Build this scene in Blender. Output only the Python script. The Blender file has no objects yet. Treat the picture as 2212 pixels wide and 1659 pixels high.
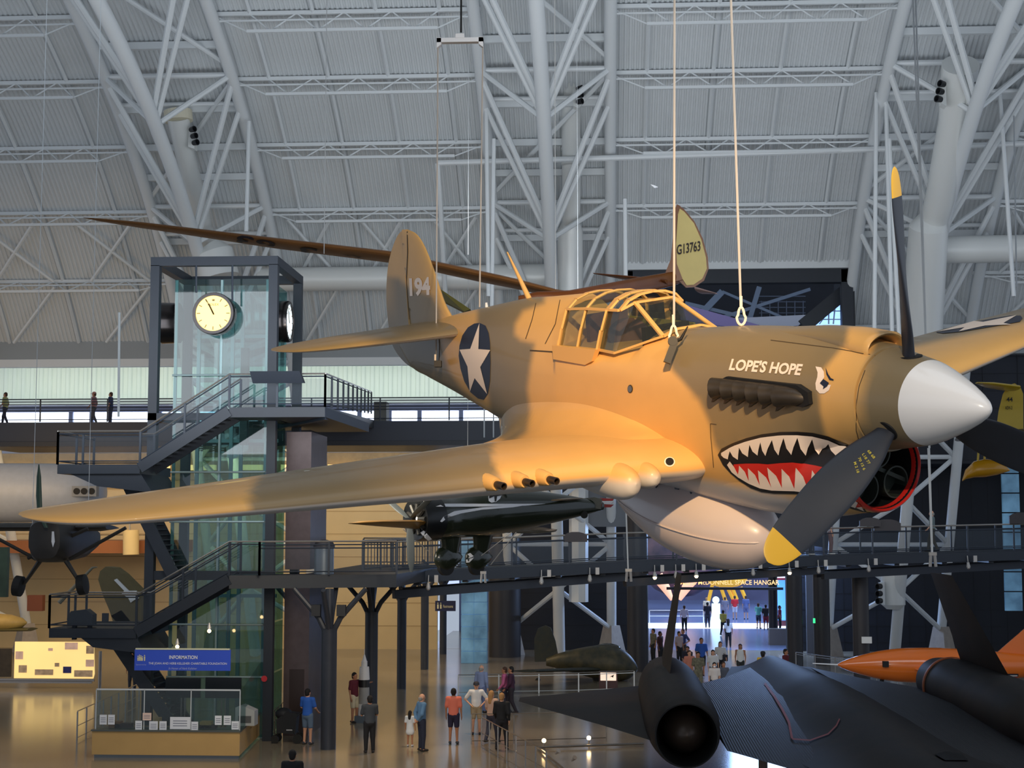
import bpy, bmesh, math, random
import numpy as np
from mathutils import Vector, Matrix
from mathutils.bvhtree import BVHTree
from mathutils.geometry import delaunay_2d_cdt
R=math.radians; PI=math.pi; rnd=random.Random(7)
SC=bpy.context.scene; COL=SC.collection
# ---------------------------------------------------------------- camera
FPX=3350.; CX,CY=1106.,829.5
PITCH=math.atan(305.5/FPX); YAW=R(3.4); EYE=Vector((0,0,7))
cam=bpy.data.cameras.new('camera'); camo=bpy.data.objects.new('camera',cam); COL.objects.link(camo)
cam.sensor_width=36; cam.lens=36*FPX/2212; cam.clip_end=600; cam.clip_start=.1
camo.location=EYE; camo.rotation_euler=(PI/2+PITCH,0,YAW); SC.camera=camo
RC=Matrix.Rotation(YAW,3,'Z')@Matrix.Rotation(PI/2+PITCH,3,'X')
def ray(px,py): return (RC@Vector(((px-CX)/FPX,-(py-CY)/FPX,-1)))
def AY(px,py,Y):   # point of the sight line through a photo position at world depth Y
    d=ray(px,py); return EYE+d*((Y-EYE.y)/d.y)
def AZ(px,py,z=0.):
    d=ray(px,py); return EYE+d*((z-EYE.z)/d.z)
def proj(p):
    q=RC.transposed()@(Vector(p)-EYE); return (CX+FPX*q.x/-q.z, CY-FPX*q.y/-q.z)
# ---------------------------------------------------------------- materials
def lin(c):
    r=[(v/255/12.92 if v/255<=.04045 else ((v/255+.055)/1.055)**2.4) for v in c[:3]]
    return (r[0],r[1],r[2],1)
MT={}
def mat(name,c,rough=.5,metal=0.,noise=0.,nscale=4.,bump=0.,bscale=30.,emit=0.,alpha=1.,spec=.5,c2=None,coat=0.):
    if name in MT: return MT[name]
    m=bpy.data.materials.new(name); m.use_nodes=True; nt=m.node_tree; b=nt.nodes['Principled BSDF']
    b.inputs['Base Color'].default_value=lin(c); b.inputs['Roughness'].default_value=rough
    b.inputs['Metallic'].default_value=metal; b.inputs['Specular IOR Level'].default_value=spec
    if coat: b.inputs['Coat Weight'].default_value=coat
    if emit:
        b.inputs['Emission Color'].default_value=lin(c); b.inputs['Emission Strength'].default_value=emit
    if alpha<1: b.inputs['Alpha'].default_value=alpha
    if noise or bump:
        tc=nt.nodes.new('ShaderNodeTexCoord')
        if noise:
            n=nt.nodes.new('ShaderNodeTexNoise'); n.inputs['Scale'].default_value=nscale; n.inputs['Detail'].default_value=5
            nt.links.new(tc.outputs['Object'],n.inputs['Vector'])
            r=nt.nodes.new('ShaderNodeValToRGB'); a=lin(c); d=lin(c2) if c2 else tuple([v*(1-noise) for v in a[:3]]+[1])
            r.color_ramp.elements[0].position=.3; r.color_ramp.elements[1].position=.7
            r.color_ramp.elements[0].color=d; r.color_ramp.elements[1].color=a
            nt.links.new(n.outputs['Fac'],r.inputs['Fac']); nt.links.new(r.outputs['Color'],b.inputs['Base Color'])
            if emit: nt.links.new(r.outputs['Color'],b.inputs['Emission Color'])
        if bump:
            n2=nt.nodes.new('ShaderNodeTexNoise'); n2.inputs['Scale'].default_value=bscale
            nt.links.new(tc.outputs['Object'],n2.inputs['Vector'])
            bp=nt.nodes.new('ShaderNodeBump'); bp.inputs['Strength'].default_value=bump; bp.inputs['Distance'].default_value=.02
            nt.links.new(n2.outputs['Fac'],bp.inputs['Height']); nt.links.new(bp.outputs['Normal'],b.inputs['Normal'])
    MT[name]=m; return m
def attr_mat(name,rough,c0,c1,attr='camo',c2=None,spec=.4,noise=.08,coat=0.):
    """two or three paints, laid out by a per-vertex paint mask"""
    if name in MT: return MT[name]
    m=bpy.data.materials.new(name); m.use_nodes=True; nt=m.node_tree; b=nt.nodes['Principled BSDF']
    b.inputs['Roughness'].default_value=rough; b.inputs['Specular IOR Level'].default_value=spec; b.inputs['Coat Weight'].default_value=coat
    at=nt.nodes.new('ShaderNodeAttribute'); at.attribute_name=attr
    sp=nt.nodes.new('ShaderNodeSeparateColor'); nt.links.new(at.outputs['Color'],sp.inputs['Color'])
    def mix(a,bb,fac):
        mx=nt.nodes.new('ShaderNodeMix'); mx.data_type='RGBA'; nt.links.new(fac,mx.inputs[0])
        for i,v in ((6,a),(7,bb)):
            if isinstance(v,tuple): mx.inputs[i].default_value=v
            else: nt.links.new(v,mx.inputs[i])
        return mx.outputs[2]
    o=mix(lin(c0),lin(c1),sp.outputs['Red'])
    if c2: o=mix(o,lin(c2),sp.outputs['Green'])
    tc=nt.nodes.new('ShaderNodeTexCoord'); n=nt.nodes.new('ShaderNodeTexNoise'); n.inputs['Scale'].default_value=3; n.inputs['Detail'].default_value=6
    nt.links.new(tc.outputs['Object'],n.inputs['Vector'])
    mp=nt.nodes.new('ShaderNodeMapRange'); mp.inputs['To Min'].default_value=1-noise; mp.inputs['To Max'].default_value=1+noise
    nt.links.new(n.outputs['Fac'],mp.inputs['Value'])
    h=nt.nodes.new('ShaderNodeHueSaturation'); nt.links.new(o,h.inputs['Color']); nt.links.new(mp.outputs['Result'],h.inputs['Value'])
    nt.links.new(h.outputs['Color'],b.inputs['Base Color']); MT[name]=m; return m
def glass(name,c,alpha=.25,rough=.03):
    if name in MT: return MT[name]
    m=bpy.data.materials.new(name); m.use_nodes=True; nt=m.node_tree; nt.nodes.remove(nt.nodes['Principled BSDF'])
    out=nt.nodes['Material Output']; t=nt.nodes.new('ShaderNodeBsdfTransparent'); t.inputs[0].default_value=lin(c)
    g=nt.nodes.new('ShaderNodeBsdfGlossy'); g.inputs['Roughness'].default_value=rough
    d=nt.nodes.new('ShaderNodeBsdfDiffuse'); d.inputs[0].default_value=lin([v*.55 for v in c])
    a=nt.nodes.new('ShaderNodeMixShader'); a.inputs[0].default_value=.5; nt.links.new(g.outputs[0],a.inputs[1]); nt.links.new(d.outputs[0],a.inputs[2])
    x=nt.nodes.new('ShaderNodeMixShader'); x.inputs[0].default_value=alpha
    nt.links.new(t.outputs[0],x.inputs[1]); nt.links.new(a.outputs[0],x.inputs[2]); nt.links.new(x.outputs[0],out.inputs[0]); MT[name]=m; return m
# ---------------------------------------------------------------- mesh builder
class MB:
    def __init__(s): s.v=[]; s.f=[]; s.mi=[]; s.k=0
    def add(s,vs,fs):
        o=len(s.v); s.v+= [tuple(p) for p in vs]; s.f+=[tuple(i+o for i in f) for f in fs]; s.mi+=[s.k]*len(fs); return s
    def box(s,a,b):
        (x0,y0,z0),(x1,y1,z1)=a,b
        return s.add([(x0,y0,z0),(x1,y0,z0),(x1,y1,z0),(x0,y1,z0),(x0,y0,z1),(x1,y0,z1),(x1,y1,z1),(x0,y1,z1)],
          [(0,3,2,1),(4,5,6,7),(0,1,5,4),(1,2,6,5),(2,3,7,6),(3,0,4,7)])
    def beam(s,a,b,w,h=None,up=(0,0,1)):
        h=h or w; a=Vector(a); b=Vector(b); d=(b-a).normalized(); u=Vector(up)
        if abs(d.dot(u))>.98: u=Vector((0,1,0))
        r=d.cross(u).normalized()*w/2; u=r.cross(d).normalized()*h/2
        vs=[p+i*r+j*u for p in (a,b) for i,j in ((-1,-1),(1,-1),(1,1),(-1,1))]
        return s.add(vs,[(0,1,2,3),(7,6,5,4),(0,4,5,1),(1,5,6,2),(2,6,7,3),(3,7,4,0)])
    def tube(s,pts,r,n=8,caps=True,flat=1.):
        pts=[Vector(p) for p in pts]; rs=r if hasattr(r,'__len__') else [r]*len(pts); rings=[]
        u=None
        for i,p in enumerate(pts):
            d=(pts[min(i+1,len(pts)-1)]-pts[max(i-1,0)]).normalized()
            if u is None: u=Vector((0,0,1)) if abs(d.z)<.9 else Vector((1,0,0))
            x=d.cross(u).normalized(); u=x.cross(d).normalized()
            rings.append([p+(x*math.cos(t)+u*flat*math.sin(t))*rs[i] for t in [2*PI*k/n for k in range(n)]])
        return s.loft(rings,caps,caps)
    def loft(s,rings,c0=True,c1=True,closed=True):
        n=len(rings[0]); vs=[p for r in rings for p in r]; fs=[]
        for i in range(len(rings)-1):
            for k in range(n if closed else n-1):
                k2=(k+1)%n; fs.append((i*n+k,i*n+k2,(i+1)*n+k2,(i+1)*n+k))
        if c0: fs.append(tuple(range(n))[::-1])
        if c1: fs.append(tuple((len(rings)-1)*n+k for k in range(n)))
        return s.add(vs,fs)
    def lathe(s,prof,axis_o=(0,0,0),axis=(0,0,1),n=24,ang=2*PI,caps=True):
        a=Vector(axis).normalized(); o=Vector(axis_o); u=Vector((0,0,1)) if abs(a.z)<.9 else Vector((1,0,0))
        x=a.cross(u).normalized(); y=a.cross(x).normalized()
        rings=[[o+a*t+(x*math.cos(q)+y*math.sin(q))*max(r,1e-4) for q in [ang*k/n for k in range(n)]] for t,r in prof]
        return s.loft(rings,caps,caps)
    def ball(s,c,r,n=10):
        c=Vector(c); r=r if hasattr(r,'__len__') else (r,r,r)
        rings=[[c+Vector((math.sin(a)*math.cos(q)*r[0],math.sin(a)*math.sin(q)*r[1],math.cos(a)*r[2])) for q in [2*PI*k/n for k in range(n)]] for a in [PI*(i+.02)/(n//2+.04) for i in range(n//2+1)]]
        return s.loft(rings)
    def prism(s,poly,ext):   # polygon (3D points) extruded by vector
        n=len(poly); e=Vector(ext); vs=[Vector(p) for p in poly]; vs+= [p+e for p in vs]
        return s.add(vs,[tuple(range(n)),tuple(range(2*n-1,n-1,-1))]+[(i,i+n,(i+1)%n+n,(i+1)%n) for i in range(n)])
    def quad(s,a,b,c,d): return s.add([a,b,c,d],[(0,1,2,3)])
    def m(s,k): s.k=k; return s
    def build(s,name,mats,parent=None,smooth=False,fix=True,ang=40):
        me=bpy.data.meshes.new(name); me.from_pydata(s.v,[],s.f)
        mats=mats if isinstance(mats,(list,tuple)) else [mats]
        for q in mats: me.materials.append(q)
        if len(mats)>1: me.polygons.foreach_set('material_index',s.mi)
        if fix:
            bm=bmesh.new(); bm.from_mesh(me); bmesh.ops.recalc_face_normals(bm,faces=bm.faces); bm.to_mesh(me); bm.free()
        if smooth:
            me.polygons.foreach_set('use_smooth',[True]*len(me.polygons))
            me.set_sharp_from_angle(angle=R(ang))
        o=bpy.data.objects.new(name,me); COL.objects.link(o)
        if parent: o.parent=parent
        return o
def tag(o,label,cat,group=None,kind=None):
    o['label']=label; o['category']=cat
    if group: o['group']=group
    if kind: o['kind']=kind
    return o
def struct(o): o['kind']='structure'; return o
def empty(name,loc=(0,0,0),rz=0.,label=None,cat=None,group=None,mw=None):
    o=bpy.data.objects.new(name,None); COL.objects.link(o); o.location=loc; o.rotation_euler=(0,0,rz); o.empty_display_size=.2
    if mw is not None: o.matrix_world=mw
    if label: tag(o,label,cat,group)
    return o
CH={}
def copy_tree(o,parent=None):
    c=o.copy(); COL.objects.link(c)
    if parent: c.parent=parent
    for ch in list(o.children): copy_tree(ch,c)
    return c
FONTC={}
def text_mesh(s,thick=0.,shear=0.):
    cu=bpy.data.curves.new('t','FONT'); cu.body=s; cu.size=1; cu.offset=thick; cu.shear=shear; cu.resolution_u=3
    cu.align_x='LEFT'; o=bpy.data.objects.new('t',cu); COL.objects.link(o); bpy.context.view_layer.update()
    me=bpy.data.meshes.new_from_object(o.evaluated_get(bpy.context.evaluated_depsgraph_get()))
    v=[x.co.copy() for x in me.vertices]; f=[tuple(p.vertices) for p in me.polygons]
    bpy.data.objects.remove(o); bpy.data.curves.remove(cu); bpy.data.meshes.remove(me)
    if not v: return [],[]
    x0=min(p.x for p in v); x1=max(p.x for p in v); y0=min(p.y for p in v); y1=max(p.y for p in v)
    return [((p.x-x0)/(x1-x0),(p.y-y0)/(y1-y0)) for p in v],f
def text_flat(name,s,p0,ex,ez,m,parent=None,thick=0.,nrm=None,off=.01,shear=0.):
    """letters laid in the parallelogram p0, p0+ex, p0+ez (world or parent space), a hair in front of its surface"""
    uv,f=text_mesh(s,thick,shear); p0=Vector(p0);ex=Vector(ex);ez=Vector(ez); n=nrm or ex.cross(ez).normalized()
    b=MB().add([p0+ex*u+ez*v+n*off for u,v in uv],f); return b.build(name,m,parent,fix=False)
def sm(a,b,x):
    t=max(0,min(1,(x-a)/(b-a))); return t*t*(3-2*t)
def lerp(xs,ys,x):
    if x<=xs[0]: return ys[0]
    for i in range(len(xs)-1):
        if x<=xs[i+1]:
            t=(x-xs[i])/(xs[i+1]-xs[i]); return ys[i]+(ys[i+1]-ys[i])*t
    return ys[-1]
def catmull(tab,x):
    """smooth interpolation of rows (x, a, b, ...) ascending in x"""
    xs=[r[0] for r in tab]; i=0
    if x<=xs[0]: return list(tab[0][1:])
    if x>=xs[-1]: return list(tab[-1][1:])
    while x>xs[i+1]: i+=1
    h=xs[i+1]-xs[i]; t=(x-xs[i])/h; o=[]
    for k in range(1,len(tab[0])):
        y0,y1=tab[i][k],tab[i+1][k]
        d0=(y1-tab[i-1][k])/(xs[i+1]-xs[i-1]) if i>0 else (y1-y0)/h
        d1=(tab[i+2][k]-y0)/(xs[i+2]-xs[i]) if i+2<len(xs) else (y1-y0)/h
        s0=(y1-y0)/h
        if s0==0 or d0*s0<0: d0=0
        if s0==0 or d1*s0<0: d1=0
        if abs(s0)>0: d0=math.copysign(min(abs(d0),3*abs(s0)),d0); d1=math.copysign(min(abs(d1),3*abs(s0)),d1)
        o.append(y0*(2*t**3-3*t*t+1)+d0*h*(t**3-2*t*t+t)+y1*(3*t*t-2*t**3)+d1*h*(t**3-t*t))
    return o
def inpoly(p,P):
    x,y=p; c=False; j=len(P)-1
    for i in range(len(P)):
        if (P[i][1]>y)!=(P[j][1]>y) and x<(P[j][0]-P[i][0])*(y-P[i][1])/(P[j][1]-P[i][1])+P[i][0]: c=not c
        j=i
    return c
def polydist(p,P):
    x,y=p; b=1e9
    for i in range(len(P)):
        x0,y0=P[i-1]; x1,y1=P[i]; dx,dy=x1-x0,y1-y0; L=dx*dx+dy*dy or 1e-9
        t=max(0,min(1,((x-x0)*dx+(y-y0)*dy)/L)); b=min(b,(x-x0-t*dx)**2+(y-y0-t*dy)**2)
    return math.sqrt(b)
def airfoil(n=14,t=.15):
    """closed outline from trailing edge over the top to the nose and back: (x 0..1 from the nose, z)"""
    o=[]
    for i in range(2*n):
        a=PI*i/n; x=(1+math.cos(a))/2
        y=5*t*(.2969*math.sqrt(x)-.126*x-.3516*x*x+.2843*x**3-.1036*x**4)
        o.append((x,(y*1.15 if a<PI else -y*.85)))
    return o
def wing_mb(secs,n=14):
    """secs: (span vector point of nose, chord, thickness, down-axis frames) -> nose point p, chord vector c, up vector u"""
    b=MB(); b.loft([[Vector(p)+Vector(c)*x+Vector(u)*z*Vector(c).length for x,z in airfoil(n,t)] for p,c,u,t in secs]); return b
# ---------------------------------------------------------------- round solids from distance fields
def capsules_mesh(caps,res=.03,k=.03,cut=None):
    """smooth union of tapered capsules (a,b,ra,rb), meshed by surface nets; cut(P)->field subtracted"""
    A=np.array([c[0] for c in caps],float);B=np.array([c[1] for c in caps],float)
    ra=np.array([c[2] for c in caps]);rb=np.array([c[3] for c in caps]); rm=max(ra.max(),rb.max())+2*res
    lo=np.minimum(A.min(0),B.min(0))-rm; hi=np.maximum(A.max(0),B.max(0))+rm
    n=np.ceil((hi-lo)/res).astype(int)+1
    g=np.stack(np.meshgrid(*[lo[i]+res*np.arange(n[i]) for i in range(3)],indexing='ij'),-1)
    F=None
    for i in range(len(caps)):
        ba=B[i]-A[i]; L=(ba*ba).sum()+1e-9; pa=g-A[i]; h=np.clip((pa@ba)/L,0,1)
        sc=np.array(caps[i][4]) if len(caps[i])>4 else np.ones(3)
        d=np.linalg.norm((pa-h[...,None]*ba)/sc,axis=-1)-(ra[i]+(rb[i]-ra[i])*h)
        if F is None: F=d
        else:
            hh=np.clip(.5+.5*(d-F)/k,0,1); F=d*(1-hh)+F*hh-k*hh*(1-hh)
    if cut is not None: F=np.maximum(F,cut(g))
    S=F<0; c=np.zeros(tuple(n-1),int)
    for dx in (0,1):
        for dy in (0,1):
            for dz in (0,1): c+=S[dx:n[0]-1+dx,dy:n[1]-1+dy,dz:n[2]-1+dz]
    act=(c>0)&(c<8); idx=-np.ones(act.shape,int); cells=np.argwhere(act); idx[act]=np.arange(len(cells))
    P=np.zeros((len(cells),3)); W=np.zeros(len(cells))
    cor=[(0,0,0),(1,0,0),(0,1,0),(1,1,0),(0,0,1),(1,0,1),(0,1,1),(1,1,1)]
    for a in range(8):
        for b_ in range(a+1,8):
            if sum(abs(cor[a][q]-cor[b_][q]) for q in range(3))!=1: continue
            fa=F[tuple((cells+cor[a]).T)]; fb=F[tuple((cells+cor[b_]).T)]; cr=(fa<0)!=(fb<0)
            t=np.where(cr,fa/np.where(cr,fa-fb,1),0)[:,None]
            P+=np.where(cr[:,None],np.array(cor[a])*(1-t)+np.array(cor[b_])*t,0); W+=cr
    V=lo+(cells+P/W[:,None])*res; faces=[]
    for ax in range(3):
        o1,o2=[q for q in range(3) if q!=ax]; e=np.zeros(3,int); e[ax]=1
        s0=S[tuple(slice(0,n[q]-e[q]) for q in range(3))]; s1=S[tuple(slice(e[q],n[q]) for q in range(3))]
        for x in np.argwhere(s0!=s1):
            if x[o1]<1 or x[o2]<1: continue
            q=[]
            for u,v in ((0,0),(1,0),(1,1),(0,1)):
                y=x.copy(); y[o1]-=u; y[o2]-=v
                if (y>=act.shape).any(): q=None;break
                q.append(int(idx[tuple(y)]))
            if q and min(q)>=0: faces.append(tuple(q))
    return [tuple(v) for v in V],faces
# ================================================================ the hall
ROOF=mat('roof_white',(214,218,220),.55,.0,noise=.06,nscale=.4)
STEEL=mat('truss_white',(220,224,226),.45)
DUCT=mat('duct_white',(226,228,226),.4,.1)
NAVY=mat('steel_navy',(32,39,50),.5,noise=.1,nscale=3)
DARKP=mat('wall_navy',(20,25,38),.6,noise=.2,nscale=.5)
TAN=mat('wall_tan',(226,202,150),.6,noise=.08,nscale=.6)
CONC=mat('concrete',(170,160,150),.7,noise=.15)
RAILM=mat('rail_steel',(150,152,155),.3,.6)
YC,ZR,YR=42.,31.5,42.
def arc(t,off=0.):    # t: angle from the roof crown towards the far wall
    return YC+(YR-off)*math.sin(t), (ZR-off)*math.cos(t)
def tz(z,off=0.): return math.acos(z/(ZR-off))
def roofpt(px,py,off=0.):
    """where a sight line meets the inside of the vault"""
    d=ray(px,py); lo,hi=5.,200.
    f_=lambda s:((EYE+d*s).y-YC)**2/(YR-off)**2+((EYE+d*s).z/(ZR-off))**2-1
    lo=30/d.y
    for _ in range(60):
        mid=(lo+hi)/2
        if f_(mid)<0: lo=mid
        else: hi=mid
    return EYE+d*lo
ZE=AY(300,738,78).z           # eave of the vault above the window bay
TE=tz(ZE); TTOP=-1.15
# corrugated vault
N=46; ts=[TTOP+(TE-TTOP)*i/N for i in range(N+1)]
b=MB(); X0,X1,PW=-44.,36.,.21; xs=[]; n=int((X1-X0)/PW)
for i in range(n): x=X0+i*PW; xs+=[(x,0),(x+PW*.42,0),(x+PW*.56,.06),(x+PW*.86,.06)]
pq=roofpt(1620,583); YQ=pq.y; TQ=math.asin((YQ-YC)/YR); ww0=AY(1356,650,YQ).x; ww1=AY(1842,650,YQ).x
def vault(xr,ta,tb,n):
    rows=[]
    for i in range(n+1): t=ta+(tb-ta)*i/n; rows.append([(x,arc(t,-h)[0],arc(t,-h)[1]) for x,h in xr])
    b.loft(rows,False,False,False)
vault([q for q in xs if q[0]<=ww0+.2],TTOP,TE,N); vault([q for q in xs if ww0-.1<=q[0]<=ww1+.2],TTOP,TQ,N-8); vault([q for q in xs if q[0]>=ww1-.1],TTOP,TE,N)
struct(b.build('ceiling',ROOF,fix=False))
# floor
FL=mat('floor_concrete',(150,138,118),.16,noise=.16,nscale=.35,c2=(122,112,98),spec=.6)
b=MB(); b.box((-50,-6,-.2),(45,89.0,0)); struct(b.build('floor',FL))
b=MB(); b.box((0,89.0,-.2),(40,150,0)); struct(b.build('floor',mat('floor_blue_lit',(120,134,170),.18,noise=.08,nscale=.4,spec=.6)))  # same concrete as the hall; the blue light is put into its colour
YW=88.5
# recessed daylight wall above the far gallery: ribbed white sheet with a light shelf
zt=AY(300,733,84).z; zb=AY(300,865,84).z; zw0=AY(300,893,84).z; zw1=AY(300,916,84).z
b=MB(); xs2=[]; x=-44
while x<ww0-1: xs2+=[(x,0),(x+.2,0),(x+.27,.09),(x+.43,.09)]; x+=.5
b.loft([[(x,84-h,zb) for x,h in xs2],[(x,84-h,zt+1.5) for x,h in xs2]],False,False,False)
struct(b.build('wall_back',mat('recess_white',(232,236,228),.4),fix=False))
b=MB(); b.box((-44,82.6,zb-.3),(2,84,zb)); struct(b.build('trim_1',ROOF))
b=MB(); b.box((-44,77.9,ZE-.9),(40,78.5,ZE+.05)); struct(b.build('trim_2',mat('eave_grey',(150,156,160),.5)))
b=MB(); b.box((-44,77.85,ZE-1.3),(4,78.3,ZE-.9)); struct(b.build('trim_3',STEEL))
# glazed strip, daylight outside
SKY=mat('daylight',(225,236,255),1,emit=3.2)
b=MB(); b.box((-44,84.4,zw1-.4),(-1.,84.5,zw0+.2)); struct(b.build('window_1',SKY))
b=MB(); b.box((-44,84.1,zw1-1.6),(-1,84.39,zw1-.1)); b.box((-44,84.1,zw0+.1),(-1,84.39,zb+.2))
for px in (150,195,342,560,622,705,775,840,905,995): x=AY(px,900,84).x; b.box((x-.12,84.2,zw1-.3),(x+.12,84.38,zw0+.3))
struct(b.build('trim_4',mat('pale_blue_sill',(150,160,190),.5)))
# storey wall under the gallery: warm blockwork on the left, dark panels on the right
xs_=AY(945,1200,YW).x
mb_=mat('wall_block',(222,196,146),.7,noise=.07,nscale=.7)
b=MB(); b.box((-50,YW,0),(xs_,YW+.4,11.5)); struct(b.build('wall_left',mb_))
b=MB()
for z in [1.3*i for i in range(1,9)]: b.box((-50,YW-.02,z),(xs_,YW,z+.03))
struct(b.build('trim_5',mat('mortar',(176,150,110),.8)))
xo0,xo1=AY(1398,1400,YW).x,AY(1700,1400,YW).x; zo=AY(1500,1150,YW).z
b=MB(); x00=AY(1060,1200,YW).x
b.box((x00,YW,0),(xo0,YW+.4,14)); b.box((xo1,YW,0),(40,YW+.4,16)); b.box((xo0,YW,zo),(xo1,YW+.4,14)); struct(b.build('wall_right',DARKP))
b=MB()
for i in range(16):
    z=.9*i+.5
    for a,c in ((x00,xo0),(xo1,40)): b.box((a,YW-.015,z),(c,YW,z+.02))
for i in range(60):
    x=x00+i*.9
    if x>xo1+.2: b.box((x,YW-.015,0),(x+.02,YW,14))
struct(b.build('trim_6',mat('panel_joint',(12,16,26),.5)))
# upper right corner above the dark wall: plain white sheeting behind the arches
zr=AY(1400,590,84).z
zq0=AY(1600,585,YQ).z; zq1=AY(1600,735,YQ).z
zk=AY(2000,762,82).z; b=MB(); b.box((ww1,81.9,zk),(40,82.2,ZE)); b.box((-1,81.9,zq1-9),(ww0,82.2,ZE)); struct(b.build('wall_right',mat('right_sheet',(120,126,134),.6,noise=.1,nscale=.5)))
b=MB(); b.box((ww1,81.9,10.2),(40,82.2,zk)); b.box((ww1,82.2,10.2),(40,88.5,10.5)); struct(b.build('wall_right',DARKP))
b=MB()
for i in range(9): b.box((ww1,81.87,10.4+i*.9),(40,81.9,10.42+i*.9))
for i in range(12): b.box((ww1+.5+i*1.8,81.86,10.2),(ww1+.53+i*1.8,81.9,zk))
struct(b.build('trim_10',MT['panel_joint'] if 'panel_joint' in MT else DARKP))
# dark framed opening over the nose with a truss hall beyond
b=MB(); b.box((ww0,YQ-.2,zq0-.62),(ww1,YQ+.4,zq0+.05)); b.box((ww1-.55,YQ-.2,zq1-2),(ww1,YQ+.4,zq0)); b.box((ww0,YQ-.2,zq1-2),(ww0+.25,YQ+.4,zq0)); b.box((ww1,YQ,zq1-2),(ww1+.1,YQ+6,zq0+.2)); struct(b.build('trim_7',NAVY))
b=MB(); b.box((ww0,YQ-.35,zq0+.05),(ww1,YQ+.3,zq0+.55)); struct(b.build('trim_11',STEEL))
b=MB(); b.box((ww0-6,100,zq1-8),(ww1+10,100.4,zq0+12)); struct(b.build('wall_back',mat('space_dark',(28,32,42),.7,noise=.4,nscale=.8)))
b=MB(); a=AY(1735,705,YQ+1.2); c=AY(1835,622,YQ+1.2); b.beam(a,c,.7,.3,up=(0,1,0)); struct(b.build('trim_8',NAVY))
g=MB(); g.prism([AY(1752,706,YQ+2),AY(1826,630,YQ+2),AY(1826,706,YQ+2)],(0,.1,0)); struct(g.build('window_2',mat('skylit_blue',(150,190,255),1,emit=1.6)))
b=MB()
for p,q in (((1770,700),(1800,660)),((1790,700),(1790,665)),((1800,700),(1805,650)),((1760,690),(1818,690)),((1775,672),(1818,672))): b.beam(AY(*p,YQ+1.9),AY(*q,YQ+1.9),.07,.05)
struct(b.build('trim_9',mat('frame_pale',(190,210,235),.4)))
bt=empty('hall_truss',label='pale crossed truss beams seen through the dark framed opening above the nose',cat='truss')
for p,q,w in (((1480,715),(1560,630),.4),((1480,655),(1690,705),.22),((1500,705),(1750,625),.2),((1560,630),(1700,690),.16),((1640,620),(1610,720),.3)): MB().beam(AY(*p,96),AY(*q,96),w,w).build('beam',mat('far_steel',(120,135,155),.5),bt)
b=MB()
for i in range(7): b.beam(AY(1640,640+12*i,98),AY(1740,640+12*i,98),.06)
for i in range(6): b.beam(AY(1645+18*i,650,97.9),AY(1645+18*i,700,97.9),.06)
b.build('catwalk_grid',mat('far_steel2',(90,100,118),.5),bt)
bw=empty('white_craft_hull',label='long white hull and violet wing seen through the opening behind the cockpit',cat='aircraft')
MB().prism([AY(1480,692,92),AY(1742,680,92),AY(1736,692,92),AY(1725,703,92),AY(1480,730,92)],(0,1.5,0)).build('hull',mat('hull_white',(196,200,214),.4),bw)
MB().prism([AY(1470,655,91),AY(1640,702,91),AY(1600,710,91),AY(1470,690,91)],(0,.3,0)).build('wing',mat('wing_violet',(150,135,190),.5),bw)
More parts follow.
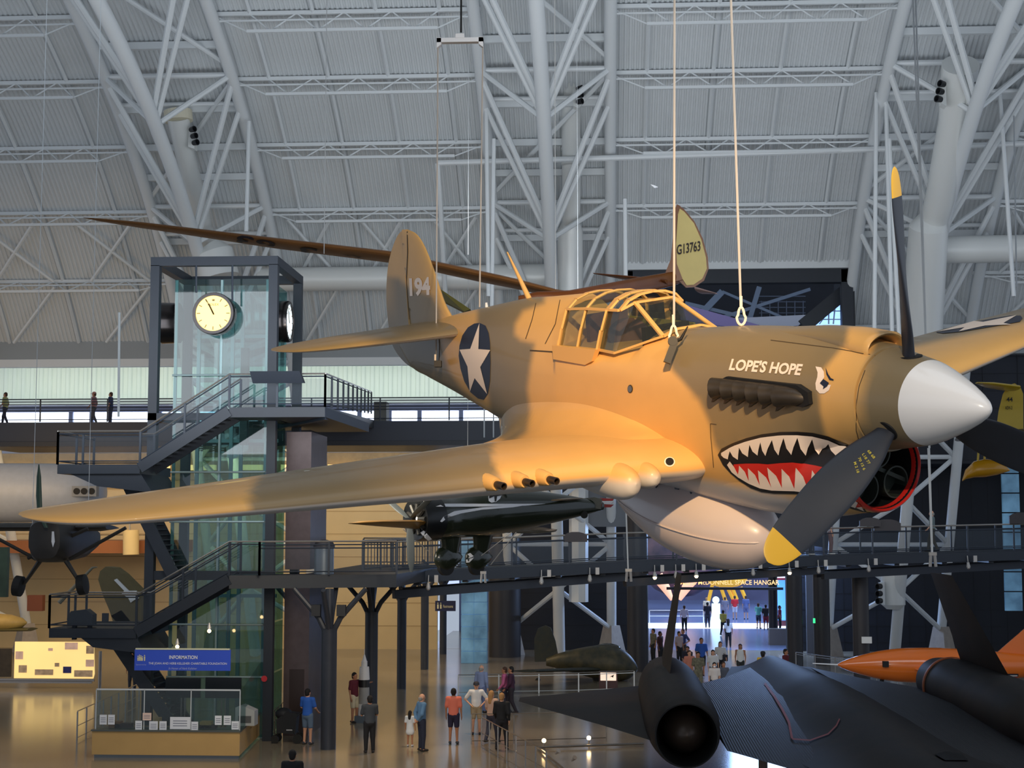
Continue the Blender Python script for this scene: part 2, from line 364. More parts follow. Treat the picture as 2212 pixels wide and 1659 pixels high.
# ---- three chord arches
TR=[(-34.8,2.75,'arch truss foot at the far left edge, beyond the dark high wing plane'),(-18.6,2.75,'arch truss left of the clock tower top, passing behind the clock tower'),(-2.4,2.75,'middle arch truss standing behind the cockpit'),(15.0,3.0,'right arch truss rising behind the propeller')]
HALL=[]
def nodes(off,dt): 
    return [t for t in dt]
DT=.128   # angular panel
for ti,(xc,hw,lab) in enumerate(TR):
    tr=empty('arch_truss',(xc,0,0),label='white tubular '+lab,cat='truss',group='three chord arch trusses')
    P=lambda x,t,off: Vector((x,)+arc(t,off))
    # node angles placed on the photo rows of the struts
    tn=[]; y0=(165,445) ; p1=roofpt(1200,165,1.); p2=roofpt(1200,448,1.)
    t1=math.asin((p1.y-YC)/(YR-1)); t2=math.asin((p2.y-YC)/(YR-1)); dt=(t2-t1)
    tn=[t1+dt*k for k in (-2,-1,0,1,2,3)]; t_end=math.asin((86.-YC)/(YR+2.5))
    for s in (-1,1):
        pts=[P(s*hw,t,.55) for t in [tn[0]+(TE-tn[0])*i/30 for i in range(31)]]
        pts+=[Vector((s*hw,lerp([0,1],[pts[-1].y,85.2],i/6),lerp([0,1],[pts[-1].z,1.5],i/6))) for i in range(1,7)]
        MB().tube(pts,.26,12).build('chord',STEEL,tr,True)
        MB().tube([Vector((s*hw,pts[-1].y,1.6)),Vector((s*hw,pts[-1].y,-.0))],[.45,.8],4).build('plinth',CONC,tr)
    pts=[P(0,t,3.6) for t in [tn[0]+(TE-.02-tn[0])*i/30 for i in range(31)]]
    pts+=[Vector((0,lerp([0,1],[pts[-1].y,82.6],i/6),lerp([0,1],[pts[-1].z,.2],i/6))) for i in range(1,7)]
    MB().tube(pts,.3,12).build('chord',STEEL,tr,True)
    for k in range(1,len(tn)):
        t=tn[k]
        if t>TE: t=TE
        F=P(0,t,3.6); L=P(-hw,t,.55); Q=P(hw,t,.55)
        if k>=1:
            for A in (L,Q): MB().tube([A,F],.12,8).build('strut',STEEL,tr,True)
            MB().tube([L,Q],.12,8).build('strut',STEEL,tr,True)
            t_=min(t+dt*.22,TE); MB().tube([P(-hw,t_,.5),P(hw,t_,.5)],.10,8).build('strut',STEEL,tr,True)
        if k<len(tn)-1:
            u=min(tn[k+1],TE-.01)
            for s in (-1,1):
                MB().tube([P(s*hw,t+dt*.04,.6),P(0,u-dt*.07,3.5)],.13,8).build('brace',STEEL,tr,True)
                MB().tube([P(s*hw,t+dt*.24,.6),P(0,u,3.6)],.12,8).build('brace',STEEL,tr,True)
            MB().tube([P(-hw if k%2 else hw,t+.01,.4),P(hw if k%2 else -hw,u-.01,.4)],.11,8).build('brace',STEEL,tr,True)
    # foot panels down to the floor
    zf=[(14.5 ,10.5),(10.5,6.),(6.,1.4)]
    ym=lambda z:lerp([1.5,ZE],[85.2,78.0],z); yf=lambda z:lerp([.2,ZE],[82.6,74.7],z)
    for a,c in zf:
        for s in (-1,1):
            MB().tube([(s*hw,ym(c),c),(0,yf((a+c)/2),(a+c)/2)],.13,8).build('brace',STEEL,tr,True)
            MB().tube([(s*hw,ym(a),a),(0,yf((a+c)/2),(a+c)/2)],.13,8).build('brace',STEEL,tr,True)
        MB().tube([(-hw,ym(a),a),(hw,ym(a),a)],.12,8).build('strut',STEEL,tr,True)
    for o in tr.children: o.matrix_parent_inverse=Matrix(); 
# ---- lattice purlins between the arches
rowy=[40,180,322,462]
bays=[(-36,-21.5,'far left'),(-15.7,-5.3,'between the left and middle arches'),(.5,11.8,'between the middle and right arches'),(18.2,30,'far right')]
ordn=['topmost','second from the top','third from the top','fourth from the top','fifth from the top']
trow=[]
for y in rowy+[610]:
    p=roofpt(700,y,.5); trow.append(math.asin((p.y-YC)/(YR-.5)))
for bi,(xa,xb,bl) in enumerate(bays):
    for ri,t in enumerate(trow):
        if ri==4 and bi in (2,): continue
        pr=empty('lattice_purlin',((xa+xb)/2,)+arc(t,.5),label=f'white lattice purlin, {ordn[ri]}, roof bay {bl}',cat='purlin',group='lattice purlins under the vault')
        cx=(xa+xb)/2; n_=Vector((0,math.sin(t),math.cos(t))); o0=arc(t,.15); o1=arc(t,1.15)
        A=lambda x,o:Vector((x-cx,o[0]-arc(t,.5)[0],o[1]-arc(t,.5)[1]))
        MB().beam(A(xa-.4,o0),A(xb+.4,o0),.16).build('top_chord',STEEL,pr)
        MB().beam(A(xa+1.3,o1),A(xb-1.3,o1),.12).build('bottom_chord',STEEL,pr)
        MB().beam(A(xa-.4,arc(t,.55)),A(xb+.4,arc(t,.55)),.07).build('middle_rail',STEEL,pr)
        b=MB(); m=int((xb-xa-2.6)/.9); w=(xb-xa-2.6)/m
        for i in range(m): b.beam(A(xa+1.3+w*i,o1 if i%2 else o0),A(xa+1.3+w*(i+1),o0 if i%2 else o1),.055)
        b.beam(A(xa-.3,o0),A(xa+1.3,o1),.055); b.beam(A(xb+.3,o0),A(xb-1.3,o1),.055); b.build('lacing',STEEL,pr)
# roof ribs (secondary rafters) in every bay
k=0
for xa,xb,bl in bays:
    for i in range(4):
        x=xa+(xb-xa)*(i+.5)/4; b=MB()
        pts=[Vector((x,)+arc(t,.12)) for t in [.25+((TQ-.015 if ww0-.2<x<ww1 else TE)-.25)*j/20 for j in range(21)]]
        b.tube(pts,.09,4); o=b.build('rafter',STEEL); tag(o,f'thin white rafter, {["first","second","third","fourth"][i]} from the left, bay {bl}','rafter','rafters under the vault')
    # diagonal bracing below the fourth purlin
    for i in range(3):
        x=xa+(xb-xa)*(i+.2)/3; x2=xa+(xb-xa)*(i+.8)/3
        if xa>0 and xb<12: continue
        for q,(u,v) in enumerate(((x,x2),(x2,x))):
            a=trow[3]+.01; c=trow[4]-.005
            o=MB().tube([Vector((u,)+arc(a,.4)),Vector((v,)+arc(c,.4))],.09,6).build('sway_brace',STEEL,None,True)
            tag(o,f'diagonal brace falling {"right" if q==0 else "left"}, {["first","second","third"][i]} pair, bay {bl}','brace','diagonal sway braces above the eave')
            if q==0:
                a=trow[4]+.005; c=TE-.005
                o=MB().tube([Vector((v,)+arc(a,.4)),Vector((u,)+arc(c,.4))],.09,6).build('sway_brace',STEEL,None,True)
                tag(o,f'diagonal brace over the eave, {["first","second","third"][i]}, bay {bl}','brace','diagonal sway braces above the eave')
# purlin beams inside the arches
for ti,(xc,hw,lab) in enumerate(TR[1:]):
    for j,t in enumerate([trow[0]-.04,trow[0]+.045,trow[1]+.045,trow[2]+.0,trow[2]+.05,trow[3]+.05]):
        o=MB().beam((xc-hw,)+arc(t,.25),(xc+hw,)+arc(t,.25),.22,.3).build('cross_beam',STEEL)
        tag(o,f'short white cross beam inside the {["left","middle","right"][ti]} arch, {["first","second","third","fourth","fifth","sixth"][j]} from the top','beam','cross beams inside the arches')
# long sprinkler main
o=MB().tube([AY(945,352,68),AY(1360,340,68),AY(1900,322,68),AY(2300,307,68)],.13,8).build('sprinkler_main',STEEL,None,True); tag(o,'long white pipe running level across the vault behind the cockpit cables','pipe')
o=MB().tube([AY(945,352,68),AY(950,420,68.6),AY(962,640,72)],.12,8).build('drop_pipe',STEEL,None,True); tag(o,'white pipe bending down from the left end of the long main','pipe')
for j,(a,c) in enumerate((((1048,0),(1055,640)),((1067,300),(1062,700)),((1350,430),(1352,640)),((1912,150),(1928,760)),((1893,200),(1888,800)),((1921,300),(1946,800)),((2160,200),(2190,640)),((538,262),(532,500)))):
    o=MB().tube([AY(*a,66),AY(*c,66)],.09,8).build('riser_pipe',STEEL,None,True); tag(o,'slim white riser pipe '+['just left of the middle arch','left of the middle arch, lower of two','on the right chord of the middle arch','behind the raised propeller blade, centre of three','left of the raised propeller blade','close behind the raised propeller blade','near the top right corner','beside the right chord of the left arch'][j],'pipe','riser pipes')
# ---- air ducts
def duct(name,lab,pts,rs,Y=None,cat='duct',n=24):
    o=MB().tube(pts,rs,n).build(name,DUCT,None,True,ang=35); tag(o,lab,cat); return o
DY=73.
d1=duct('air_duct','tall round white duct behind the middle arch truss',[AY(1234,170,66),AY(1234,480,71),AY(1232,498,71.2),AY(1232,560,72),AY(1232,640,72),AY(1232,1000,73)],[.42,.42,.58,.6,.6,.6])
for i,y in enumerate((320,352)): MB().tube([AY(1234,y,68.5),AY(1234,y+4,68.5)],.46,24).build('collar',DUCT,d1,True)
d2=duct('air_duct','tall leaning round white duct behind the left arch truss',[AY(385,255,66),AY(392,300,66.5),AY(425,440,70),AY(445,540,72)],[.5,.42,.5,.55])
MB().tube([AY(384,240,66),AY(386,262,66)],[.62,.62],24).build('duct_hood',mat('hood_cream',(225,218,195),.5),d2)
d2b=duct('air_duct','fat white duct elbow above the clock tower roof',[AY(452,535,70),AY(462,548,70),AY(475,600,70)],[.62,.9,.9])
d3=duct('air_duct','wide round white duct on the right arch truss',[AY(2075,140,62),AY(2060,260,64),AY(2030,430,67),AY(2018,470,68),AY(2006,490,68.2),AY(1996,640,70),AY(1990,760,71)],[.75,.62,.62,.62,.85,.9,.9])
d4=duct('air_duct','horizontal white duct running left of the middle arch to the clock tower',[AY(560,604,73.5),AY(800,602,73.5),AY(1232,597,73.5)],[.58,.58,.62])
d5=duct('air_duct','horizontal white duct leaving the right edge at propeller height',[AY(1998,540,70),AY(2900,528,70)],[.62,.62])
NOZ=mat('nozzle_dark',(30,32,36),.4,.3)
def nozzles(cx,cy,Y,dx,s,lab,sl=0):
    r=empty('jet_nozzle_bank',AY(cx,cy,Y),label=lab,cat='nozzle bank'); o=AY(cx,cy,Y)
    q=AY(cx+s,cy,Y).x-o.x
    MB().prism([Vector((-q*.5,0,-q*1.9)),Vector((q*.5,.2,-q*2.1)),Vector((q*.5,.2,q*2.1)),Vector((-q*.5,0,q*1.9))],(0,.5,0)).build('bank_housing',DUCT,r)
    for k in (-1,0,1):
        MB().lathe([(0,q*.5),(.25,q*.62),(.26,q*.45),(.1,q*.3),(.1,0)],(dx*q*.4-sl*k*q*.3,-.1,k*q*1.3),(dx*.8,-.6,0),16).build('nozzle',NOZ,r,True)
nozzles(412,296,66,1,11,'bank of three dark jet nozzles on the duct above the clock tower',1)
nozzles(1243,208,65,1,11,'right bank of three dark jet nozzles on the middle arch duct')
nozzles(1190,208,65,-1,9,'left bank of three dark jet nozzles half hidden by the middle arch chord')
nozzles(2040,200,62,-1,13,'left bank of three dark jet nozzles on the top right duct',-1)
nozzles(2098,198,62,1,11,'right bank of three dark jet nozzles on the top right duct',-1)
nozzles(1907,1282,80,-1,12,'dark jet nozzle bank low on the fat white drum under the right ramp')
duct('air_duct','fat white drum duct hanging under the ramp right of the dark column',[AY(1928,1232,81),AY(1930,1306,81),AY(1930,1316,81)],[.62,.6,.35])
duct('air_duct','square white duct end between the arch feet under the ramp',[AY(1250,1050,81),AY(1250,1300,81)],[.5,.5],n=8)
# blue lit glass block strips
GB=mat('glass_block',(120,170,205),.35,noise=.5,nscale=.7,c2=(60,95,125),emit=.28)
gb=empty('glass_block_pier',AY(1025,1300,80),label='tall pier of blue glass blocks under the walkway',cat='glass pier'); o=gb.location
wq=AY(1053,1300,80).x-o.x
for i in range(11):
    z0=.0+i*.62
    for s in (0,1): MB().box((-wq+s*wq+.01,-.3,z0-o.z+.01),(s*wq-.01,.3,z0+.6-o.z)).build('glass_panel',GB,gb)
gb=empty('glass_block_strip',AY(2183,1080,85),label='vertical strip of blue lit panels at the right edge beyond the yellow float',cat='glass panels'); o=gb.location
for i in range(8):
    z0=AY(2180,1320,85).z+i*1.05-o.z
    MB().box((-.45,-.1,z0+.02),(.45,.1,z0+1.0)).build('glass_panel',GB,gb)
# fat dark round columns against the dark wall
DC=mat('column_dark',(46,44,48),.45,noise=.2,nscale=1)
for px,w,yb,Y,lab in ((1090,70,1395,84,'wide dark round column right of the blue glass pier'),(1378,46,1412,76,'brown lit dark round column left of the space hangar entrance'),(1718,34,1420,78,'dark round column at the right jamb of the space hangar entrance'),(1862,36,1466,66,'dark round column with small white notice in front of the white braces'),(1776,36,1412,80,'dark round column with the green exit light'),(1671,20,1385,95,'dark round column inside the space hangar entrance')):
    p=AY(px,yb,Y); r=AY(px+w/2,yb,Y).x-p.x; top=AY(px,1235,Y).z+ (6 if px in(1090,1378) else 0)
    o=MB().tube([(p.x,p.y,0),(p.x,p.y,top)],r,24).build('round_column',DC,None,True); tag(o,lab,'column')
o=MB().box(tuple(AY(1863,1388,66)+Vector((-.1,-.45,0))),tuple(AY(1874,1374,66)+Vector((.1,-.38,0)))).build('notice',wht if 'wht' in globals() else DUCT); tag(o,'small white notice fixed on the dark round column','notice')
o=MB().box(tuple(AY(1757,1346,79)),tuple(AY(1761,1336,79)+Vector((0,.1,0)))).build('exit_light',mat('exit_green',(60,255,140),1,emit=1.5)); tag(o,'tiny green exit light beside the dark round column','exit light')
o=MB().box((AY(1742,1300,86).x,86,0),(AY(1760,1300,86).x,86.3,7)).build('grey_pier',mat('pier_grey',(92,96,108),.6)); tag(o,'grey lit flat pier right of the space hangar entrance','pier')
# ================================================================ the shark-mouthed fighter
_rz=Matrix.Rotation(R(-.6),4,'Z')
PM=_rz@Matrix.Translation((2.52605,10.78467,7.78796))@Matrix.Rotation(-.9728,4,'Z')@Matrix.Rotation(.15221,4,'Y')@Matrix.Rotation(.19837,4,'X')
PI_=PM.inverted()
p40=empty('fighter_plane',mw=PM,label='large sand and olive propeller fighter with shark mouth and white spinner',cat='airplane')
sand=(214,166,98); olive=(128,112,84); gray=(196,190,186)
paint=attr_mat('paint',.42,sand,olive,c2=gray,coat=.15)
OL=[[(1480,690),(1835,690),(1828,740),(1795,780),(1774,805),(1770,850),(1772,890),(1785,945),(1700,960),(1600,960),(1560,985),(1543,960),(1533,915),(1510,865),(1478,828),(1452,800),(1442,772),(1450,730)],
 [(1903,690),(1890,745),(1864,800),(1850,870),(1856,940),(1885,1000),(2010,1010),(2030,700)],
 [(835,600),(850,593),(868,607),(885,622),(935,640),(950,672),(952,740),(970,800),(1000,845),(1048,888),(1040,910),(880,830),(830,760)],
 [(1034,600),(1180,600),(1175,655),(1130,672),(1113,700),(1112,722),(1125,735),(1155,742),(1146,790),(1139,840),(1146,890),(1138,935),(1100,960),(1075,945),(1060,890),(1055,860),(1035,750),(1030,700)]]
OW=[[(620,980),(560,1030),(537,1065),(550,1120),(1095,1060),(1075,1020),(1062,990),(1065,960),(1085,920)],[(1940,757),(1974,748),(2260,683),(2260,600),(1940,600)]]
def mask(p,polys,soft):
    b=0.
    for P in polys:
        xs=[q[0] for q in P]; ys=[q[1] for q in P]
        if p[0]<min(xs)-soft or p[0]>max(xs)+soft or p[1]<min(ys)-soft or p[1]>max(ys)+soft: continue
        d=polydist(p,P)*(1 if inpoly(p,P) else -1); b=max(b,sm(-soft,soft,d))
    return b
def paintmask(o,fn):
    me=o.data; ca=me.color_attributes.new('camo','FLOAT_COLOR','POINT'); me.update()
    for i,v in enumerate(me.vertices):
        r,g=fn(v.co,v.normal); ca.data[i].color=(r,g,0,1)
def pm_body(c,n):
    q=PM@Vector((c.x,-abs(c.y),c.z)); o=mask(proj(q),OL,9)
    g=sm(-.74,-.86,c.z)*sm(-1.45,-1.9,c.x)*(1-.0*o); g=max(g,sm(-.86,-.96,c.z)*sm(-1.2,-1.5,c.x))
    return o,g
def pm_wing(c,n):
    q=PM@c; o=mask(proj(q),OW,9); return o,sm(-.35,-.6,n.z)
# ---- fuselage
ST=[(-9.3,.16,-.02,.035,.08,2,2),(-9.0,.24,-.28,.07,.05,2,2),(-8.6,.30,-.37,.11,.04,2,2),(-8.1,.335,-.46,.165,.02,2,2),(-7.6,.41,-.55,.225,0,2,2.1),(-7.1,.48,-.64,.29,-.02,1.9,2.2),
 (-6.6,.55,-.74,.35,-.03,1.8,2.2),(-6.1,.615,-.83,.40,-.04,1.7,2.3),(-5.6,.645,-.91,.435,-.05,1.65,2.4),(-4.98,.69,-.96,.46,-.05,1.6,2.5)]
STB=[(-4.97,.27,-.96,.46,-.05,3.2,2.5),(-4.2,.27,-.99,.47,-.05,3.2,2.5),(-3.72,.30,-1.02,.475,-.05,2.8,2.5)]
STC=[(-3.62,.41,-1.03,.475,-.04,2.2,2.4),(-3.2,.43,-1.05,.475,-.03,2.2,2.35),(-2.7,.465,-1.06,.47,-.03,2.2,2.3),(-2.1,.485,-1.05,.465,-.02,2.15,2.25),(-1.62,.48,-.96,.45,0,2.1,2.15),(-1.5,.472,-.62,.445,0,2.08,2.1),(-1.25,.45,-.46,.43,0,2.05,2.1),(-1.05,.415,-.42,.41,0,2,2),(-.93,.39,-.39,.39,0,2,2)]
def bodyring(x,a,n=120):
    zt,zb,hw,zc,nt,nb=a; o=[]
    for k in range(n):
        t=2*PI*k/n; c,s=math.cos(t),math.sin(t); e=nt if s>0 else nb; h=(zt-zc) if s>0 else (zc-zb)
        o.append(Vector((x,hw*math.copysign(abs(c)**(2/e),c),zc+h*math.copysign(abs(s)**(2/e),s))))
    return o
rings=[]
for T,n in ((ST,150),(STB,34),(STC,100)):
    x0,x1=T[0][0],T[-1][0]
    for i in range(n+1): x=x0+(x1-x0)*i/n; rings.append(bodyring(x,catmull(T,x)))
fus=MB().loft(rings).build('fuselage',paint,p40,True,ang=50)
# chin intake
CT=[(-3.3,-.62,.36,.36),(-2.4,-.66,.37,.40),(-1.8,-.63,.375,.38),(-1.5,-.60,.38,.365),(-1.3,-.565,.375,.35),(-1.15,-.55,.365,.335),(-1.07,-.55,.352,.322)]
cr=[]
for i in range(81):
    x=-3.3+2.23*i/80; zc,hy,hz=catmull(CT,x); cr.append([Vector((x,hy*math.cos(2*PI*k/96),zc+hz*math.sin(2*PI*k/96))) for k in range(96)])
redp=mat('lip_red',(206,40,32),.3,coat=.4)
lr=[[Vector((x,hy*math.cos(a),-.55+hz*math.sin(a))) for a in [R(150)+R(255)*k/70 for k in range(71)]] for x,hy,hz in ((-1.085,.356,.326),(-1.05,.346,.316),(-1.04,.335,.305),(-1.055,.325,.295),(-1.12,.318,.288))]
MB().loft(lr,False,False,False).build('intake_lip',redp,p40,True)
MB().loft([[Vector((x,hy*math.cos(a),-.55+hz*math.sin(a))) for a in [2*PI*k/60 for k in range(60)]] for x,hy,hz in ((-1.07,.352,.322),(-1.045,.34,.31),(-1.06,.323,.293),(-1.42,.315,.285))],False,False).build('intake_duct',mat('duct_black',(20,22,22),.5),p40,True)
chin=MB().loft(cr,False,False).build('chin_cowling',paint,p40,True,ang=60)
dark=mat('dark_hole',(14,14,16),.7); dgray=mat('intake_metal',(52,58,50),.5,.3)
b=MB(); b.lathe([(0,.345),(.01,.345)],(-1.42,0,-.55),(1,0,0),40); b.build('intake_back',dark,p40)
for (y,z,r) in ((-.15,-.68,.125),(.15,-.68,.125),(0,-.43,.115)):
    MB().lathe([(0,r),(.16,r),(.16,r-.012),(.03,r-.012),(.025,.0)],(-1.28,y,z),(1,0,0),28).build('radiator_duct',dgray,p40,True)
b=MB()
for a in (90,210,330): b.beam((-1.15,0,-.55),(-1.15,.31*math.cos(R(a)),-.55+.28*math.sin(R(a))),.02,.03)
b.build('intake_strut',dgray,p40)
# carburettor scoop on the cowl
SC_=[(-2.6,.46,.02,.01),(-2.2,.475,.12,.03),(-1.7,.48,.17,.06),(-1.3,.445,.20,.10),(-1.05,.405,.205,.125),(-.98,.40,.20,.125)]
sr=[]
for i in range(41):
    x=-2.6+1.62*i/40; z,w,h=catmull(SC_,x)
    sr.append([Vector((x,w*math.copysign(abs(math.cos(t))**.8,math.cos(t)),z-.03+h*math.sin(t)*(1 if math.sin(t)>0 else 1.3))) for t in [2*PI*k/48 for k in range(48)]])
for x,w,h in ((-.965,.185,.11),(-.98,.17,.095),(-1.3,.15,.08)): sr.append([Vector((x,w*math.cos(t),.372+h*math.sin(t))) for t in [2*PI*k/48 for k in range(48)]])
scoop=MB().loft(sr,False,False).build('air_scoop',paint,p40,True,ang=60)
MB().box((-1.31,-.16,.33),(-1.30,.16,.47)).build('scoop_back',dark,p40)
# spinner
ivory=mat('spinner_white',(236,234,232),.22,coat=.4)
MB().lathe([(0,0),(.005,.022),(.02,.042),(.05,.07),(.12,.115),(.22,.168),(.35,.228),(.45,.27),(.53,.298),(.57,.309)],(0,0,0),(-1,0,0),64).build('spinner',ivory,p40,True)
sring=MB().lathe([(.565,.308),(.62,.32),(.70,.335),(.8,.356),(.92,.378),(.925,.2)],(0,0,0),(-1,0,0),64).build('spinner_ring',paint,p40,True,ang=50)
# propeller blades
navy=mat('blade_black',(34,38,48),.45,noise=.15,nscale=6); yel=mat('tip_yellow',(236,180,40),.4)
XP=-.72; PH=.03215; blades=[]
BT=[(.33,.07,.055,62),(.42,.092,.05,60),(.55,.13,.045,55),(.75,.158,.04,48),(.95,.168,.034,43),(1.2,.160,.026,37),(1.4,.145,.02,33),(1.55,.12,.014,31),(1.64,.085,.010,30),(1.68,.045,.006,30),(1.695,.008,.003,30)]
def blade(k):
    a=PH+k*2*PI/3; rad=Vector((0,-math.sin(a),math.cos(a))); tan=Vector((0,-math.cos(a),-math.sin(a)))
    def ringat(r):
        hc,th,be=catmull(BT,r); be=R(be); c=Vector((math.sin(be),0,0))+tan*math.cos(be); u=c.cross(rad)
        return [Vector((XP,0,0))+rad*r+c*hc*math.cos(t)+u*th*math.sin(t)*(1 if math.sin(t)>0 else .5) for t in [2*PI*j/24 for j in range(24)]]
    rs=[.2]+[.33+(1.48-.33)*i/30 for i in range(31)]
    bl=MB().loft([ringat(r) for r in rs],False,False).build('propeller_blade',navy,p40,True,ang=70)
    r2=[1.48+(1.695-1.48)*i/14 for i in range(15)]
    MB().loft([ringat(r) for r in r2],False,True).build('blade_tip',yel,bl,True,ang=70); return bl
blades=[blade(k) for k in range(3)]
for k in range(3):
    a=PH+k*2*PI/3; rad=Vector((0,-math.sin(a),math.cos(a)))
    MB().lathe([(.28,.085),(.333,.085),(.334,.07)],(XP,0,0),rad,24).build('blade_socket',dark,p40,True)
# wings
WS=[(.0,-2.78,-5.62,-.70,.15),(.5,-2.80,-5.60,-.69,.15),(1.2,-2.88,-5.46,-.615,.15),(2.2,-2.98,-5.26,-.53,.145),(3.2,-3.08,-5.05,-.45,.135),(4.2,-3.19,-4.82,-.37,.12),(4.8,-3.27,-4.66,-.32,.11),(5.15,-3.36,-4.56,-.295,.10),(5.4,-3.48,-4.46,-.272,.095),(5.57,-3.66,-4.33,-.255,.09),(5.65,-3.83,-4.2,-.248,.08),(5.68,-3.95,-4.08,-.245,.05)]
def wingsecs(sd):
    o=[]
    for i in range(111):
        y=5.68*(i/110) if i<70 else 5.68*(70/110)+(5.68-5.68*70/110)*math.sin((i-70)/40*PI/2)
        le,te,z,t=catmull(WS,y); inc=R(1.5); z+=.03*y*(sd>0)
        o.append((Vector((le,sd*y,z+.02)),Vector((te-le,0,-(le-te)*math.sin(inc))),Vector((0,0,1)),t))
    return o
wings=[]
for sd in (-1,1):
    w=wing_mb(wingsecs(sd),26).build('wing',paint,p40,True,ang=55); paintmask(w,pm_wing); wings.append(w)
# fillets
for sd in (-1,1):
    rr=[]
    for i in range(61):
        x=-2.86-3.76*i/60; t=i/60
        zf=catmull([(0,-.64),(.08,-.5),(.22,-.34),(.45,-.25),(.7,-.32),(.87,-.45),(1,-.62)],t)[0]; yw=catmull([(0,.46),(.06,.66),(.15,.82),(.45,.98),(.69,1.02),(.76,.92),(.84,.62),(.92,.36),(1,.2)],t)[0]
        hwid=bodyring(x,catmull(ST if x<-4.98 else STC if x>-3.62 else STB,x))
        zc=-.05; a=catmull(ST if x<-4.98 else STC if x>-3.62 else STB,x)
        yf=a[2]*max(0,1-abs((zf-a[3])/(a[3]-a[1]))**a[5])**(1/a[5])-.01
        le,te,zz,tt=catmull(WS,min(yw,5)); u=(x-le)/(te-le); zw=zz+.02
        if u<1: uu=max(0,u); ch=le-te; zw+= 5*tt*(.2969*math.sqrt(uu)-.126*uu-.3516*uu*uu+.2843*uu**3-.1036*uu**4)*1.15*ch-uu*ch*.026
        else: zw+= -.07-(u-1)*.05
        yf-=.03*sm(.8,1,t); A=Vector((x,sd*yf,zf)); B=Vector((x,sd*yw,min(zw-.006,zf-.01))); C=Vector((x,sd*min(yf+.06,max(yw,.1)),B.z+.015))
        ring=[A*(1-s)**2+C*2*s*(1-s)+B*s*s for s in [j/14 for j in range(15)]]
        ring+= [Vector((x,sd*yw*.99,B.z-.05)),Vector((x,sd*.2,B.z-.06)),Vector((x,sd*.2,zf))]
        rr.append(ring)
    fl=MB().loft(rr).build('wing_fillet',paint,p40,True,ang=60); paintmask(fl,pm_body)
# tail
TS=[(0,-7.28,-8.95,.30,.09),(.4,-7.34,-8.98,.30,.09),(1.0,-7.48,-8.97,.30,.08),(1.5,-7.66,-8.86,.30,.075),(1.75,-7.82,-8.74,.30,.07),(1.88,-7.98,-8.6,.30,.06),(1.95,-8.2,-8.42,.30,.05)]
for sd in (-1,1):
    se=[]
    for i in range(41):
        y=1.95*math.sin(i/40*PI/2) ; le,te,z,t=catmull(TS,y); se.append((Vector((le,sd*y,z-.08)),Vector((te-le,0,0)),Vector((0,0,1)),t))
    s_=wing_mb(se,14).build('tailplane',paint,p40,True,ang=55)
    paintmask(s_,lambda c,n: (1-sm(.9,1.3,abs(c.y)) if n.z>-.4 else 0,sm(-.35,-.6,n.z)))
FS=[(.25,-7.75,-8.86,.09),(.5,-7.99,-8.86,.085),(.8,-8.14,-8.86,.08),(1.05,-8.28,-8.86,.075),(1.2,-8.40,-8.86,.07),(1.3,-8.55,-8.86,.06),(1.345,-8.74,-8.86,.04)]
se=[]
for i in range(61):
    z=.25+1.095*math.sin(i/60*PI/2); le,te,t=catmull(FS,z); se.append([Vector((le+(te-.5-le)*x,s,z)) for x,s in [(xx,zz*(.5+le-te)) for xx,zz in airfoil(20,t)]])
for r_ in se:   # fin stops at the rudder hinge: fold the rear part onto the hinge line
    for p in r_: p.x=max(p.x,-8.87)
fin=MB().loft(se).build('fin',paint,p40,True,ang=50)
RS=[(-.30,-8.87,-8.96),(-.26,-8.87,-9.14),(-.14,-8.87,-9.38),(0,-8.87,-9.50),(.3,-8.87,-9.53),(.6,-8.87,-9.49),(.9,-8.85,-9.37),(1.1,-8.80,-9.22),(1.25,-8.78,-9.05),(1.32,-8.77,-8.92),(1.345,-8.765,-8.80)]
rr=[]
for i in range(71):
    z=-.30+1.645*i/70; f0,te=catmull(RS,z); w=.055*max(.15,1-abs(z-.2)/1.5); L=f0-te
    rr.append([Vector((f0,-w,z)),Vector((f0-L*.4,-w*.62,z)),Vector((te,-.006,z)),Vector((te,.006,z)),Vector((f0-L*.4,w*.62,z)),Vector((f0,w,z))])
rud=MB().loft(rr).build('rudder',paint,p40,True,ang=50)
for o in (fus,chin,scoop,sring,fin,rud): paintmask(o,pm_body)
# ---- canopy
cl=glass('canopy_glass',(205,215,215),.16); fr=mat('canopy_sand',sand,.45)
def csec(x,s=1.,dz=0.): return [Vector((x+.13*(z-.26)*0,y,z)) for y,z in ((-.40,.24),(-.375,.42),(-.335,.60),(-.25,.68),(-.13,.72),(0,.73),(.13,.72),(.25,.68),(.335,.60),(.375,.42),(.40,.24))]
def hoop(x0,slant=.14): return [Vector((x0+slant*(p.z-.26)/.47,p.y,p.z+dzf(x0))) for p in csec(x0)]
def dzf(x): return -.015 if x<-4.7 else 0
H0,H1,H2,H3=hoop(-4.93),hoop(-4.60),hoop(-4.24),hoop(-4.02,.10)
for k,(a,b_) in enumerate(((H0,H1),(H1,H2),(H2,H3))):
    MB().loft([a,b_],False,False,closed=False).build('canopy_pane',cl,p40,fix=False)
WB=[Vector((-4.24,-.40,.24)),Vector((-3.95,-.42,.23)),Vector((-3.40,-.28,.385)),Vector((-3.40,-.13,.43))]
top=Vector((-4.0,-.12,.72)); sh=Vector((-3.90,-.2,.655))
for sd in (1,-1):
    f_=lambda v:Vector((v.x,v.y*sd,v.z))
    MB().add([f_(v) for v in (H2[0],H2[2],H3[2],H3[3],sh,WB[2],WB[1])],[(0,1,2,3,4,5,6)]).build('windscreen_side_pane',cl,p40,fix=False)
MB().add([sh,Vector((sh.x,-sh.y,sh.z)),Vector((-3.40,.28,.385)),WB[2]],[(0,1,2,3)]).build('windscreen_pane',cl,p40,fix=False)
b=MB()
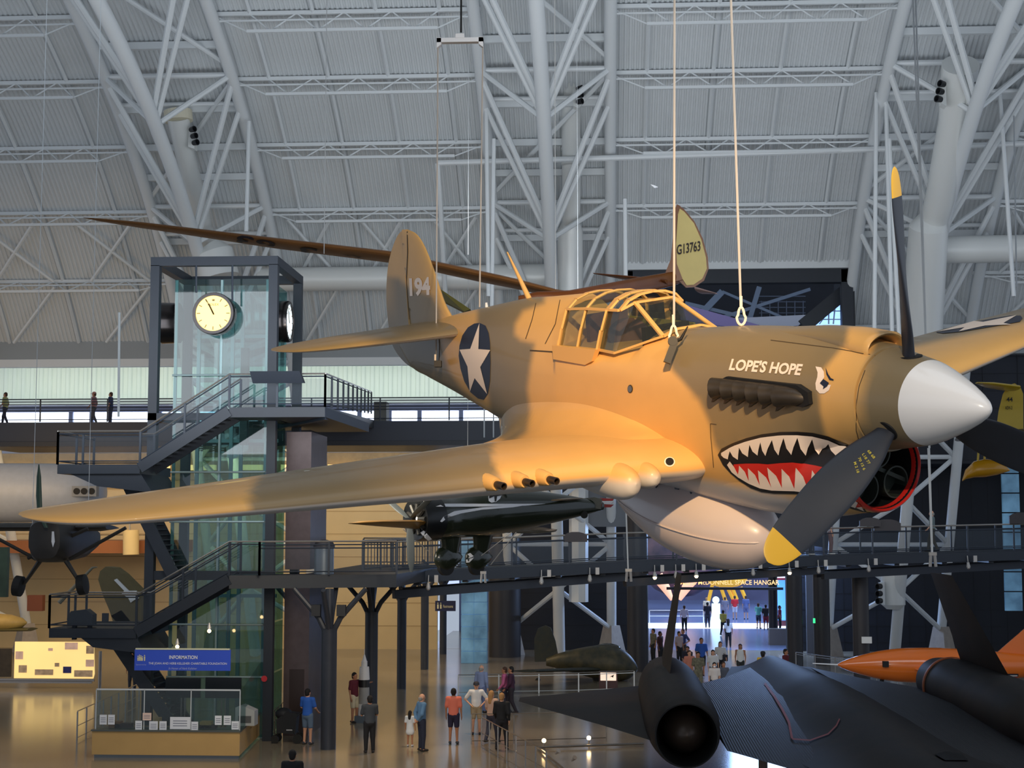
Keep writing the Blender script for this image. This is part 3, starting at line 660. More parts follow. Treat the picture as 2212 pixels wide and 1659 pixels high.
def strip(pts,w,h=.02):
    for i in range(len(pts)-1): b.beam(pts[i],pts[i+1],w,h)
for Hh,w in ((H0,.06),(H1,.034),(H2,.095),(H3[2:9],.05)): strip(Hh,w)
for k in (2,8): strip([H0[k],H1[k],H2[k],H3[k]],.055)
for k in (0,10): strip([H0[k],H1[k],H2[k]],.06)
b.build('canopy_frame',fr,p40)
b=MB()
for sd in (1,-1):
    f_=lambda v:Vector((v.x,v.y*sd,v.z))
    strip([f_(H3[2]),f_(sh)],.04); strip([f_(sh),f_(WB[2])],.04); strip([f_(v) for v in WB],.04)
strip([sh,Vector((sh.x,-sh.y,sh.z))],.05); strip([WB[3],Vector((-3.40,.13,.43))],.03)
b.build('windscreen_frame',fr,p40)
b=MB(); b.prism([(-4.95,-.42,.25),(-4.2,-.42,.25),(-4.28,-.42,.14),(-4.4,-.42,.10),(-4.95,-.42,.12)],(0,-.052,0)); b.build('canopy_skirt',fr,p40)
seat=mat('seat_brown',(92,62,52),.6); ol2=mat('cockpit_green',(150,145,85),.6)
MB().box((-4.72,-.22,.1),(-4.66,.22,.52)).build('seat_back',seat,p40)
MB().lathe([(0,.0),(.0,.2),(.03,.19),(.05,.0)],(-4.35,0,.31),(.5,-.3,.6),24).build('seat_cushion',seat,p40,True)
MB().prism([(-4.9,.33,.24),(-3.7,.30,.26),(-3.7,.27,.42),(-4.9,.31,.44)],(0,.02,0)).build('cockpit_side_wall',ol2,p40)
MB().box((-3.78,-.24,.2),(-3.72,.24,.44)).build('instrument_panel',dark,p40)
b=MB(); b.tube([(-3.6,-.02,.42),(-3.58,-.02,.56)],.006,6); b.tube([Vector((-3.58,-.02+.045*math.cos(a),.605+.045*math.sin(a))) for a in [2*PI*k/16 for k in range(17)]],.004,5,False)
b.build('ring_sight',dark,p40)
MB().tube([(-6.10,0,.6),(-6.46,0,1.08)],[.03,.008],10,flat=1).build('antenna_mast',fr,p40,True)
MB().tube([(-7.02,.0,.47),(-7.02,0,.54)],[.02,.012],8).build('tail_beacon',ivory,p40,True)
# ---- drop tank
tank=attr_mat('tank_paint',.32,(205,190,186),(205,190,186),coat=.3,noise=.04)
TP=[(0,.0),(.01,.05),(.04,.115),(.10,.18),(.2,.255),(.35,.315),(.55,.355),(.8,.37),(1.1,.36),(1.4,.32),(1.7,.25),(2.0,.16),(2.2,.085),(2.32,.03),(2.35,0)]
tk=MB().lathe([(t,catmull(TP,t)[0]) for t in [2.35*(1-math.cos(PI*i/50))/2 for i in range(51)]],(-2.46,0,-1.33),(-1,0,.03),48).build('drop_tank',tank,p40,True)
fl=[]
b=MB()
for sd in (1,-1):
    pts=[Vector((-2.46,0,-1.33))+Vector((-1,0,.03))*t+Vector((0,sd*(catmull(TP,t)[0]+.004),0)) for t in [2.35*i/40 for i in range(41)]]
    b.tube(pts,.008,6)
b.build('tank_seam',tank,tk,True)
stl=mat('brace_steel',(62,66,74),.5)
for x,y,dx in ((-3.15,-.2,-.25),(-3.75,-.17,-.2),(-3.15,.2,-.25),(-3.75,.17,-.2)): MB().tube([(x+dx,y*.7,-.9),(x,y*1.3,-1.12)],.014,8).build('tank_brace',stl,p40,True)
MB().beam((-3.5,0,-.95),(-3.5,0,-1.05),.4,.06,up=(1,0,0)).build('tank_rack',stl,p40)
# ---- undercarriage fairings, guns, exhausts
for sd in (-1,1):
    y=1.16*sd
    prof=[(0,0),(.02,.09),(.07,.15),(.16,.2),(.32,.225),(.6,.215),(1.0,.16),(1.5,.08),(1.8,.01)]
    o=[];
    for i in range(41):
        t=1.8*(1-math.cos(PI*i/40))/2; r_=catmull(prof,t)[0]
        r_*=.72; o.append([Vector((-2.68-t,y+r_*.82*math.cos(a),-.66+.02*t+r_*(1.05 if math.sin(a)<0 else .9)*math.sin(a))) for a in [2*PI*k/36 for k in range(36)]])
    q=MB().loft(o).build('gear_fairing',paint,p40,True); paintmask(q,lambda c,n:(0,sm(-.58,-.68,c.z)))
    o=[]
    for i in range(31):
        t=1.4*(1-math.cos(PI*i/30))/2; r_=catmull(prof,t*1.28)[0]*.52
        o.append([Vector((-2.72-t,y-sd*.235+r_*.9*math.cos(a),-.66+.02*t+r_*math.sin(a))) for a in [2*PI*k/36 for k in range(36)]])
    q=MB().loft(o).build('gear_fairing',paint,p40,True); paintmask(q,lambda c,n:(0,sm(-.58,-.68,c.z)))
    for yy in (1.86,2.07,2.31):
        le,te,z,t=catmull(WS,yy); z+=.045
        MB().tube([(le-.2,sd*yy,z),(le-.02,sd*yy,z),(le+.07,sd*yy,z),(le+.09,sd*yy,z)],[.075,.066,.055,.045],16,True).build('gun_fairing',fr,p40,True)
        MB().lathe([(0,.03),(.13,.03),(.13,.021),(.03,.02),(.03,0)],(le+.07,sd*yy,z),(1,0,0),16).build('gun_barrel',mat('gun_metal',(70,58,48),.4,.6),p40,True)
exh=mat('exhaust_steel',(70,64,58),.38,.5,noise=.3,nscale=12)
for sd in (-1,1):
    b=MB(); b.prism([(-2.38,sd*.40,.11),(-2.3,sd*.40,.14),(-1.45,sd*.40,.135),(-1.33,sd*.40,.09),(-1.32,sd*.40,.0),(-1.4,sd*.4,-.03),(-2.3,sd*.40,-.01)],(0,sd*.072,0)); b.build('exhaust_slot',dark,p40)
    for k in range(6):
        x=-1.42-k*.158
        if k==0: pts=[(x+.03,sd*.43,.03),(x-.05,sd*.47,.04),(x-.14,sd*.49,.045),(x-.22,sd*.515,.04)]; rs=[.04,.065,.075,.082]
        else: pts=[(x,sd*.43,.05),(x-.05,sd*.465,.05),(x-.14,sd*.49,.05),(x-.215,sd*.525,.045)]; rs=[.06,.07,.074,.086]
        b=MB(); b.tube([Vector(p) for p in pts],rs,14,False)
        e=Vector(pts[-1]); b.lathe([(-.0,.086 if k else .082),(-.0,.07),(-.1,.06)],e,(Vector(pts[-1])-Vector(pts[-2])).normalized(),14); b.prism([e+Vector(v) for v in ((.0,0,-.06),(-.03,.0,-.12),(.09,-sd*.01,-.055))],(0,-sd*.03,0))
        b.build('exhaust_stack',exh,p40,True)
# ---- marks painted on the skin
def world_bvh(objs):
    vs=[];fs=[]
    for o in objs:
        k=len(vs); vs+=[PM@v.co for v in o.data.vertices]; fs+=[tuple(i+k for i in p.vertices) for p in o.data.polygons]
    return BVHTree.FromPolygons(vs,fs)
bpy.context.view_layer.update()
BV=world_bvh([fus,chin,fin,rud,sring,scoop]+wings)
def cast(px,py,bv=None,mi=None):
    h=(bv or BV).ray_cast(EYE,ray(px,py).normalized())
    return (h[0],h[1]) if h[0] is not None else (None,None)
def decal(name,polys,m,parent=p40,off=.004,step=7,bv=None,inv=None,tris=None,gap=.25):
    b=MB(); inv=inv or PI_
    for P in polys:
        if tris is None:
            Q=[]
            for i in range(len(P)):
                a,c=P[i],P[(i+1)%len(P)]; n=max(1,int(math.hypot(c[0]-a[0],c[1]-a[1])/step))
                Q+=[(a[0]+(c[0]-a[0])*j/n,a[1]+(c[1]-a[1])*j/n) for j in range(n)]
            xs=[q[0] for q in Q]; ys=[q[1] for q in Q]; G=[]
            y=min(ys)+step*.5
            while y<max(ys):
                x=min(xs)+step*.5
                while x<max(xs):
                    if inpoly((x,y),Q) and polydist((x,y),Q)>step*.45: G.append((x,y))
                    x+=step
                y+=step
            r=delaunay_2d_cdt([Vector(q) for q in Q+G],[],[tuple(range(len(Q)))],1,1e-4); V2=[tuple(v) for v in r[0]]; F=[tuple(f) for f in r[2]]
        else: V2,F=tris
        pts=[];ok=[]
        for q in V2:
            h,n=cast(q[0],q[1],bv)
            if h is None: pts.append((0,0,0)); ok.append(False)
            else:
                if n.dot(EYE-h)<0: n=-n
                pts.append(inv@(h+n*off)); ok.append(True)
        F=[f for f in F if all(ok[i] for i in f) and max((Vector(pts[f[i]])-Vector(pts[f[i-1]])).length for i in range(len(f)))<gap]
        b.add(pts,F)
    return b.build(name,m,parent,True,False)
def Z(ox,oy,s,L): return [(ox+x/s,oy+y/s) for x,y in L]
blk=mat('mark_black',(24,20,20),.45); wht=mat('mark_white',(240,222,208),.45); red=mat('mark_red',(214,44,32),.4); nvy=mat('mark_navy',(28,34,56),.5)
m5=lambda L:Z(1472,800,2.989,L); m8=lambda L:Z(1472,400,2.989,L); m7=lambda L:Z(740,400,2.989,L)
U=[(237,545),(260,505),(330,470),(420,437),(520,412),(640,397),(750,395),(850,402),(950,425),(1020,455),(1090,485),(1180,525),(1260,570),(1300,640),(1230,700),(1180,760),(1200,830),(1260,865),(1330,875),(1400,850),(1450,800),(1480,740),(1490,700),(1498,760),(1450,830),(1385,880),(1320,908),(1250,918),(1170,912),(1100,893),(1040,868),(950,835),(860,812),(790,800),(700,797),(600,795),(520,785),(450,760),(380,715),(320,665),(270,610)]
iu=U.index((1090,485)); iv=U.index((1100,893)); mouth=decal('shark_mouth',[m5(U[:iu+1]+U[iv:])],blk,off=.004); decal('painted_jaw',[m5(U[iu:iv+1])],blk,mouth,off=.004,gap=.5)
RD=[(340,605),(420,600),(500,600),(560,605),(640,597),(720,593),(800,603),(870,615),(930,628),(1010,650),(1100,690),(1160,740),(1190,800),(1240,850),(1320,868),(1390,850),(1450,795),(1480,740),(1492,700),(1490,750),(1445,820),(1385,865),(1320,895),(1240,902),(1150,885),(1060,855),(950,820),(860,795),(780,772),(700,763),(600,765),(520,750),(450,725),(380,690),(345,640)]
decal('painted_gums',[m5(RD)],red,mouth,off=.007)
ub=[(250,538),(330,490),(420,458),(520,432),(640,418),(750,416),(850,423),(950,447),(1020,478),(1100,510)]
def yat(L,x): return lerp([p[0] for p in L],[p[1] for p in L],x)
va=[(262,545),(318,520),(378,497),(445,478),(515,462),(590,448),(665,435),(752,432),(848,440),(952,470),(1095,515)]
tp=[(305,572),(370,575),(435,557),(497,548),(548,550),(632,547),(715,543),(803,547),(893,548),(1005,555)]
for i in range(10):
    a,c,t=va[i],va[i+1],tp[i]; lx=max(a[0],252); mid=(a[0]+c[0])/2
    P=[(lx,yat(ub,lx)),(mid,yat(ub,mid)),(c[0],yat(ub,c[0])),c,(t[0]+(c[0]-t[0])*.35,t[1]-(t[1]-c[1])*.45),t,(t[0]+(a[0]-t[0])*.62,t[1]-(t[1]-a[1])*.38),a]
    decal('painted_tooth',[m5(P)],wht,mouth,off=.010,step=9)
lb=[(300,610),(320,645),(380,695),(450,735),(520,762),(600,775),(700,775),(790,780),(870,800),(950,825)]
vl=[(370,672),(440,712),(512,740),(587,755),(655,757),(735,762),(825,775),(918,790)]; tl=[(378,612),(435,628),(500,642),(560,625),(652,632),(743,625),(850,645)]
LT=[[(300,608),(318,585),(345,620),(372,672),(376,692),(330,655)]]
for i in range(7):
    a,c,t=vl[i],vl[i+1],tl[i]; LT.append([(a[0],yat(lb,a[0])),a,(t[0]+(a[0]-t[0])*.3,t[1]+(a[1]-t[1])*.5),t,(t[0]+(c[0]-t[0])*.6,t[1]+(c[1]-t[1])*.4),c,(c[0],yat(lb,c[0]))])
LT+=[[(1055,858),(1100,790),(1145,740),(1152,800),(1142,850),(1125,882)],[(1130,880),(1200,868),(1250,853),(1246,888),(1225,905),(1180,902)],[(1240,908),(1290,888),(1322,872),(1316,892),(1300,908)],[(1345,888),(1388,850),(1378,872)]]
for P in LT: decal('painted_tooth',[m5(P)],wht,mouth,off=.010,step=9,gap=2)
eye=decal('painted_eye',[m8([(868,1172),(905,1178),(922,1205),(925,1240),(908,1272),(930,1290),(968,1290),(955,1325),(925,1345),(895,1345),(872,1320),(868,1280),(880,1240),(882,1210)])],wht,off=.005)
decal('painted_pupil',[m8([(898,1280),(920,1252),(957,1278),(945,1300),(918,1318),(922,1300)]),m8([(935,1180),(952,1222),(970,1248),(988,1256),(986,1263),(960,1258),(940,1222)])],nvy,eye,off=.008,step=4)
def textpx(name,s,tl,tr,bl,m,off=.006,thick=0.,parent=p40,bv=None,shear=0.,inv=None):
    uv,f=text_mesh(s,thick,shear)
    # split long edges so that letters hug the skin
    V=[(bl[0]+(tr[0]-tl[0])*u+(tl[0]-bl[0])*v,bl[1]+(tr[1]-tl[1])*u+(tl[1]-bl[1])*v) for u,v in uv]
    return decal(name,[V],m,parent,off,tris=(V,f),bv=bv,inv=inv)
P1=lambda x,y:(1472+x/2.989,400+y/2.989)
textpx('painted_name',"LOPE'S HOPE",P1(330,1120),P1(790,1155),P1(308,1195),wht,thick=.035)
P2=lambda x,y:(740+x/2.989,400+y/2.989)
textpx('painted_number','194',P2(432,600),P2(566,592),P2(437,720),wht,thick=.045)
z3=lambda L:Z(800,470,3.6875,L)
rdl=decal('roundel',[z3([(873,840),(920,862),(945,920),(956,1000),(960,1150),(955,1300),(940,1400),(905,1450),(860,1440),(800,1390),(750,1300),(720,1200),(706,1100),(712,1020),(735,940),(780,875),(830,845)])],nvy,off=.004)
decal('roundel_star',[z3([(873,842),(865,1048),(960,1055),(880,1190),(935,1405),(835,1278),(797,1385),(778,1185),(715,1052),(800,1046)])],wht,rdl,off=.007)
rdl=decal('roundel',[m8([(1642,952),(1720,930),(1850,893),(2000,865),(2120,845),(2190,845),(2203,862),(2185,885),(2100,900),(1950,925),(1800,950),(1690,960)])],nvy,off=.006,gap=1.,step=5)
decal('roundel_star',[m8([(1660,950),(1775,915),(1890,882),(1950,888),(2165,845),(2080,895),(2130,905),(1960,912),(1790,950),(1830,922)])],wht,rdl,off=.010,gap=1.,step=5)
pl=mat('panel_gap',(70,56,38),.7)
def linepx(name,pts,w,m,parent=p40,off=.003):
    P=[]; Q=[]
    for i,p in enumerate(pts):
        a=pts[max(i-1,0)];c=pts[min(i+1,len(pts)-1)]; dx,dy=c[0]-a[0],c[1]-a[1]; L=math.hypot(dx,dy); nx,ny=-dy/L*w/2,dx/L*w/2
        P.append((p[0]+nx,p[1]+ny)); Q.append((p[0]-nx,p[1]-ny))
    return decal(name,[P+Q[::-1]],m,parent,off,step=12)
for pts,w in (([(1869,800),(1856,835),(1849,880),(1850,930),(1858,960)],1.6),([(1158,655),(1150,690),(1136,732)],1.6),([(1210,648),(1200,700),(1178,743)],1.6),([(1145,757),(1207,761)],3),
   ([(1535,915),(1536,945),(1542,1010)],1.3),([(1665,735),(1800,752),(1890,768)],1.4),([(943,688),(950,740),(948,790)],1.3),([(880,500),(881,545),(878,610),(884,690)],2.),([(1535,915),(1548,917)],1.3),
   ([(1850,870),(1600,852)],.0)):
    if w: linepx('panel_line',pts,w,pl)
for c,r_ in (((1362,840),(4.5,7)),((1446,998),(9,8))):
    decal('filler_hole',[[(c[0]+r_[0]*math.cos(a)*1.3,c[1]+r_[1]*math.sin(a)*1.3) for a in [2*PI*k/16 for k in range(16)]]],wht if r_[0]>6 else pl,off=.004,step=5)
    decal('filler_hole',[[(c[0]+r_[0]*math.cos(a),c[1]+r_[1]*math.sin(a)) for a in [2*PI*k/16 for k in range(16)]]],dark if r_[0]>6 else mat('port_gray',(90,96,110),.5),off=.008,step=5)
# stencils on the blades
BB=BVHTree.FromPolygons([PM@v.co for v in blades[1].data.vertices],[tuple(p.vertices) for p in blades[1].data.polygons])
ys=mat('stencil_yellow',(190,170,50),.5)
M0=(1472,800)
def zz(x,y): return (1472+x/2.989,800+y/2.989)
for s,a,bq,c in (('60 68',(1185,530),(1210,505),(1240,550)),('18 77 W',(1150,565),(1185,540),(1200,600)),('L 15 75',(1125,605),(1165,570),(1180,640)),('DRWG 7899 M',(1113,690),(1195,580),(1135,705))):
    d_=Vector(c)-Vector(a); e_=Vector(bq)-Vector(a)
for i,(s,p0,p1) in enumerate((('68 68',(1212,512),(1253,562)),('L18 77',(1180,535),(1222,600)),('70 15 6',(1155,560),(1190,640)),('M 2 18',(1128,590),(1150,660)),)):
    q0=Vector(zz(*p0)); q1=Vector(zz(*p1)); e=(q1-q0); n=Vector((-e.y,e.x)).normalized()*-6
    textpx('blade_stencil',s,(q0.x-n.x*0,q0.y),(q1.x,q1.y),(q0.x-n.x,q0.y-n.y),ys,off=.003,thick=.02,parent=blades[1],bv=BB)
# ---- hoist gear on the airframe
hm=mat('hook_black',(26,24,24),.5,.4); cb=mat('cable_cream',(186,176,166),.5); shk=mat('shackle_cream',(232,214,196),.45)
# ================================================================ clock tower, stairs, walkways
BL=mat('rail_navy',(38,46,58),.5,.1); MESH=mat('rail_mesh',(70,80,92),.6,alpha=.22); HR=mat('handrail_steel',(165,160,155),.25,.8)
TREAD=mat('tread_dark',(38,42,50),.6)
A_=AZ(578,1600); YF=A_.y
XR=A_.x; XL=AY(331,900,YF).x; DT_=4.1; ZT=AY(590,572,YF).z
tw=empty('clock_tower',(XL,YF,0),label='navy steel clock tower frame around the glass lift shaft',cat='tower')
W_=XR-XL; ZT2=ZT
for x,y in ((0,0),(W_,0),(0,DT_),(W_,DT_)): MB().box((x-.15,y-.15,0),(x+.15,y+.15,ZT)).build('post',NAVY,tw)
for a,c in (((-.15,-.15),(W_+.15,.15)),((-.15,DT_-.15),(W_+.15,DT_+.15)),((-.15,.15),(.15,DT_-.15)),((W_-.15,.15),(W_+.15,DT_-.15))):
    MB().box((a[0],a[1],ZT-.02),(c[0],c[1],ZT+.28)).build('ring_beam',NAVY,tw)
    z=AY(500,900,YF).z; MB().box((a[0],a[1],z-.12),(c[0],c[1],z+.12)).build('ring_beam',NAVY,tw)
z=AY(400,1243,YF).z; MB().box((.15,-.1,z-.15),(W_-.15,.1,z+.15)).build('ring_beam',NAVY,tw)
GT=glass('lift_glass',(172,208,208),.20); MUL=mat('mullion_pale',(150,170,172),.35,.3)
gl=empty('glass_lift_shaft',(XL,YF,0),label='tall teal glass lift shaft inside the navy tower frame',cat='lift shaft')
gx0,gx1,gy0,gy1=.5,W_-.3,.55,3.6; rows_=[0,2.0,3.72,5.4,7.12,8.78,12.05,ZT-.35]; gm=(gx0+gx1)/2
for i in range(len(rows_)-1):
    z0,z1=rows_[i]+.03,rows_[i+1]-.03
    for a,c in ((gx0,gm-.03),(gm+.03,gx1)): MB().quad((a,gy0,z0),(c,gy0,z0),(c,gy0,z1),(a,gy0,z1)).build('glass_pane',GT,gl)
    MB().quad((gx1,gy0+.05,z0),(gx1,gy1,z0),(gx1,gy1,z1),(gx1,gy0+.05,z1)).build('glass_pane',GT,gl)
    if i: MB().tube([(gx0,gy0-.12,rows_[i]),(gx1,gy0-.12,rows_[i])],.035,8).build('transom',MUL,gl)
for x in (gx0+.25,gm-.15,gm+.2,gx1-.3): MB().box((x-.06,gy1-.8,0),(x+.06,gy1-.68,ZT-.4)).build('guide_rail',MUL,gl)
for x in (gx0+.05,gm,gx1-.05): MB().box((x-.045,gy0+.04,0),(x+.045,gy0+.13,ZT-.4)).build('mullion',MUL,gl)
for z in (4.5,8.2,9.9,11.4,13.6): MB().box((gx0+.1,gy1-.7,z),(gx1-.1,gy1-.6,z+.12)).build('cross_tie',MUL,gl)
MB().box((gm+.25,gy1-1.2,9.8),(gm+.5,gy1-.9,13.2)).build('lift_motor',mat('machine_grey',(60,70,72),.5),gl)
MB().quad((gx0,gy1,0),(gx1,gy1,0),(gx1,gy1,ZT-.4),(gx0,gy1,ZT-.4)).build('back_glass',GT,gl)
# clocks
BZ=mat('clock_bezel',(70,66,66),.2,.9)
def clock(name,lab,c,nrm,r,warm,e):
    q=empty(name,c,label=lab,cat='clock'); n=Vector(nrm); up=Vector((0,0,1)); rt=n.cross(up)*-1
    MB().lathe([(-.45,0),(-.45,r*.9),(-.35,r*1.0),(0,r),(.06,r*.97),(.06,r*.84),(.0,r*.83),(-.02,0)],(0,0,0),n,48).build('case',BZ,q,True)
    MB().lathe([(.0,0),(.0,r*.83),(.012,r*.83),(.013,0)],(0,0,0),n,48).build('clock_face',mat('face_'+('warm' if warm else 'cool'),(255,220,130) if warm else (225,240,245),1,emit=e),q)
    hn=mat('clock_hand',(120,95,55),.4,.5); o=n*.03
    def bar(a,r0,r1,w,nm): d=rt*math.sin(R(a))+up*math.cos(R(a)); MB().beam(o+d*r0,o+d*r1,w,.01,up=n).build(nm,hn,q)
    for k in range(1,12): bar(k*30,r*.62,r*.78,r*.035,'hour_mark')
    bar(-28,-r*.08,r*.74,r*.04,'minute_hand'); bar(-26,-.05*r,r*.5,r*.07,'hour_hand')
    p0=o-rt*r*.26+up*r*.36; text_flat('dial_name','ROLEX',p0,rt*r*.52,up*r*.11,hn,q,nrm=n,off=.0)
    b=MB(); t=o+up*r*.63
    b.add([t-rt*r*.05-up*.05*r,t+rt*r*.05-up*.05*r]+[t+rt*r*x+up*r*y for x,y in ((.08,.05),(.04,.0),(.03,.07),(0,.01),(-.03,.07),(-.04,0),(-.08,.05))],[tuple(range(9))]); b.build('crown_emblem',hn,q,fix=False)
    return q
cf=AY(461,677,YF-.1); clock('tower_clock','round warm lit clock on the front of the glass tower',cf,(0,-1,0),47/FPX*YF,True,1.15)
cs=Vector((XR+.15,YF+1.75,AY(638,696,YF+1.9).z)); clock('tower_clock','round clock with white face on the right side of the tower',cs,(1,0,0),.72,False,1.0)
cl_=Vector((XL-.0,YF+1.9,cs.z)); o=MB().lathe([(-.3,0),(-.3,.7),(.3,.72),(.3,0)],cl_,(-1,0,0),40).build('tower_clock',BZ,None,True); tag(o,'dark back of the clock on the left side of the tower','clock')
for x in (424,502): tag(MB().tube([AY(x,570,YF-.1),AY(x,632 if x<430 else 650,YF-.1)],.035,6).build('hanger_rod',BL),f'thin rod hanging the warm lit clock, {"left" if x<430 else "right"} of two','rod')
def rail(name,lab,pts,h=1.07,sp=1.9,mesh=True,col=None,mid=(.92,),hand=True,grp=None,r=.03,pick=0):
    q=empty(name,pts[0],label=lab,cat='railing',group=grp); o=Vector(pts[0]); P=[Vector(p)-o for p in pts]; up=Vector((0,0,h)); m_=col or BL
    MB().tube([p+up for p in P],r,6).build('top_rail',HR if hand else m_,q,True)
    for k,mz in enumerate(mid): MB().tube([p+up*mz for p in P],r*.8,6).build('middle_rail',m_,q,True)
    MB().tube([p+up*.1 for p in P],r*.8,6).build('bottom_rail',m_,q,True)
    for i in range(len(P)-1):
        L=(P[i+1]-P[i]).length; n=max(1,round(L/sp))
        for j in range(n+(i==len(P)-2)):
            p=P[i]+(P[i+1]-P[i])*j/n; MB().beam(p,p+up*.98,min(.07,r*2.3),min(.05,r*2)).build('post',m_,q)
        if mesh: MB().add([P[i]+up*.12,P[i+1]+up*.12,P[i+1]+up*.85,P[i]+up*.85],[(0,1,2,3)]).build('mesh_infill',MESH,q)
        if pick:
            b=MB(); k=int(L/pick)
            for j in range(k): p=P[i]+(P[i+1]-P[i])*(j+.5)/k; b.beam(p+up*.1,p+up*.95,.03)
            b.build('pickets',m_,q)
    return q
def stair(name,lab,a,c,w,nst,depth=.34):
    """flight from a (low, front edge) to c (high, front edge); w = width towards +Y"""
    a=Vector(a);c=Vector(c); q=empty(name,a,label=lab,cat='staircase'); d=c-a
    for y in (0,w): MB().beam(Vector((0,y,-.12)),d+Vector((0,y,-.12)),.08,depth).build('stringer',NAVY,q)
    for i in range(nst):
        t=(i+.5)/nst; p=d*t; MB().box((p.x-.17,.04,p.z-.03),(p.x+.17,w-.04,p.z+.01)).build('tread',TREAD,q)
    return q
YS=YF-2.0; SW=1.55
zA=AY(300,1003,YS).z; zB=AY(495,880,YS).z; xA=AY(302,1003,YS).x; xB=AY(495,880,YS).x; xE=AY(702,885,YS).x; xW=AY(124,1003,YS).x
def deck(name,lab,poly,z,th=.3,m_=None):
    o=MB().prism([Vector((x,y,z-th)) for x,y in poly],(0,0,th)).build(name,m_ or NAVY); tag(o,lab,'platform'); return o
deck('stair_landing','navy stair landing at the left foot of the upper flight',[(xW,YS),(xA,YS),(xA,YS+SW+2.0),(xW,YS+SW+2.0)],zA)
stair('staircase','upper navy flight climbing right in front of the glass tower',(xA,YS,zA),(xB,YS,zB),SW,15)
deck('tower_platform','dark platform at the top of the upper flight in front of the clock tower',[(xB,YS),(xE,YS),(xE+.2,YF+6),(XR+.4,YF+6),(XR+.4,YF-.3),(xB,YF-.3)],zB,.32)
rail('stair_railing','railing along the front of the upper flight and its platforms',[(xW,YS,zA),(xA,YS,zA),(xB,YS,zB),(xE,YS,zB)])
rail('stair_railing','rear railing of the upper flight close to the glass',[(xW+.3,YS+SW,zA),(xA,YS+SW,zA),(xB,YS+SW,zB)],mesh=False)
rail('stair_railing','short railing on the left end of the upper stair landing',[(xW,YS,zA),(xW,YS+SW+2,zA)],mesh=False)
YG=AY(300,912,80).y; zG=AY(300,914,80).z
rail('bridge_railing','railing of the bridge leading back from the tower platform to the far gallery',[(xE,YS,zB),(AY(802,905,74).x,74,zG)],mesh=True,sp=2.6)
MB_=MB(); x2=AY(802,905,76).x; o=MB().prism([Vector((xE-3.2,YS+6,zB-.4)),Vector((xE,YS,zB-.4)),Vector((x2,77,zG-.5)),Vector((x2-4,77,zG-.5))],(0,0,.4)).build('bridge_deck',NAVY); tag(o,'navy bridge deck sloping back from the tower platform to the far gallery','bridge')
# lower flights
zC=AY(292,1358,YS).z; zD=AY(500,1243,YS).z; xC=AY(294,1358,YS).x; xD=AY(495,1243,YS).x; xV=AY(106,1358,YS).x
deck('stair_landing','navy stair landing above the blue information banner, left end',[(xV,YS),(xC,YS),(xC,YS+SW+2.2),(xV,YS+SW+2.2)],zC)
stair('staircase','lower navy flight climbing right above the information banner',(xC,YS,zC),(xD,YS,zD),SW,13)
rail('stair_railing','railing along the front of the lower flight above the information banner',[(xV,YS,zC),(xC,YS,zC),(xD,YS,zD),(AY(560,1243,YS).x,YS,zD)])
rail('stair_railing','rear railing of the lower flight above the information banner',[(xV+.3,YS+SW,zC),(xC,YS+SW,zC),(xD,YS+SW,zD)],mesh=False)
rail('stair_railing','short railing on the left end of the lower stair landing',[(xV,YS,zC),(xV,YS+SW+2,zC)],mesh=False)
stair('staircase','dark flight running down right from the upper landing behind the wing',(AY(345,1200,YS).x,YS+SW+.15,zD),(xW+1.6,YS+SW+.15,zA-.1),SW-.3,20,.4)
stair('staircase','dark flight seen from below, dropping to the floor behind the information desk',(AY(402,1560,YS+2).x,YS+SW+.15,.1),(xV+1.4,YS+SW+.15,zC-.1),SW,20,.4)
b=MB(); b.prism([(xW+.4,YS+.1,zA-.3),(xA,YS+.1,zA-.3),(xA+.4,YS+.1,zA-.9),(xW+1.3,YS+.1,zA-.7)],(0,3.2,0)); tag(b.build('stair_bracket',NAVY),'dark tapered bracket under the upper stair landing','bracket')
b=MB(); b.prism([(xV+1.0,YS+.1,zC-.3),(xC,YS+.1,zC-.3),(xC+.3,YS+.1,zC-.8),(xV+1.4,YS+.1,zC-.6)],(0,3.2,0)); tag(b.build('stair_bracket',NAVY),'dark tapered bracket under the lower stair landing','bracket')
# walkway from the tower, then the long ramp
xT=AY(852,1250,YS+1).x; YD=YS
deck('walkway_deck','navy walkway deck between the lower flight and the ramp',[(xD,YD),(xT,YD+1.5),(xT+.5,YD+14),(XR+1.2,YD+14),(XR+1.2,YF-.3),(xD,YF-.3)],zD,.42)
rail('walkway_railing','front railing of the walkway deck right of the tower',[(AY(560,1243,YS).x,YD,zD),(xT,YD+1.5,zD)],mid=(.9,.8),mesh=True)
rail('walkway_railing','picket railing at the back of the walkway deck, lit tan behind',[(XR+1.3,YD+13.6,zD),(xT+1.8,YD+13.8,zD)],pick=.35,mesh=False)
rail('walkway_railing','picket railing going back along the right side of the walkway deck',[(xT-1.5,YD+4.0,zD),(xT+.2,YD+13.6,zD)],pick=.35,mesh=False)
RP=[AY(846,1236,56),AY(1350,1213,60),AY(1780,1200,63.5),AY(2290,1186,67)]; RP.append(RP[3]+(RP[3]-RP[2])*2)
rw=empty('ramp_bridge',RP[0],label='long dark ramp bridge crossing behind the propeller and the drop tank',cat='bridge'); o=RP[0]
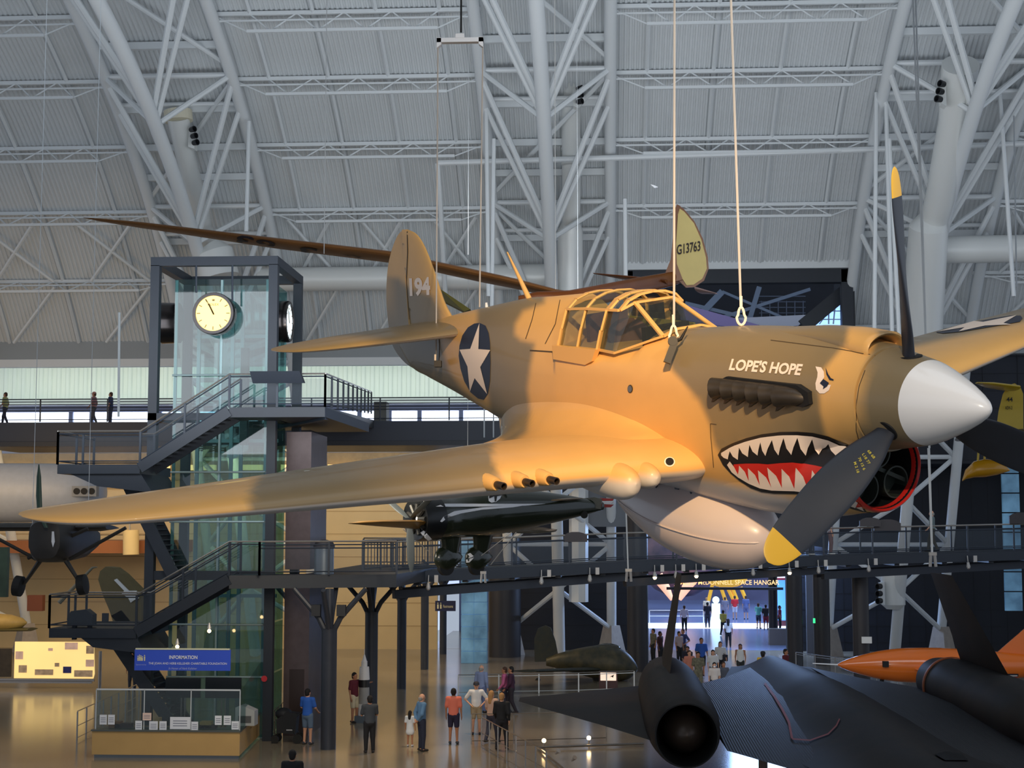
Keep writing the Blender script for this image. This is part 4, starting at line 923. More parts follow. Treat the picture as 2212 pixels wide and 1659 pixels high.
for i in range(4):
    a,c=RP[i]-o,RP[i+1]-o; bk=Vector((0,3.2,0))
    MB().prism([a-Vector((0,0,.1)),c-Vector((0,0,.1)),c+bk-Vector((0,0,.1)),a+bk-Vector((0,0,.1))],(0,0,.1)).build('deck_plate',NAVY,rw)
    MB().beam(a-Vector((0,.05,.22)),c-Vector((0,.05,.22)),.12,.38).build('fascia',NAVY,rw)
    MB().beam(a+Vector((0,.5,-.82)),c+Vector((0,.5,-.60)),.3,.30).build('girder',mat('girder_dark',(30,36,48),.5),rw)
    MB().beam(a+Vector((0,2.8,-.82)),c+Vector((0,2.8,-.60)),.3,.30).build('girder',MT['girder_dark'],rw)
    n=5
    for j in range(n): p=a+(c-a)*(j+.5)/n; MB().box((p.x-.1,p.y+.1,p.z-.5),(p.x+.1,p.y+3,p.z-.12)).build('cross_joist',MT['girder_dark'],rw)
rail('ramp_railing','front railing with mesh panels along the ramp bridge',[p+Vector((0,.05,0)) for p in RP],h=1.08,mid=(.82,),sp=2.1)
rail('ramp_railing','rear railing with mesh panels along the ramp bridge',[p+Vector((0,3.1,0)) for p in RP],h=1.08,mid=(.82,),sp=2.1)
# small lamps under the ramp
LM=mat('lamp_lens',(255,214,150),1,emit=14); LB=mat('lamp_body',(176,172,168),.4,.3)
def on_ramp(px):
    for i in range(3):
        a,c=proj(RP[i])[0],proj(RP[i+1])[0]
        if px<=c or i==2: t=(px-a)/(c-a); return RP[i]+(RP[i+1]-RP[i])*t
wh=['far left','second from the left','third from the left','beside the cable turnbuckle','left of the tank','under the tank nose','right of the tank','near the lower blade tip','right of the lower blade tip','above the white drum duct','far right']
for i,(px,lit) in enumerate(((923,0),(1163,0),(1270,0),(1411,1),(1455,0),(1498,1),(1620,0),(1700,1),(1765,0),(1870,0),(2082,0))):
    p=on_ramp(px)+Vector((0,-.25,-.52)); q=empty('track_spotlight',p,label=f'{"glowing" if lit else "unlit white"} spotlight under the ramp bridge, {wh[i]}',cat='spotlight',group='spotlights under the ramp bridge')
    MB().tube([(0,.1,.35),(0,0,.1)],.02,6).build('stem',LB,q); MB().lathe([(0,.05),(.2,.09),(.2,.07),(.05,0)],(0,0,.08),(0,-.3,-1),12).build('housing',LB,q,True)
    MB().ball((0,-.06,-.12),.075,10).build('lens',LM if lit else LB,q,True)
    MB().box((.22,-.05,.1),(.36,.05,.36)).build('driver_box',LB,q)
def tree_column(p,zt,r,lab,lamps=False):
    q=empty('branching_column',(p.x,p.y,0),label=lab,cat='column',group='dark branching columns under the walkway'); zs=zt-1.35
    MB().tube([(0,0,0),(0,0,zs),(0,0,zs+.1)],[r,r,r*1.08],20).build('shaft',mat('column_navy',(50,54,64),.4,noise=.15),q,True)
    for dx,dy in ((1,0),(-1,0),(0,1),(0,-1)):
        MB().tube([(dx*r*.5,dy*r*.5,zs),(dx*.35,dy*.35,zs+.45),(dx*1.15,dy*1.15,zt)],[.09,.09,.08],8).build('branch',MT['column_navy'],q,True)
    MB().tube([(0,0,zs),(0,0,zt)],r*.55,12).build('neck',MT['column_navy'],q,True)
    if lamps:
        for s in (-1,1): MB().box((s*.4-.14,-.25,zs+.5),(s*.4+.14,-.05,zs+.85)).build('flood_lamp',mat('lamp_black',(26,28,34),.5),q)
zU=zD-.42
for i,(px,yb,w,lab) in enumerate(((709,1618,33,'nearest dark branching column, right of the man with the stroller'),(801,1539,28,'second dark branching column, beside the model rocket'),(867,1488,20,'third dark branching column in the receding row'),(917,1446,17,'fourth dark branching column in the receding row'),(957,1413,15,'farthest dark branching column, beside the blue glass pier'))):
    p=AZ(px,yb); tree_column(p,zU if i<2 else zU+.1,w/2/FPX*p.y,lab,i==0)
tree_column(AZ(640,1530),zU,.17,'slim dark column just right of the tower foot')
# upper gallery far behind
g0=AY(-60,912,76.5); g1=AY(1120,912,76.5); zg=g0.z
o=MB().box((g0.x,g0.y,zg-1.0),(g1.x,g0.y+6.5,zg-.02)).build('gallery_floor',mat('gallery_navy',(40,48,64),.5)); tag(o,'dark edge of the far upper gallery crossing behind the tower and tail','gallery')
o=MB().box((g0.x,g0.y-.3,zg-1.25),(g1.x,g0.y+6.5,zg-1.02)).build('gallery_girder',MT['girder_dark']); tag(o,'dark girder along the underside of the far upper gallery','girder')
rail('gallery_railing','railing of the far upper gallery behind the clock tower',[(g0.x,g0.y+.1,zg),(g1.x,g0.y+.1,zg)],h=1.15,mid=(.88,.76,.62,.5),mesh=False,sp=3.3,hand=False)
# beige band and mezzanine under the gallery, left
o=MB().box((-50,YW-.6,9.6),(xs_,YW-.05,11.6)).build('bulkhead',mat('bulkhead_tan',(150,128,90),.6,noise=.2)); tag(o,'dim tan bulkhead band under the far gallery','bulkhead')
for i in range(16):
    x=-40+i*2.7
    if x<xs_-1: tag(MB().box((x,YW-1.0,10.15),(x+1.6,YW-.62,10.45)).build('strip_light',mat('strip_warm',(255,214,140),1,emit=1.0)),'warm strip light in the tan bulkhead under the far gallery','light','strip lights under the far gallery')
xm=AY(348,1180,82).x
o=MB().box((-44,82,AY(200,1195,82).z),(xm,88.4,AY(200,1168,82).z)).build('brown_band',mat('band_brown',(150,92,52),.6)); tag(o,'brown painted band across the tan wall beyond the stairs','wall band')
for px in (283,342): tag(MB().tube([AY(px,1198,81.5),AY(px,1145,81.5)],.42,16).build('tan_pipe',TAN,None,True),f'cream round stub column in front of the brown band, {"left" if px<300 else "right"} one','column')
rail('mezzanine_railing','thin railing above the brown band beyond the stairs',[AY(150,1160,81.7),AY(345,1160,81.7)],mesh=False,hand=False,col=HR)
# lift lobby shaft of bronze panels right of the tower
BR=mat('bronze_panel',(98,84,84),.3,.4,noise=.2)
q=empty('lift_lobby',(XR+.25,YF+1.2,0),label='bronze panelled lift lobby tower right of the glass shaft',cat='lift lobby')
MB().box((0,0,0),(.85,3,zU)).build('lower_panel',BR,q); MB().box((0,0,zD+.1),(.85,3,zB-.6)).build('upper_panel',BR,q); MB().box((.2,-.02,.1),(.7,0,2.2)).build('lift_door',mat('door_bronze',(70,58,56),.3,.5),q)
o=MB().lathe([(0,0),(0,.1),(.03,.1),(.03,0)],AY(571,1466,YF-.17),(0,-1,0),16).build('red_button_sign',mat('sign_red',(190,50,60),.4)); tag(o,'small round red sign on the right front tower post','sign')
# consoles and panels
b=MB(); p=AY(546,828,YS-.2); q_=AY(650,803,YS-.2); b.prism([Vector((p.x,p.y,p.z)),Vector((q_.x+.1,p.y,p.z)),Vector((q_.x,p.y-.25,q_.z)),Vector((p.x-.05,p.y-.25,q_.z))],(0,.25,.02)); tag(b.build('reading_console',NAVY),'dark slanted reading console on the platform railing below the clock','console')
for px,py,w,lab in ((1243,1158,25,'dark domed reading panel on the ramp railing left of the tank'),(1917,1132,28,'dark domed reading panel on the ramp railing under the radiator intake'),(2210,1117,28,'dark domed reading panel on the ramp railing at the right edge'),(1880,1126,22,'dark reading panel partly behind the intake on the ramp railing')):
    p=on_ramp(px); c=AY(px,py,p.y-.2); r=w/FPX*p.y
    o=MB().prism([c+Vector((r*x,0,r*z)) for x,z in ((-1,-.5),(1,-.5),(1,.05),(.7,.25),(.3,.35),(-.3,.35),(-.7,.25),(-1,.05))],(0,.15,0)).build('reading_board',mat('panel_brown',(44,38,42),.5)); tag(o,lab,'reading panel')
p=AY(695,1235,YD+1.2)
q=empty('litter_bin',(p.x,YD+1.6,zD),label='grey round litter bin with dark domed lid on the walkway',cat='bin')
MB().tube([(0,0,0),(0,0,.85)],.32,20).build('bin_body',mat('bin_grey',(120,130,140),.35,.5),q,True); MB().lathe([(0,.35),(.08,.35),(.2,.28),(.26,.1),(.27,0)],(0,0,.85),(0,0,1),20).build('bin_lid',mat('panel_brown',(44,38,42),.5),q,True)
o=MB().box((AY(806,925,77).x,77.2,zg),(AY(833,925,77).x,78.2,zg+1.0)).build('gallery_cabinet',mat('cab_grey',(90,92,90),.6)); tag(o,'grey cabinet on the far gallery right of the bridge','cabinet')
# ================================================================ information desk and banner
dk=AZ(517,1640); YK=dk.y; XK1=dk.x; XK0=AZ(198,1637).x; PLY=mat('desk_plywood',(196,158,98),.45,noise=.08,nscale=1.5)
zc=AY(300,1580,YK).z; zg2=AY(300,1494,YK).z; YK2=AZ(563,1592).y
q=empty('information_desk',(XK0,YK,0),label='long plywood information desk with grey top',cat='desk'); w=XK1-XK0; dx=AZ(563,1592).x-XK1; dy=YK2-YK
MB().box((0,0,.1),(w,.06,zc)).build('front_panel',PLY,q); MB().box((.05,.08,0),(w-.05,.14,.1)).build('kickboard',mat('kick_grey',(120,125,128),.3,.5),q)
MB().prism([(w,0,.1),(w+dx,dy,.1),(w+dx,dy,zc),(w,0,zc)],(-.06,.03,0)).build('side_panel',PLY,q)
MB().prism([(-.03,-.05,zc),(w+.03,-.05,zc),(w+dx+.03,dy,zc),(w+dx-.7,dy,zc),(w-.6,.75,zc),(-.03,.75,zc)],(0,0,.05)).build('counter_top',mat('counter_grey',(84,88,84),.3),q)
MB().prism([(0,1.9,.6),(w-.2,1.9,.6),(w-.2,2.5,.6),(0,2.5,.6)],(0,0,.05)).build('rear_worktop',mat('worktop_tan',(150,120,80),.5),q)
q=empty('clear_screen',(XK0,YK+.1,zc+.05),label='clear screen with thin white frame standing on the information desk',cat='screen'); H_=zg2-zc
SCG=glass('screen_glass',(225,235,235),.10); SFR=mat('screen_frame',(205,210,215),.3)
xs4=[0]+[AY(px,1560,YK+.1).x-XK0 for px in (311,412,518)]; xs4[0]=AY(207,1560,YK+.1).x-XK0
for i in range(3): MB().box((xs4[i],0,0),(xs4[i+1],.01,H_)).build('clear_pane',SCG,q)
for x in xs4: MB().box((x-.012,-.02,0),(x+.012,.02,H_)).build('frame_upright',SFR,q)
MB().box((xs4[0],-.02,H_-.02),(xs4[3],.02,H_+.025)).build('frame_top',SFR,q); MB().prism([(w,0,0),(w+dx,dy,0),(w+dx,dy,H_+.5),(w,0,H_)],(.01,0,0)).build('clear_pane',SCG,q)
PW_=mat('paper_white',(225,228,235),.6); PK=mat('paper_pink',(235,205,190),.6); INK=mat('print_grey',(120,124,140),.6)
for i,(x0,y0,x1,y1,m_,lab) in enumerate(((215,1544,231,1565,PW_,'small white notice on the clear screen, leftmost'),(233,1544,248,1565,PW_,'small white notice on the clear screen, second from the left'),(308,1540,327,1556,PK,'pale pink sheet on the clear screen left of centre'),(292,1557,307,1577,PW_,'white leaning leaflet left of the first frame upright'),(322,1558,341,1578,PW_,'white leaning leaflet right of the first frame upright'),(344,1558,360,1577,PW_,'white leaflet with blue picture on the desk'),(367,1549,411,1575,PW_,'wide printed sheet in the middle of the desk'),(413,1559,428,1578,PW_,'white leaflet just right of the wide printed sheet'),(464,1546,479,1566,PW_,'small white notice on the clear screen, left of the right pair'),(483,1546,499,1566,PW_,'small white notice on the clear screen, right of the right pair'),(500,1558,516,1576,PW_,'pale sheet at the right corner of the desk'))):
    p=AY(x0,y1,YK+.05); r_=AY(x1,y0,YK+.05); q=empty('leaflet',p,label=lab,cat='leaflet')
    MB().box((0,0,0),(r_.x-p.x,.01,r_.z-p.z)).build('sheet',m_,q); b=MB(); ww=r_.x-p.x; hh=r_.z-p.z
    for k in range(3): b.box((ww*.15,-.004,hh*(.25+.2*k)),(ww*.85,-.001,hh*(.31+.2*k)))
    b.build('print',INK,q)
for x0,x1,y0,y1,lab in ((357,433,1465,1507,'left black screen back behind the information desk'),(443,521,1464,1508,'right black screen back behind the information desk')):
    Y=YK+1.8; a=AY(x0,y1,Y); c=AY(x1,y0,Y); q=empty('monitor',((a.x+c.x)/2,Y,.65),label=lab,cat='monitor'); hw_=(c.x-a.x)/2
    MB().box((-hw_,0,a.z-.65),(hw_,.06,c.z-.65)).build('screen',mat('screen_black',(14,15,18),.25),q)
    for s in (-1,1): MB().tube([(s*.06,.08,0),(s*.06,.08,a.z-.5)],.02,8).build('stand_pole',mat('chrome_pole',(150,140,130),.2,.9),q,True)
for x,y,w_,h_,c,lab,nm in ((250,1560,.35,.18,(150,95,50),'tan wooden tray behind the left notices','wooden_tray'),(268,1567,.5,.12,(60,28,24),'dark red rack of papers on the desk','paper_rack'),(342,1545,.14,.3,(190,150,100),'tan round pot at the back of the desk','storage_pot'),(446,1560,.35,.2,(170,140,80),'ochre box behind the right half of the desk','storage_box'),(450,1572,.5,.1,(50,24,22),'dark red low tray at the right half of the desk','paper_rack')):
    p=AY(x,y+8,YK+.55); tag(MB().box((p.x-w_/2,YK+.4,zc+.05),(p.x+w_/2,YK+.7,zc+.05+h_)).build(nm,mat('c%d'%x,c,.5)),lab,nm.split('_')[-1])
q=empty('cash_printer',(AY(527,1560,YK+1).x,YK+1.1,zc+.05),label='pale grey office printer at the right end of the desk',cat='printer')
MB().prism([(-.3,0,0),(.3,0,0),(.3,0,.45),(-.1,0,.62),(-.3,0,.55)],(0,.5,0)).build('printer_body',mat('printer_grey',(170,172,172),.4),q); MB().box((-.2,-.02,.1),(.2,0,.3)).build('printer_front',mat('printer_dark',(90,90,92),.4),q)
YN=YK+.4; a=AY(290,1448,YN); c=AY(498,1404,YN); SB=mat('banner_blue',(52,84,204),.4)
q=empty('information_banner',a,label='blue hanging INFORMATION banner above the desk',cat='banner'); W2=c.x-a.x; H2_=c.z-a.z
MB().box((0,0,0),(W2,.06,H2_)).build('board',SB,q); MB().box((.03,-.02,H2_),(W2-.03,.08,H2_+.04)).build('top_rail',mat('cream_rail',(222,222,190),.4),q)
for x in (.08,W2-.1): MB().tube([(x,.03,H2_),(x,.03,H2_+.9 if x<1 else H2_+1.6)],.008,5).build('hanging_wire',BL,q)
WT=mat('sign_white',(235,236,240),.5)
def ts_(s,x0,x1,y0,y1,thick=0.,m_=WT,shear=0.):
    u=lambda x:(x-577)/(1685-577)*W2; v=lambda y:(355-y)/(355-125)*H2_
    text_flat('lettering',s,(u(x0),-.001,v(y1)),(u(x1)-u(x0),0,0),(0,0,v(y0)-v(y1)),m_,q,thick,nrm=Vector((0,-1,0)),off=.006,shear=shear)
ts_('INFORMATION',980,1305,188,228,.02); ts_('THE JOAN AND HERB KELLEHER CHARITABLE FOUNDATION',742,1645,264,296); ts_('In Honor of Herb Kelleher',975,1303,318,343,shear=.3,m_=mat('sign_dim',(170,180,225),.5)); ts_('Sponsored by',597,715,284,302,m_=MT['sign_dim'])
b=MB(); u=lambda x:(x-577)/1108*W2; v=lambda y:(355-y)/230*H2_
for x,t,bt_ in ((618,200,250),(635,188,250),(652,196,250),(668,205,250),(694,190,250)):
    b.prism([(u(x-6),-.006,v(bt_)),(u(x+6),-.006,v(bt_)),(u(x+8),-.006,v(t+12)),(u(x-8),-.006,v(t+12))],(0,.004,0)); b.lathe([(0,0),(0,u(584)-u(577)),(.004,u(584)-u(577)),(.004,0)],(u(x),-.007,v(t)),(0,-1,0),10)
b.build('people_symbol',mat('symbol_cream',(225,215,170),.5),q)
for px,py in ((452,1363),(383,1397)):
    p=AY(px,py,YK+.9); q=empty('spot_lamp',p,label=f'small glowing lamp under the lower flight, {"above" if px>400 else "behind"} the banner {"right" if px>400 else "top"}',cat='spotlight')
    MB().tube([(0,0,.25),(0,0,.08)],[.02,.07],8).build('lamp_housing',LB,q); MB().ball((0,0,0),.06,10).build('lens',LM,q,True)
# lit exhibit board on the left
YB=AZ(100,1487).y; a=AY(30,1465,YB); c=AY(205,1387,YB)
q=empty('lit_exhibit_board',(a.x,YB,0),label='large warm lit exhibit board with pictures at the lower left',cat='exhibit board'); w=c.x-a.x
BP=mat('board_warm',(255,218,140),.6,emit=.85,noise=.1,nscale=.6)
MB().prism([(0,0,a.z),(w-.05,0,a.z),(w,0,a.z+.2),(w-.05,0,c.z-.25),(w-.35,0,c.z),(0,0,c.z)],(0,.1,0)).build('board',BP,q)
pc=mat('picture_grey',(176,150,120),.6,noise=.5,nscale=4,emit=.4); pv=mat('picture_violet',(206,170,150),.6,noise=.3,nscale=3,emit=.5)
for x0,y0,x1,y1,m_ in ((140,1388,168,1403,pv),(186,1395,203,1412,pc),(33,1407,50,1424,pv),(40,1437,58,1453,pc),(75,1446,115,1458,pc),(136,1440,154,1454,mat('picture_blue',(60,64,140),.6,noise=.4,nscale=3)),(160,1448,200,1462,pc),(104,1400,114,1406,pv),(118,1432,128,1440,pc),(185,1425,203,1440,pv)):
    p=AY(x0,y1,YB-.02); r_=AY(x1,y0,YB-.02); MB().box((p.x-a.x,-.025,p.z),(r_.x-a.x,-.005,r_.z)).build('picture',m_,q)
MB().box((-3,0,a.z-.12),(w,.1,a.z-.02)).build('truss_chord',HR,q); MB().box((-3,0,.22),(w-.1,.1,.32)).build('truss_chord',HR,q)
b=MB(); n=22
for i in range(n): x=-3+(w+2.9)*i/n; x1=-3+(w+2.9)*(i+1)/n; b.beam((x,.05,.27 if i%2 else a.z-.07),(x1,.05,a.z-.07 if i%2 else .27),.035)
b.build('lacing',HR,q); MB().tube([(w+.25,0,0),(w+.25,0,1.6)],.07,8).build('leg',HR,q)
MB().box((-2.0,.02,a.z+.05),(-.15,.1,c.z-.3)).build('side_board',mat('board_dim',(70,62,50),.6,noise=.4),q)
# barriers by the desk
rail('floor_barrier','thin steel barrier around the left end of the information desk',[AZ(166,1600),AZ(205,1580),AZ(300,1530)],h=.95,mesh=False,sp=1.2,col=HR,mid=(.5,),r=.018)
rail('floor_barrier','thin steel barrier right of the tower foot behind the stroller',[AZ(585,1600),AZ(640,1545)],h=.9,mesh=False,sp=.9,col=HR,mid=(.6,),r=.018)
rail('floor_barrier','white barrier running from the glass pier to the dark tail wing',[AZ(990,1500),AZ(1250,1495),AZ(1370,1490)],h=.8,mesh=False,sp=1.5,col=STEEL,mid=(.1,.9),r=.022)
rail('floor_barrier','thin steel barrier across the lit floor in front of the dark jet wing',[AZ(1018,1607),AZ(1110,1606),AZ(1310,1600)],h=.95,mesh=False,sp=2.2,col=HR,mid=(.1,),r=.016,hand=True)
rail('floor_barrier','thin steel barrier coming forward at the bottom of the picture',[AZ(1040,1615),AZ(1180,1700)],h=.95,mesh=False,sp=1.1,col=HR,mid=(.5,),r=.016)
rail('floor_barrier','low barrier with clear panels before the orange rocket plane',[AZ(1720,1455),AZ(1850,1475),AZ(1990,1500)],h=1.0,mesh=True,sp=1.5,col=HR,mid=(.9,),r=.02)
rail('floor_barrier','white barrier inside the space hangar entrance',[AZ(1403,1349),AZ(1520,1349)],h=1.0,mesh=False,sp=3,col=STEEL,mid=(.6,),r=.03)
q=empty('floor_lamp_rail',AZ(1162,1634),label='low angled rail with two glowing lamps on the floor',cat='lamp rail'); o=q.location
pts=[AZ(1162,1620)-o,AZ(1390,1612)-o]; pt2=[AZ(1162,1620)-o,AZ(1260,1700)-o]
for P in (pts,pt2): MB().tube([p+Vector((0,0,.08)) for p in P],.04,6).build('rail_tube',HR,q)
for px,py in ((1175,1608),(1272,1602)):
    p=AZ(px,py+10)-o; MB().tube([p,p+Vector((0,0,.2))],.03,6).build('lamp_stem',HR,q); MB().ball(p+Vector((0,0,.26)),.07,10).build('lens',LM,q,True)
for px,py in ((1200,1640),(1235,1655)): p=AZ(px,py)-o; MB().lathe([(0,.02),(.2,.07),(.2,0)],p+Vector((0,0,.15)),(.5,-.6,.6),10).build('lamp_housing',LB,q,True)
rw2=AZ(770,1396); q=empty('discovery_sign',AY(745,1395,rw2.y-.4),label='dark low discovery station sign board at the tan wall',cat='sign'); a=q.location; c=AY(797,1363,a.y)
MB().box((0,0,0),(c.x-a.x,.4,c.z-a.z)).build('sign_board',mat('sign_dark',(36,36,38),.5),q)
text_flat('lettering','DISCOVERY STATION',(.1,0,.1),(1.0,0,0),(0,0,.13),WT,q,nrm=Vector((0,-1,0)),off=.01)
b=MB(); b.tube([(.25+1.0*i/20,-.01,.55+.12*math.sin(PI*i/20)) for i in range(21)],.012,5); b.tube([(.75,-.01,.58),(.75,-.01,.76)],.01,5); b.build('sign_drawing',WT,q)
for px in (726,887): tag(MB().tube([AZ(px,1396)+Vector((0,-.6,0)),AZ(px,1396)+Vector((0,-.6,1.0))],.03,6).build('stanchion',MT['sign_dark']),f'dark belt stanchion {"left" if px<800 else "right"} of the discovery station sign','stanchion')
# restroom sign and bright corridor
o=AY(940,1320,80); q=empty('restroom_sign',o,label='small navy hanging restroom sign beside the blue glass pier',cat='sign'); c=AY(984,1298,80)
MB().box((0,0,0),(c.x-o.x,.1,c.z-o.z)).build('board',mat('sign_navy',(30,34,70),.5),q); text_flat('lettering','Restrooms',(.42,0,.17),(.5,0,0),(0,0,.15),mat('symbol_cream',(225,215,170),.5),q,nrm=Vector((0,-1,0)))
b=MB()
for x in (.1,.25): b.box((x,-.01,.12),(x+.08,.0,.34)); b.ball((x+.04,-.005,.4),.035,8)
b.build('people_symbol',MT['symbol_cream'],q)
struct(MB().box((xs_-.2,104,0),(x00+1,104.3,9)).build('wall_corridor',mat('corridor_blue',(120,134,176),.6,noise=.3,nscale=.6)))
struct(MB().box((xs_-.6,89,-.19),(0,104,.004)).build('floor_corridor',FL))
q=empty('corridor_display',AZ(950,1375),label='blue white display cases at the end of the bright corridor',cat='display')
for x,z,w_,h_,e in ((-1.6,0,.9,1.6,1.2),(.9,.2,.8,.9,1.6),(-.4,3.0,1.6,.9,.9),(1.2,2.4,.5,1.3,1.3)): MB().box((x,6,z),(x+w_,6.4,z+h_)).build('lit_case',mat('case_lit',(190,205,245),1,emit=1.),q)
# ================================================================ space hangar beyond the entrance
YH=87.6; p0=AY(1456,1266,YH)
q=empty('entrance_lettering',p0,label='glowing JAMES S. McDONNELL SPACE HANGAR lettering over the entrance',cat='sign'); p1=AY(1683,1253,YH); LT_=mat('letters_gold',(255,205,140),1,emit=1.1)
t_=text_flat('lettering','JAMES S. McDONNELL SPACE HANGAR',(0,0,0),(p1.x-p0.x,0,0),(0,0,p1.z-p0.z),LT_,q,.01,nrm=Vector((0,-1,0)))
a=AY(1440,1274,YH)-p0; c=AY(1692,1269,YH)-p0; MB().box((a.x,.0,a.z),(c.x,.25,c.z)).build('support_beam',DARKP,q)
struct(MB().box((4,148,-1),(40,148.4,30)).build('wall_far',mat('space_wall',(120,118,150),.6,noise=.35,nscale=.35)))
for i,z in enumerate((2.2,3.3,4.4)): tag(MB().box((6,139,z),(34,139.2,z+.35)).build('terrace_rail',mat('terrace',(70,64,84),.5)),f'dark terrace rail deep in the space hangar, {["lowest","middle","highest"][i]} of three','rail')
q=empty('spacecraft',AZ(1480,1315),label='rounded dark spacecraft body with orange glowing rim in the space hangar',cat='spacecraft'); o=q.location
sh_=mat('craft_skin',(150,110,110),.4,noise=.6,nscale=.8,c2=(60,56,70)); Y=128
def W3(px,py,y): return AY(px,py,y)-o
b=MB(); c=W3(1470,1200,Y); b.ball(c,(3.6,2.5,3.4),20); b.build('hull',sh_,q,True)
b=MB()
for s,px in ((1,1420),(-1,1500)): b.tube([W3(px,1245,125),W3(px+s*18,1270,125),W3(px+s*32,1296,125)],[.5,.38,.15],10)
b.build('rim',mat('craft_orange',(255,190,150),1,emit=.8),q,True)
q=empty('yellow_gantry',AZ(1570,1320),label='yellow gantry legs deep in the space hangar',cat='gantry'); o=q.location
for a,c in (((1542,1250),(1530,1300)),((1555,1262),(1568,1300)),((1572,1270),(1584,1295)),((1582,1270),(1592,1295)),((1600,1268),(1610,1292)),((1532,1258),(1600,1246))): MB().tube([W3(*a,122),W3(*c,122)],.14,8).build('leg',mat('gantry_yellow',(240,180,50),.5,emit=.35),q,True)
MB().ball(W3(1570,1250,122),(1.6,.6,.7),12).build('gantry_head',MT['gantry_yellow'],q,True)
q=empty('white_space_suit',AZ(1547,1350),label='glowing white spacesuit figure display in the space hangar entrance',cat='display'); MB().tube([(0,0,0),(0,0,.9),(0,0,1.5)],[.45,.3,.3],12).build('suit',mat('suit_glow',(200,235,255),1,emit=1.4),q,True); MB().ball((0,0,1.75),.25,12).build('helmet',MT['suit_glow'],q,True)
q=empty('blue_kiosk',AZ(1688,1352),label='tall blue lit kiosk with white round cap right in the space hangar entrance',cat='kiosk')
MB().tube([(0,0,0),(0,0,.4)],.5,20).build('base',mat('kiosk_dark',(90,40,50),.5),q,True); MB().tube([(0,0,.4),(0,0,3.2)],.46,20).build('lit_panel',mat('kiosk_blue',(90,160,250),1,emit=1.1),q,True); MB().tube([(0,0,3.35),(0,0,3.9)],.62,20).build('cap',mat('kiosk_cap',(230,236,255),1,emit=1.2),q,True); MB().tube([(0,0,3.2),(0,0,3.35)],.6,20).build('red_band',mat('kiosk_red',(190,70,80),.5),q,True)
o=MB().box(tuple(AZ(1680,1393)+Vector((-.5,-.3,0))),tuple(AZ(1680,1393)+Vector((.55,.4,.95)))).build('waste_cabinet',mat('waste_brown',(100,92,88),.5)); tag(o,'brown grey waste cabinet beside the entrance column','cabinet')
tag(MB().box(tuple(AZ(1395,1357)),tuple(AZ(1700,1347)+Vector((0,0,.02)))).build('light_strip',mat('strip_white',(225,235,255),1,emit=1.6)),'bright white light strip across the space hangar floor','light')
# ================================================================ other aircraft
I4=Matrix()
def bvh_of(objs):
    bpy.context.view_layer.update(); vs=[];fs=[]
    for o in objs:
        k=len(vs); mw=o.matrix_world; vs+=[mw@v.co for v in o.data.vertices]; fs+=[tuple(i+k for i in p.vertices) for p in o.data.polygons]
    return BVHTree.FromPolygons(vs,fs)
def cable(a,c,lab,r=.008,m_=None,nm='hoist_cable'):
    o=MB().tube([a,c],r,6).build(nm,m_ or cb,None,True); tag(o,lab,'cable'); return o
def up_to_roof(x0,y0,x1,y1,Y,z=20.):
    a=AY(x1,y1,Y); c=AY(x0,y0,Y); d=(c-a)/(c.z-a.z); return a, a+d*(z-a.z)
# hoist cables of the fighter
def shackle(c,lab,s=1.,rot=0):
    q=empty('shackle',c,label=lab,cat='shackle')
    pts=[Vector((.03*s*math.sin(t)*(1.2 if math.cos(t)<0 else .8),0,.07*s*math.cos(t))) for t in [2*PI*k/18 for k in range(19)]]
    MB().tube(pts,.011*s,6,False).build('link',shk,q,True); MB().tube([(0,0,.06*s),(0,0,.16*s)],.013*s,6).build('swage',shk,q); return q
h1=PM@Vector((-3.33,-.36,.34)); c0=AY(1455,720,h1.y)
a,c=up_to_roof(1457,0,1456,690,h1.y); cable(a,c,'cream hoist cable rising from the cowling just ahead of the windscreen',.011)
shackle(AY(1455,722,h1.y),'cream shackle ahead of the windscreen',1.05)
q=empty('lifting_hook',AY(1453,745,h1.y-.3),label='black lifting hook gripping the cowling ahead of the windscreen',cat='hook')
MB().beam((.02,0,.03),(-.05,.0,-.15),.075,.06).build('hook_plate',hm,q); MB().tube([(.0,0,.02),(.07,.02,.05),(.13,.05,.16)],[.02,.015,.006],8).build('hook_strap',hm,q,True); MB().lathe([(-.03,.04),(.03,.04),(.03,0)],(0,-.01,.03),(0,1,0),14).build('hook_eye',hm,q)
h2=PM@Vector((-2.7,0,.5)); a,c=up_to_roof(1579,0,1600,655,h2.y); cable(a,c,'cream hoist cable over the exhaust stacks, right of the windscreen one',.011)
shackle(AY(1601,683,h2.y),'cream shackle on top of the cowling above the painted name',1.05)
h3=PM@Vector((-7.9,-.2,.1)); Yt=h3.y
bar=AY(994,88,Yt); q=empty('spreader_bar',bar,label='white spreader bar high over the tail with a cable at each end',cat='spreader bar'); wb=(AY(1044,88,Yt)-bar).x
MB().box((-wb,-.04,-.025),(wb,.04,.025)).build('bar',mat('bar_white',(238,238,240),.4),q); MB().box((-.05,-.045,.02),(.05,.045,.07)).build('lug',MT['bar_white'],q)
for s in (-1,1): MB().prism([(s*wb,-.04,.03),(s*(wb-.05),-.04,.03),(s*(wb-.05),-.04,-.05),(s*wb,-.04,-.09)],(0,.08,0)).build('end_plate',MT['bar_white'],q)
cable(AY(996,70,Yt),AY(998,40,Yt)+Vector((0,0,11)),'black chain from the spreader bar up to the vault',.012,hm)
cable(AY(946,98,Yt),AY(942,770,Yt),'cream cable from the left end of the spreader bar to the tail hook',.009)
cable(AY(1043,98,Yt),AY(1036,664,(PM@Vector((-7.1,0,.5))).y),'cream cable from the right end of the spreader bar to the rear fuselage top',.009)
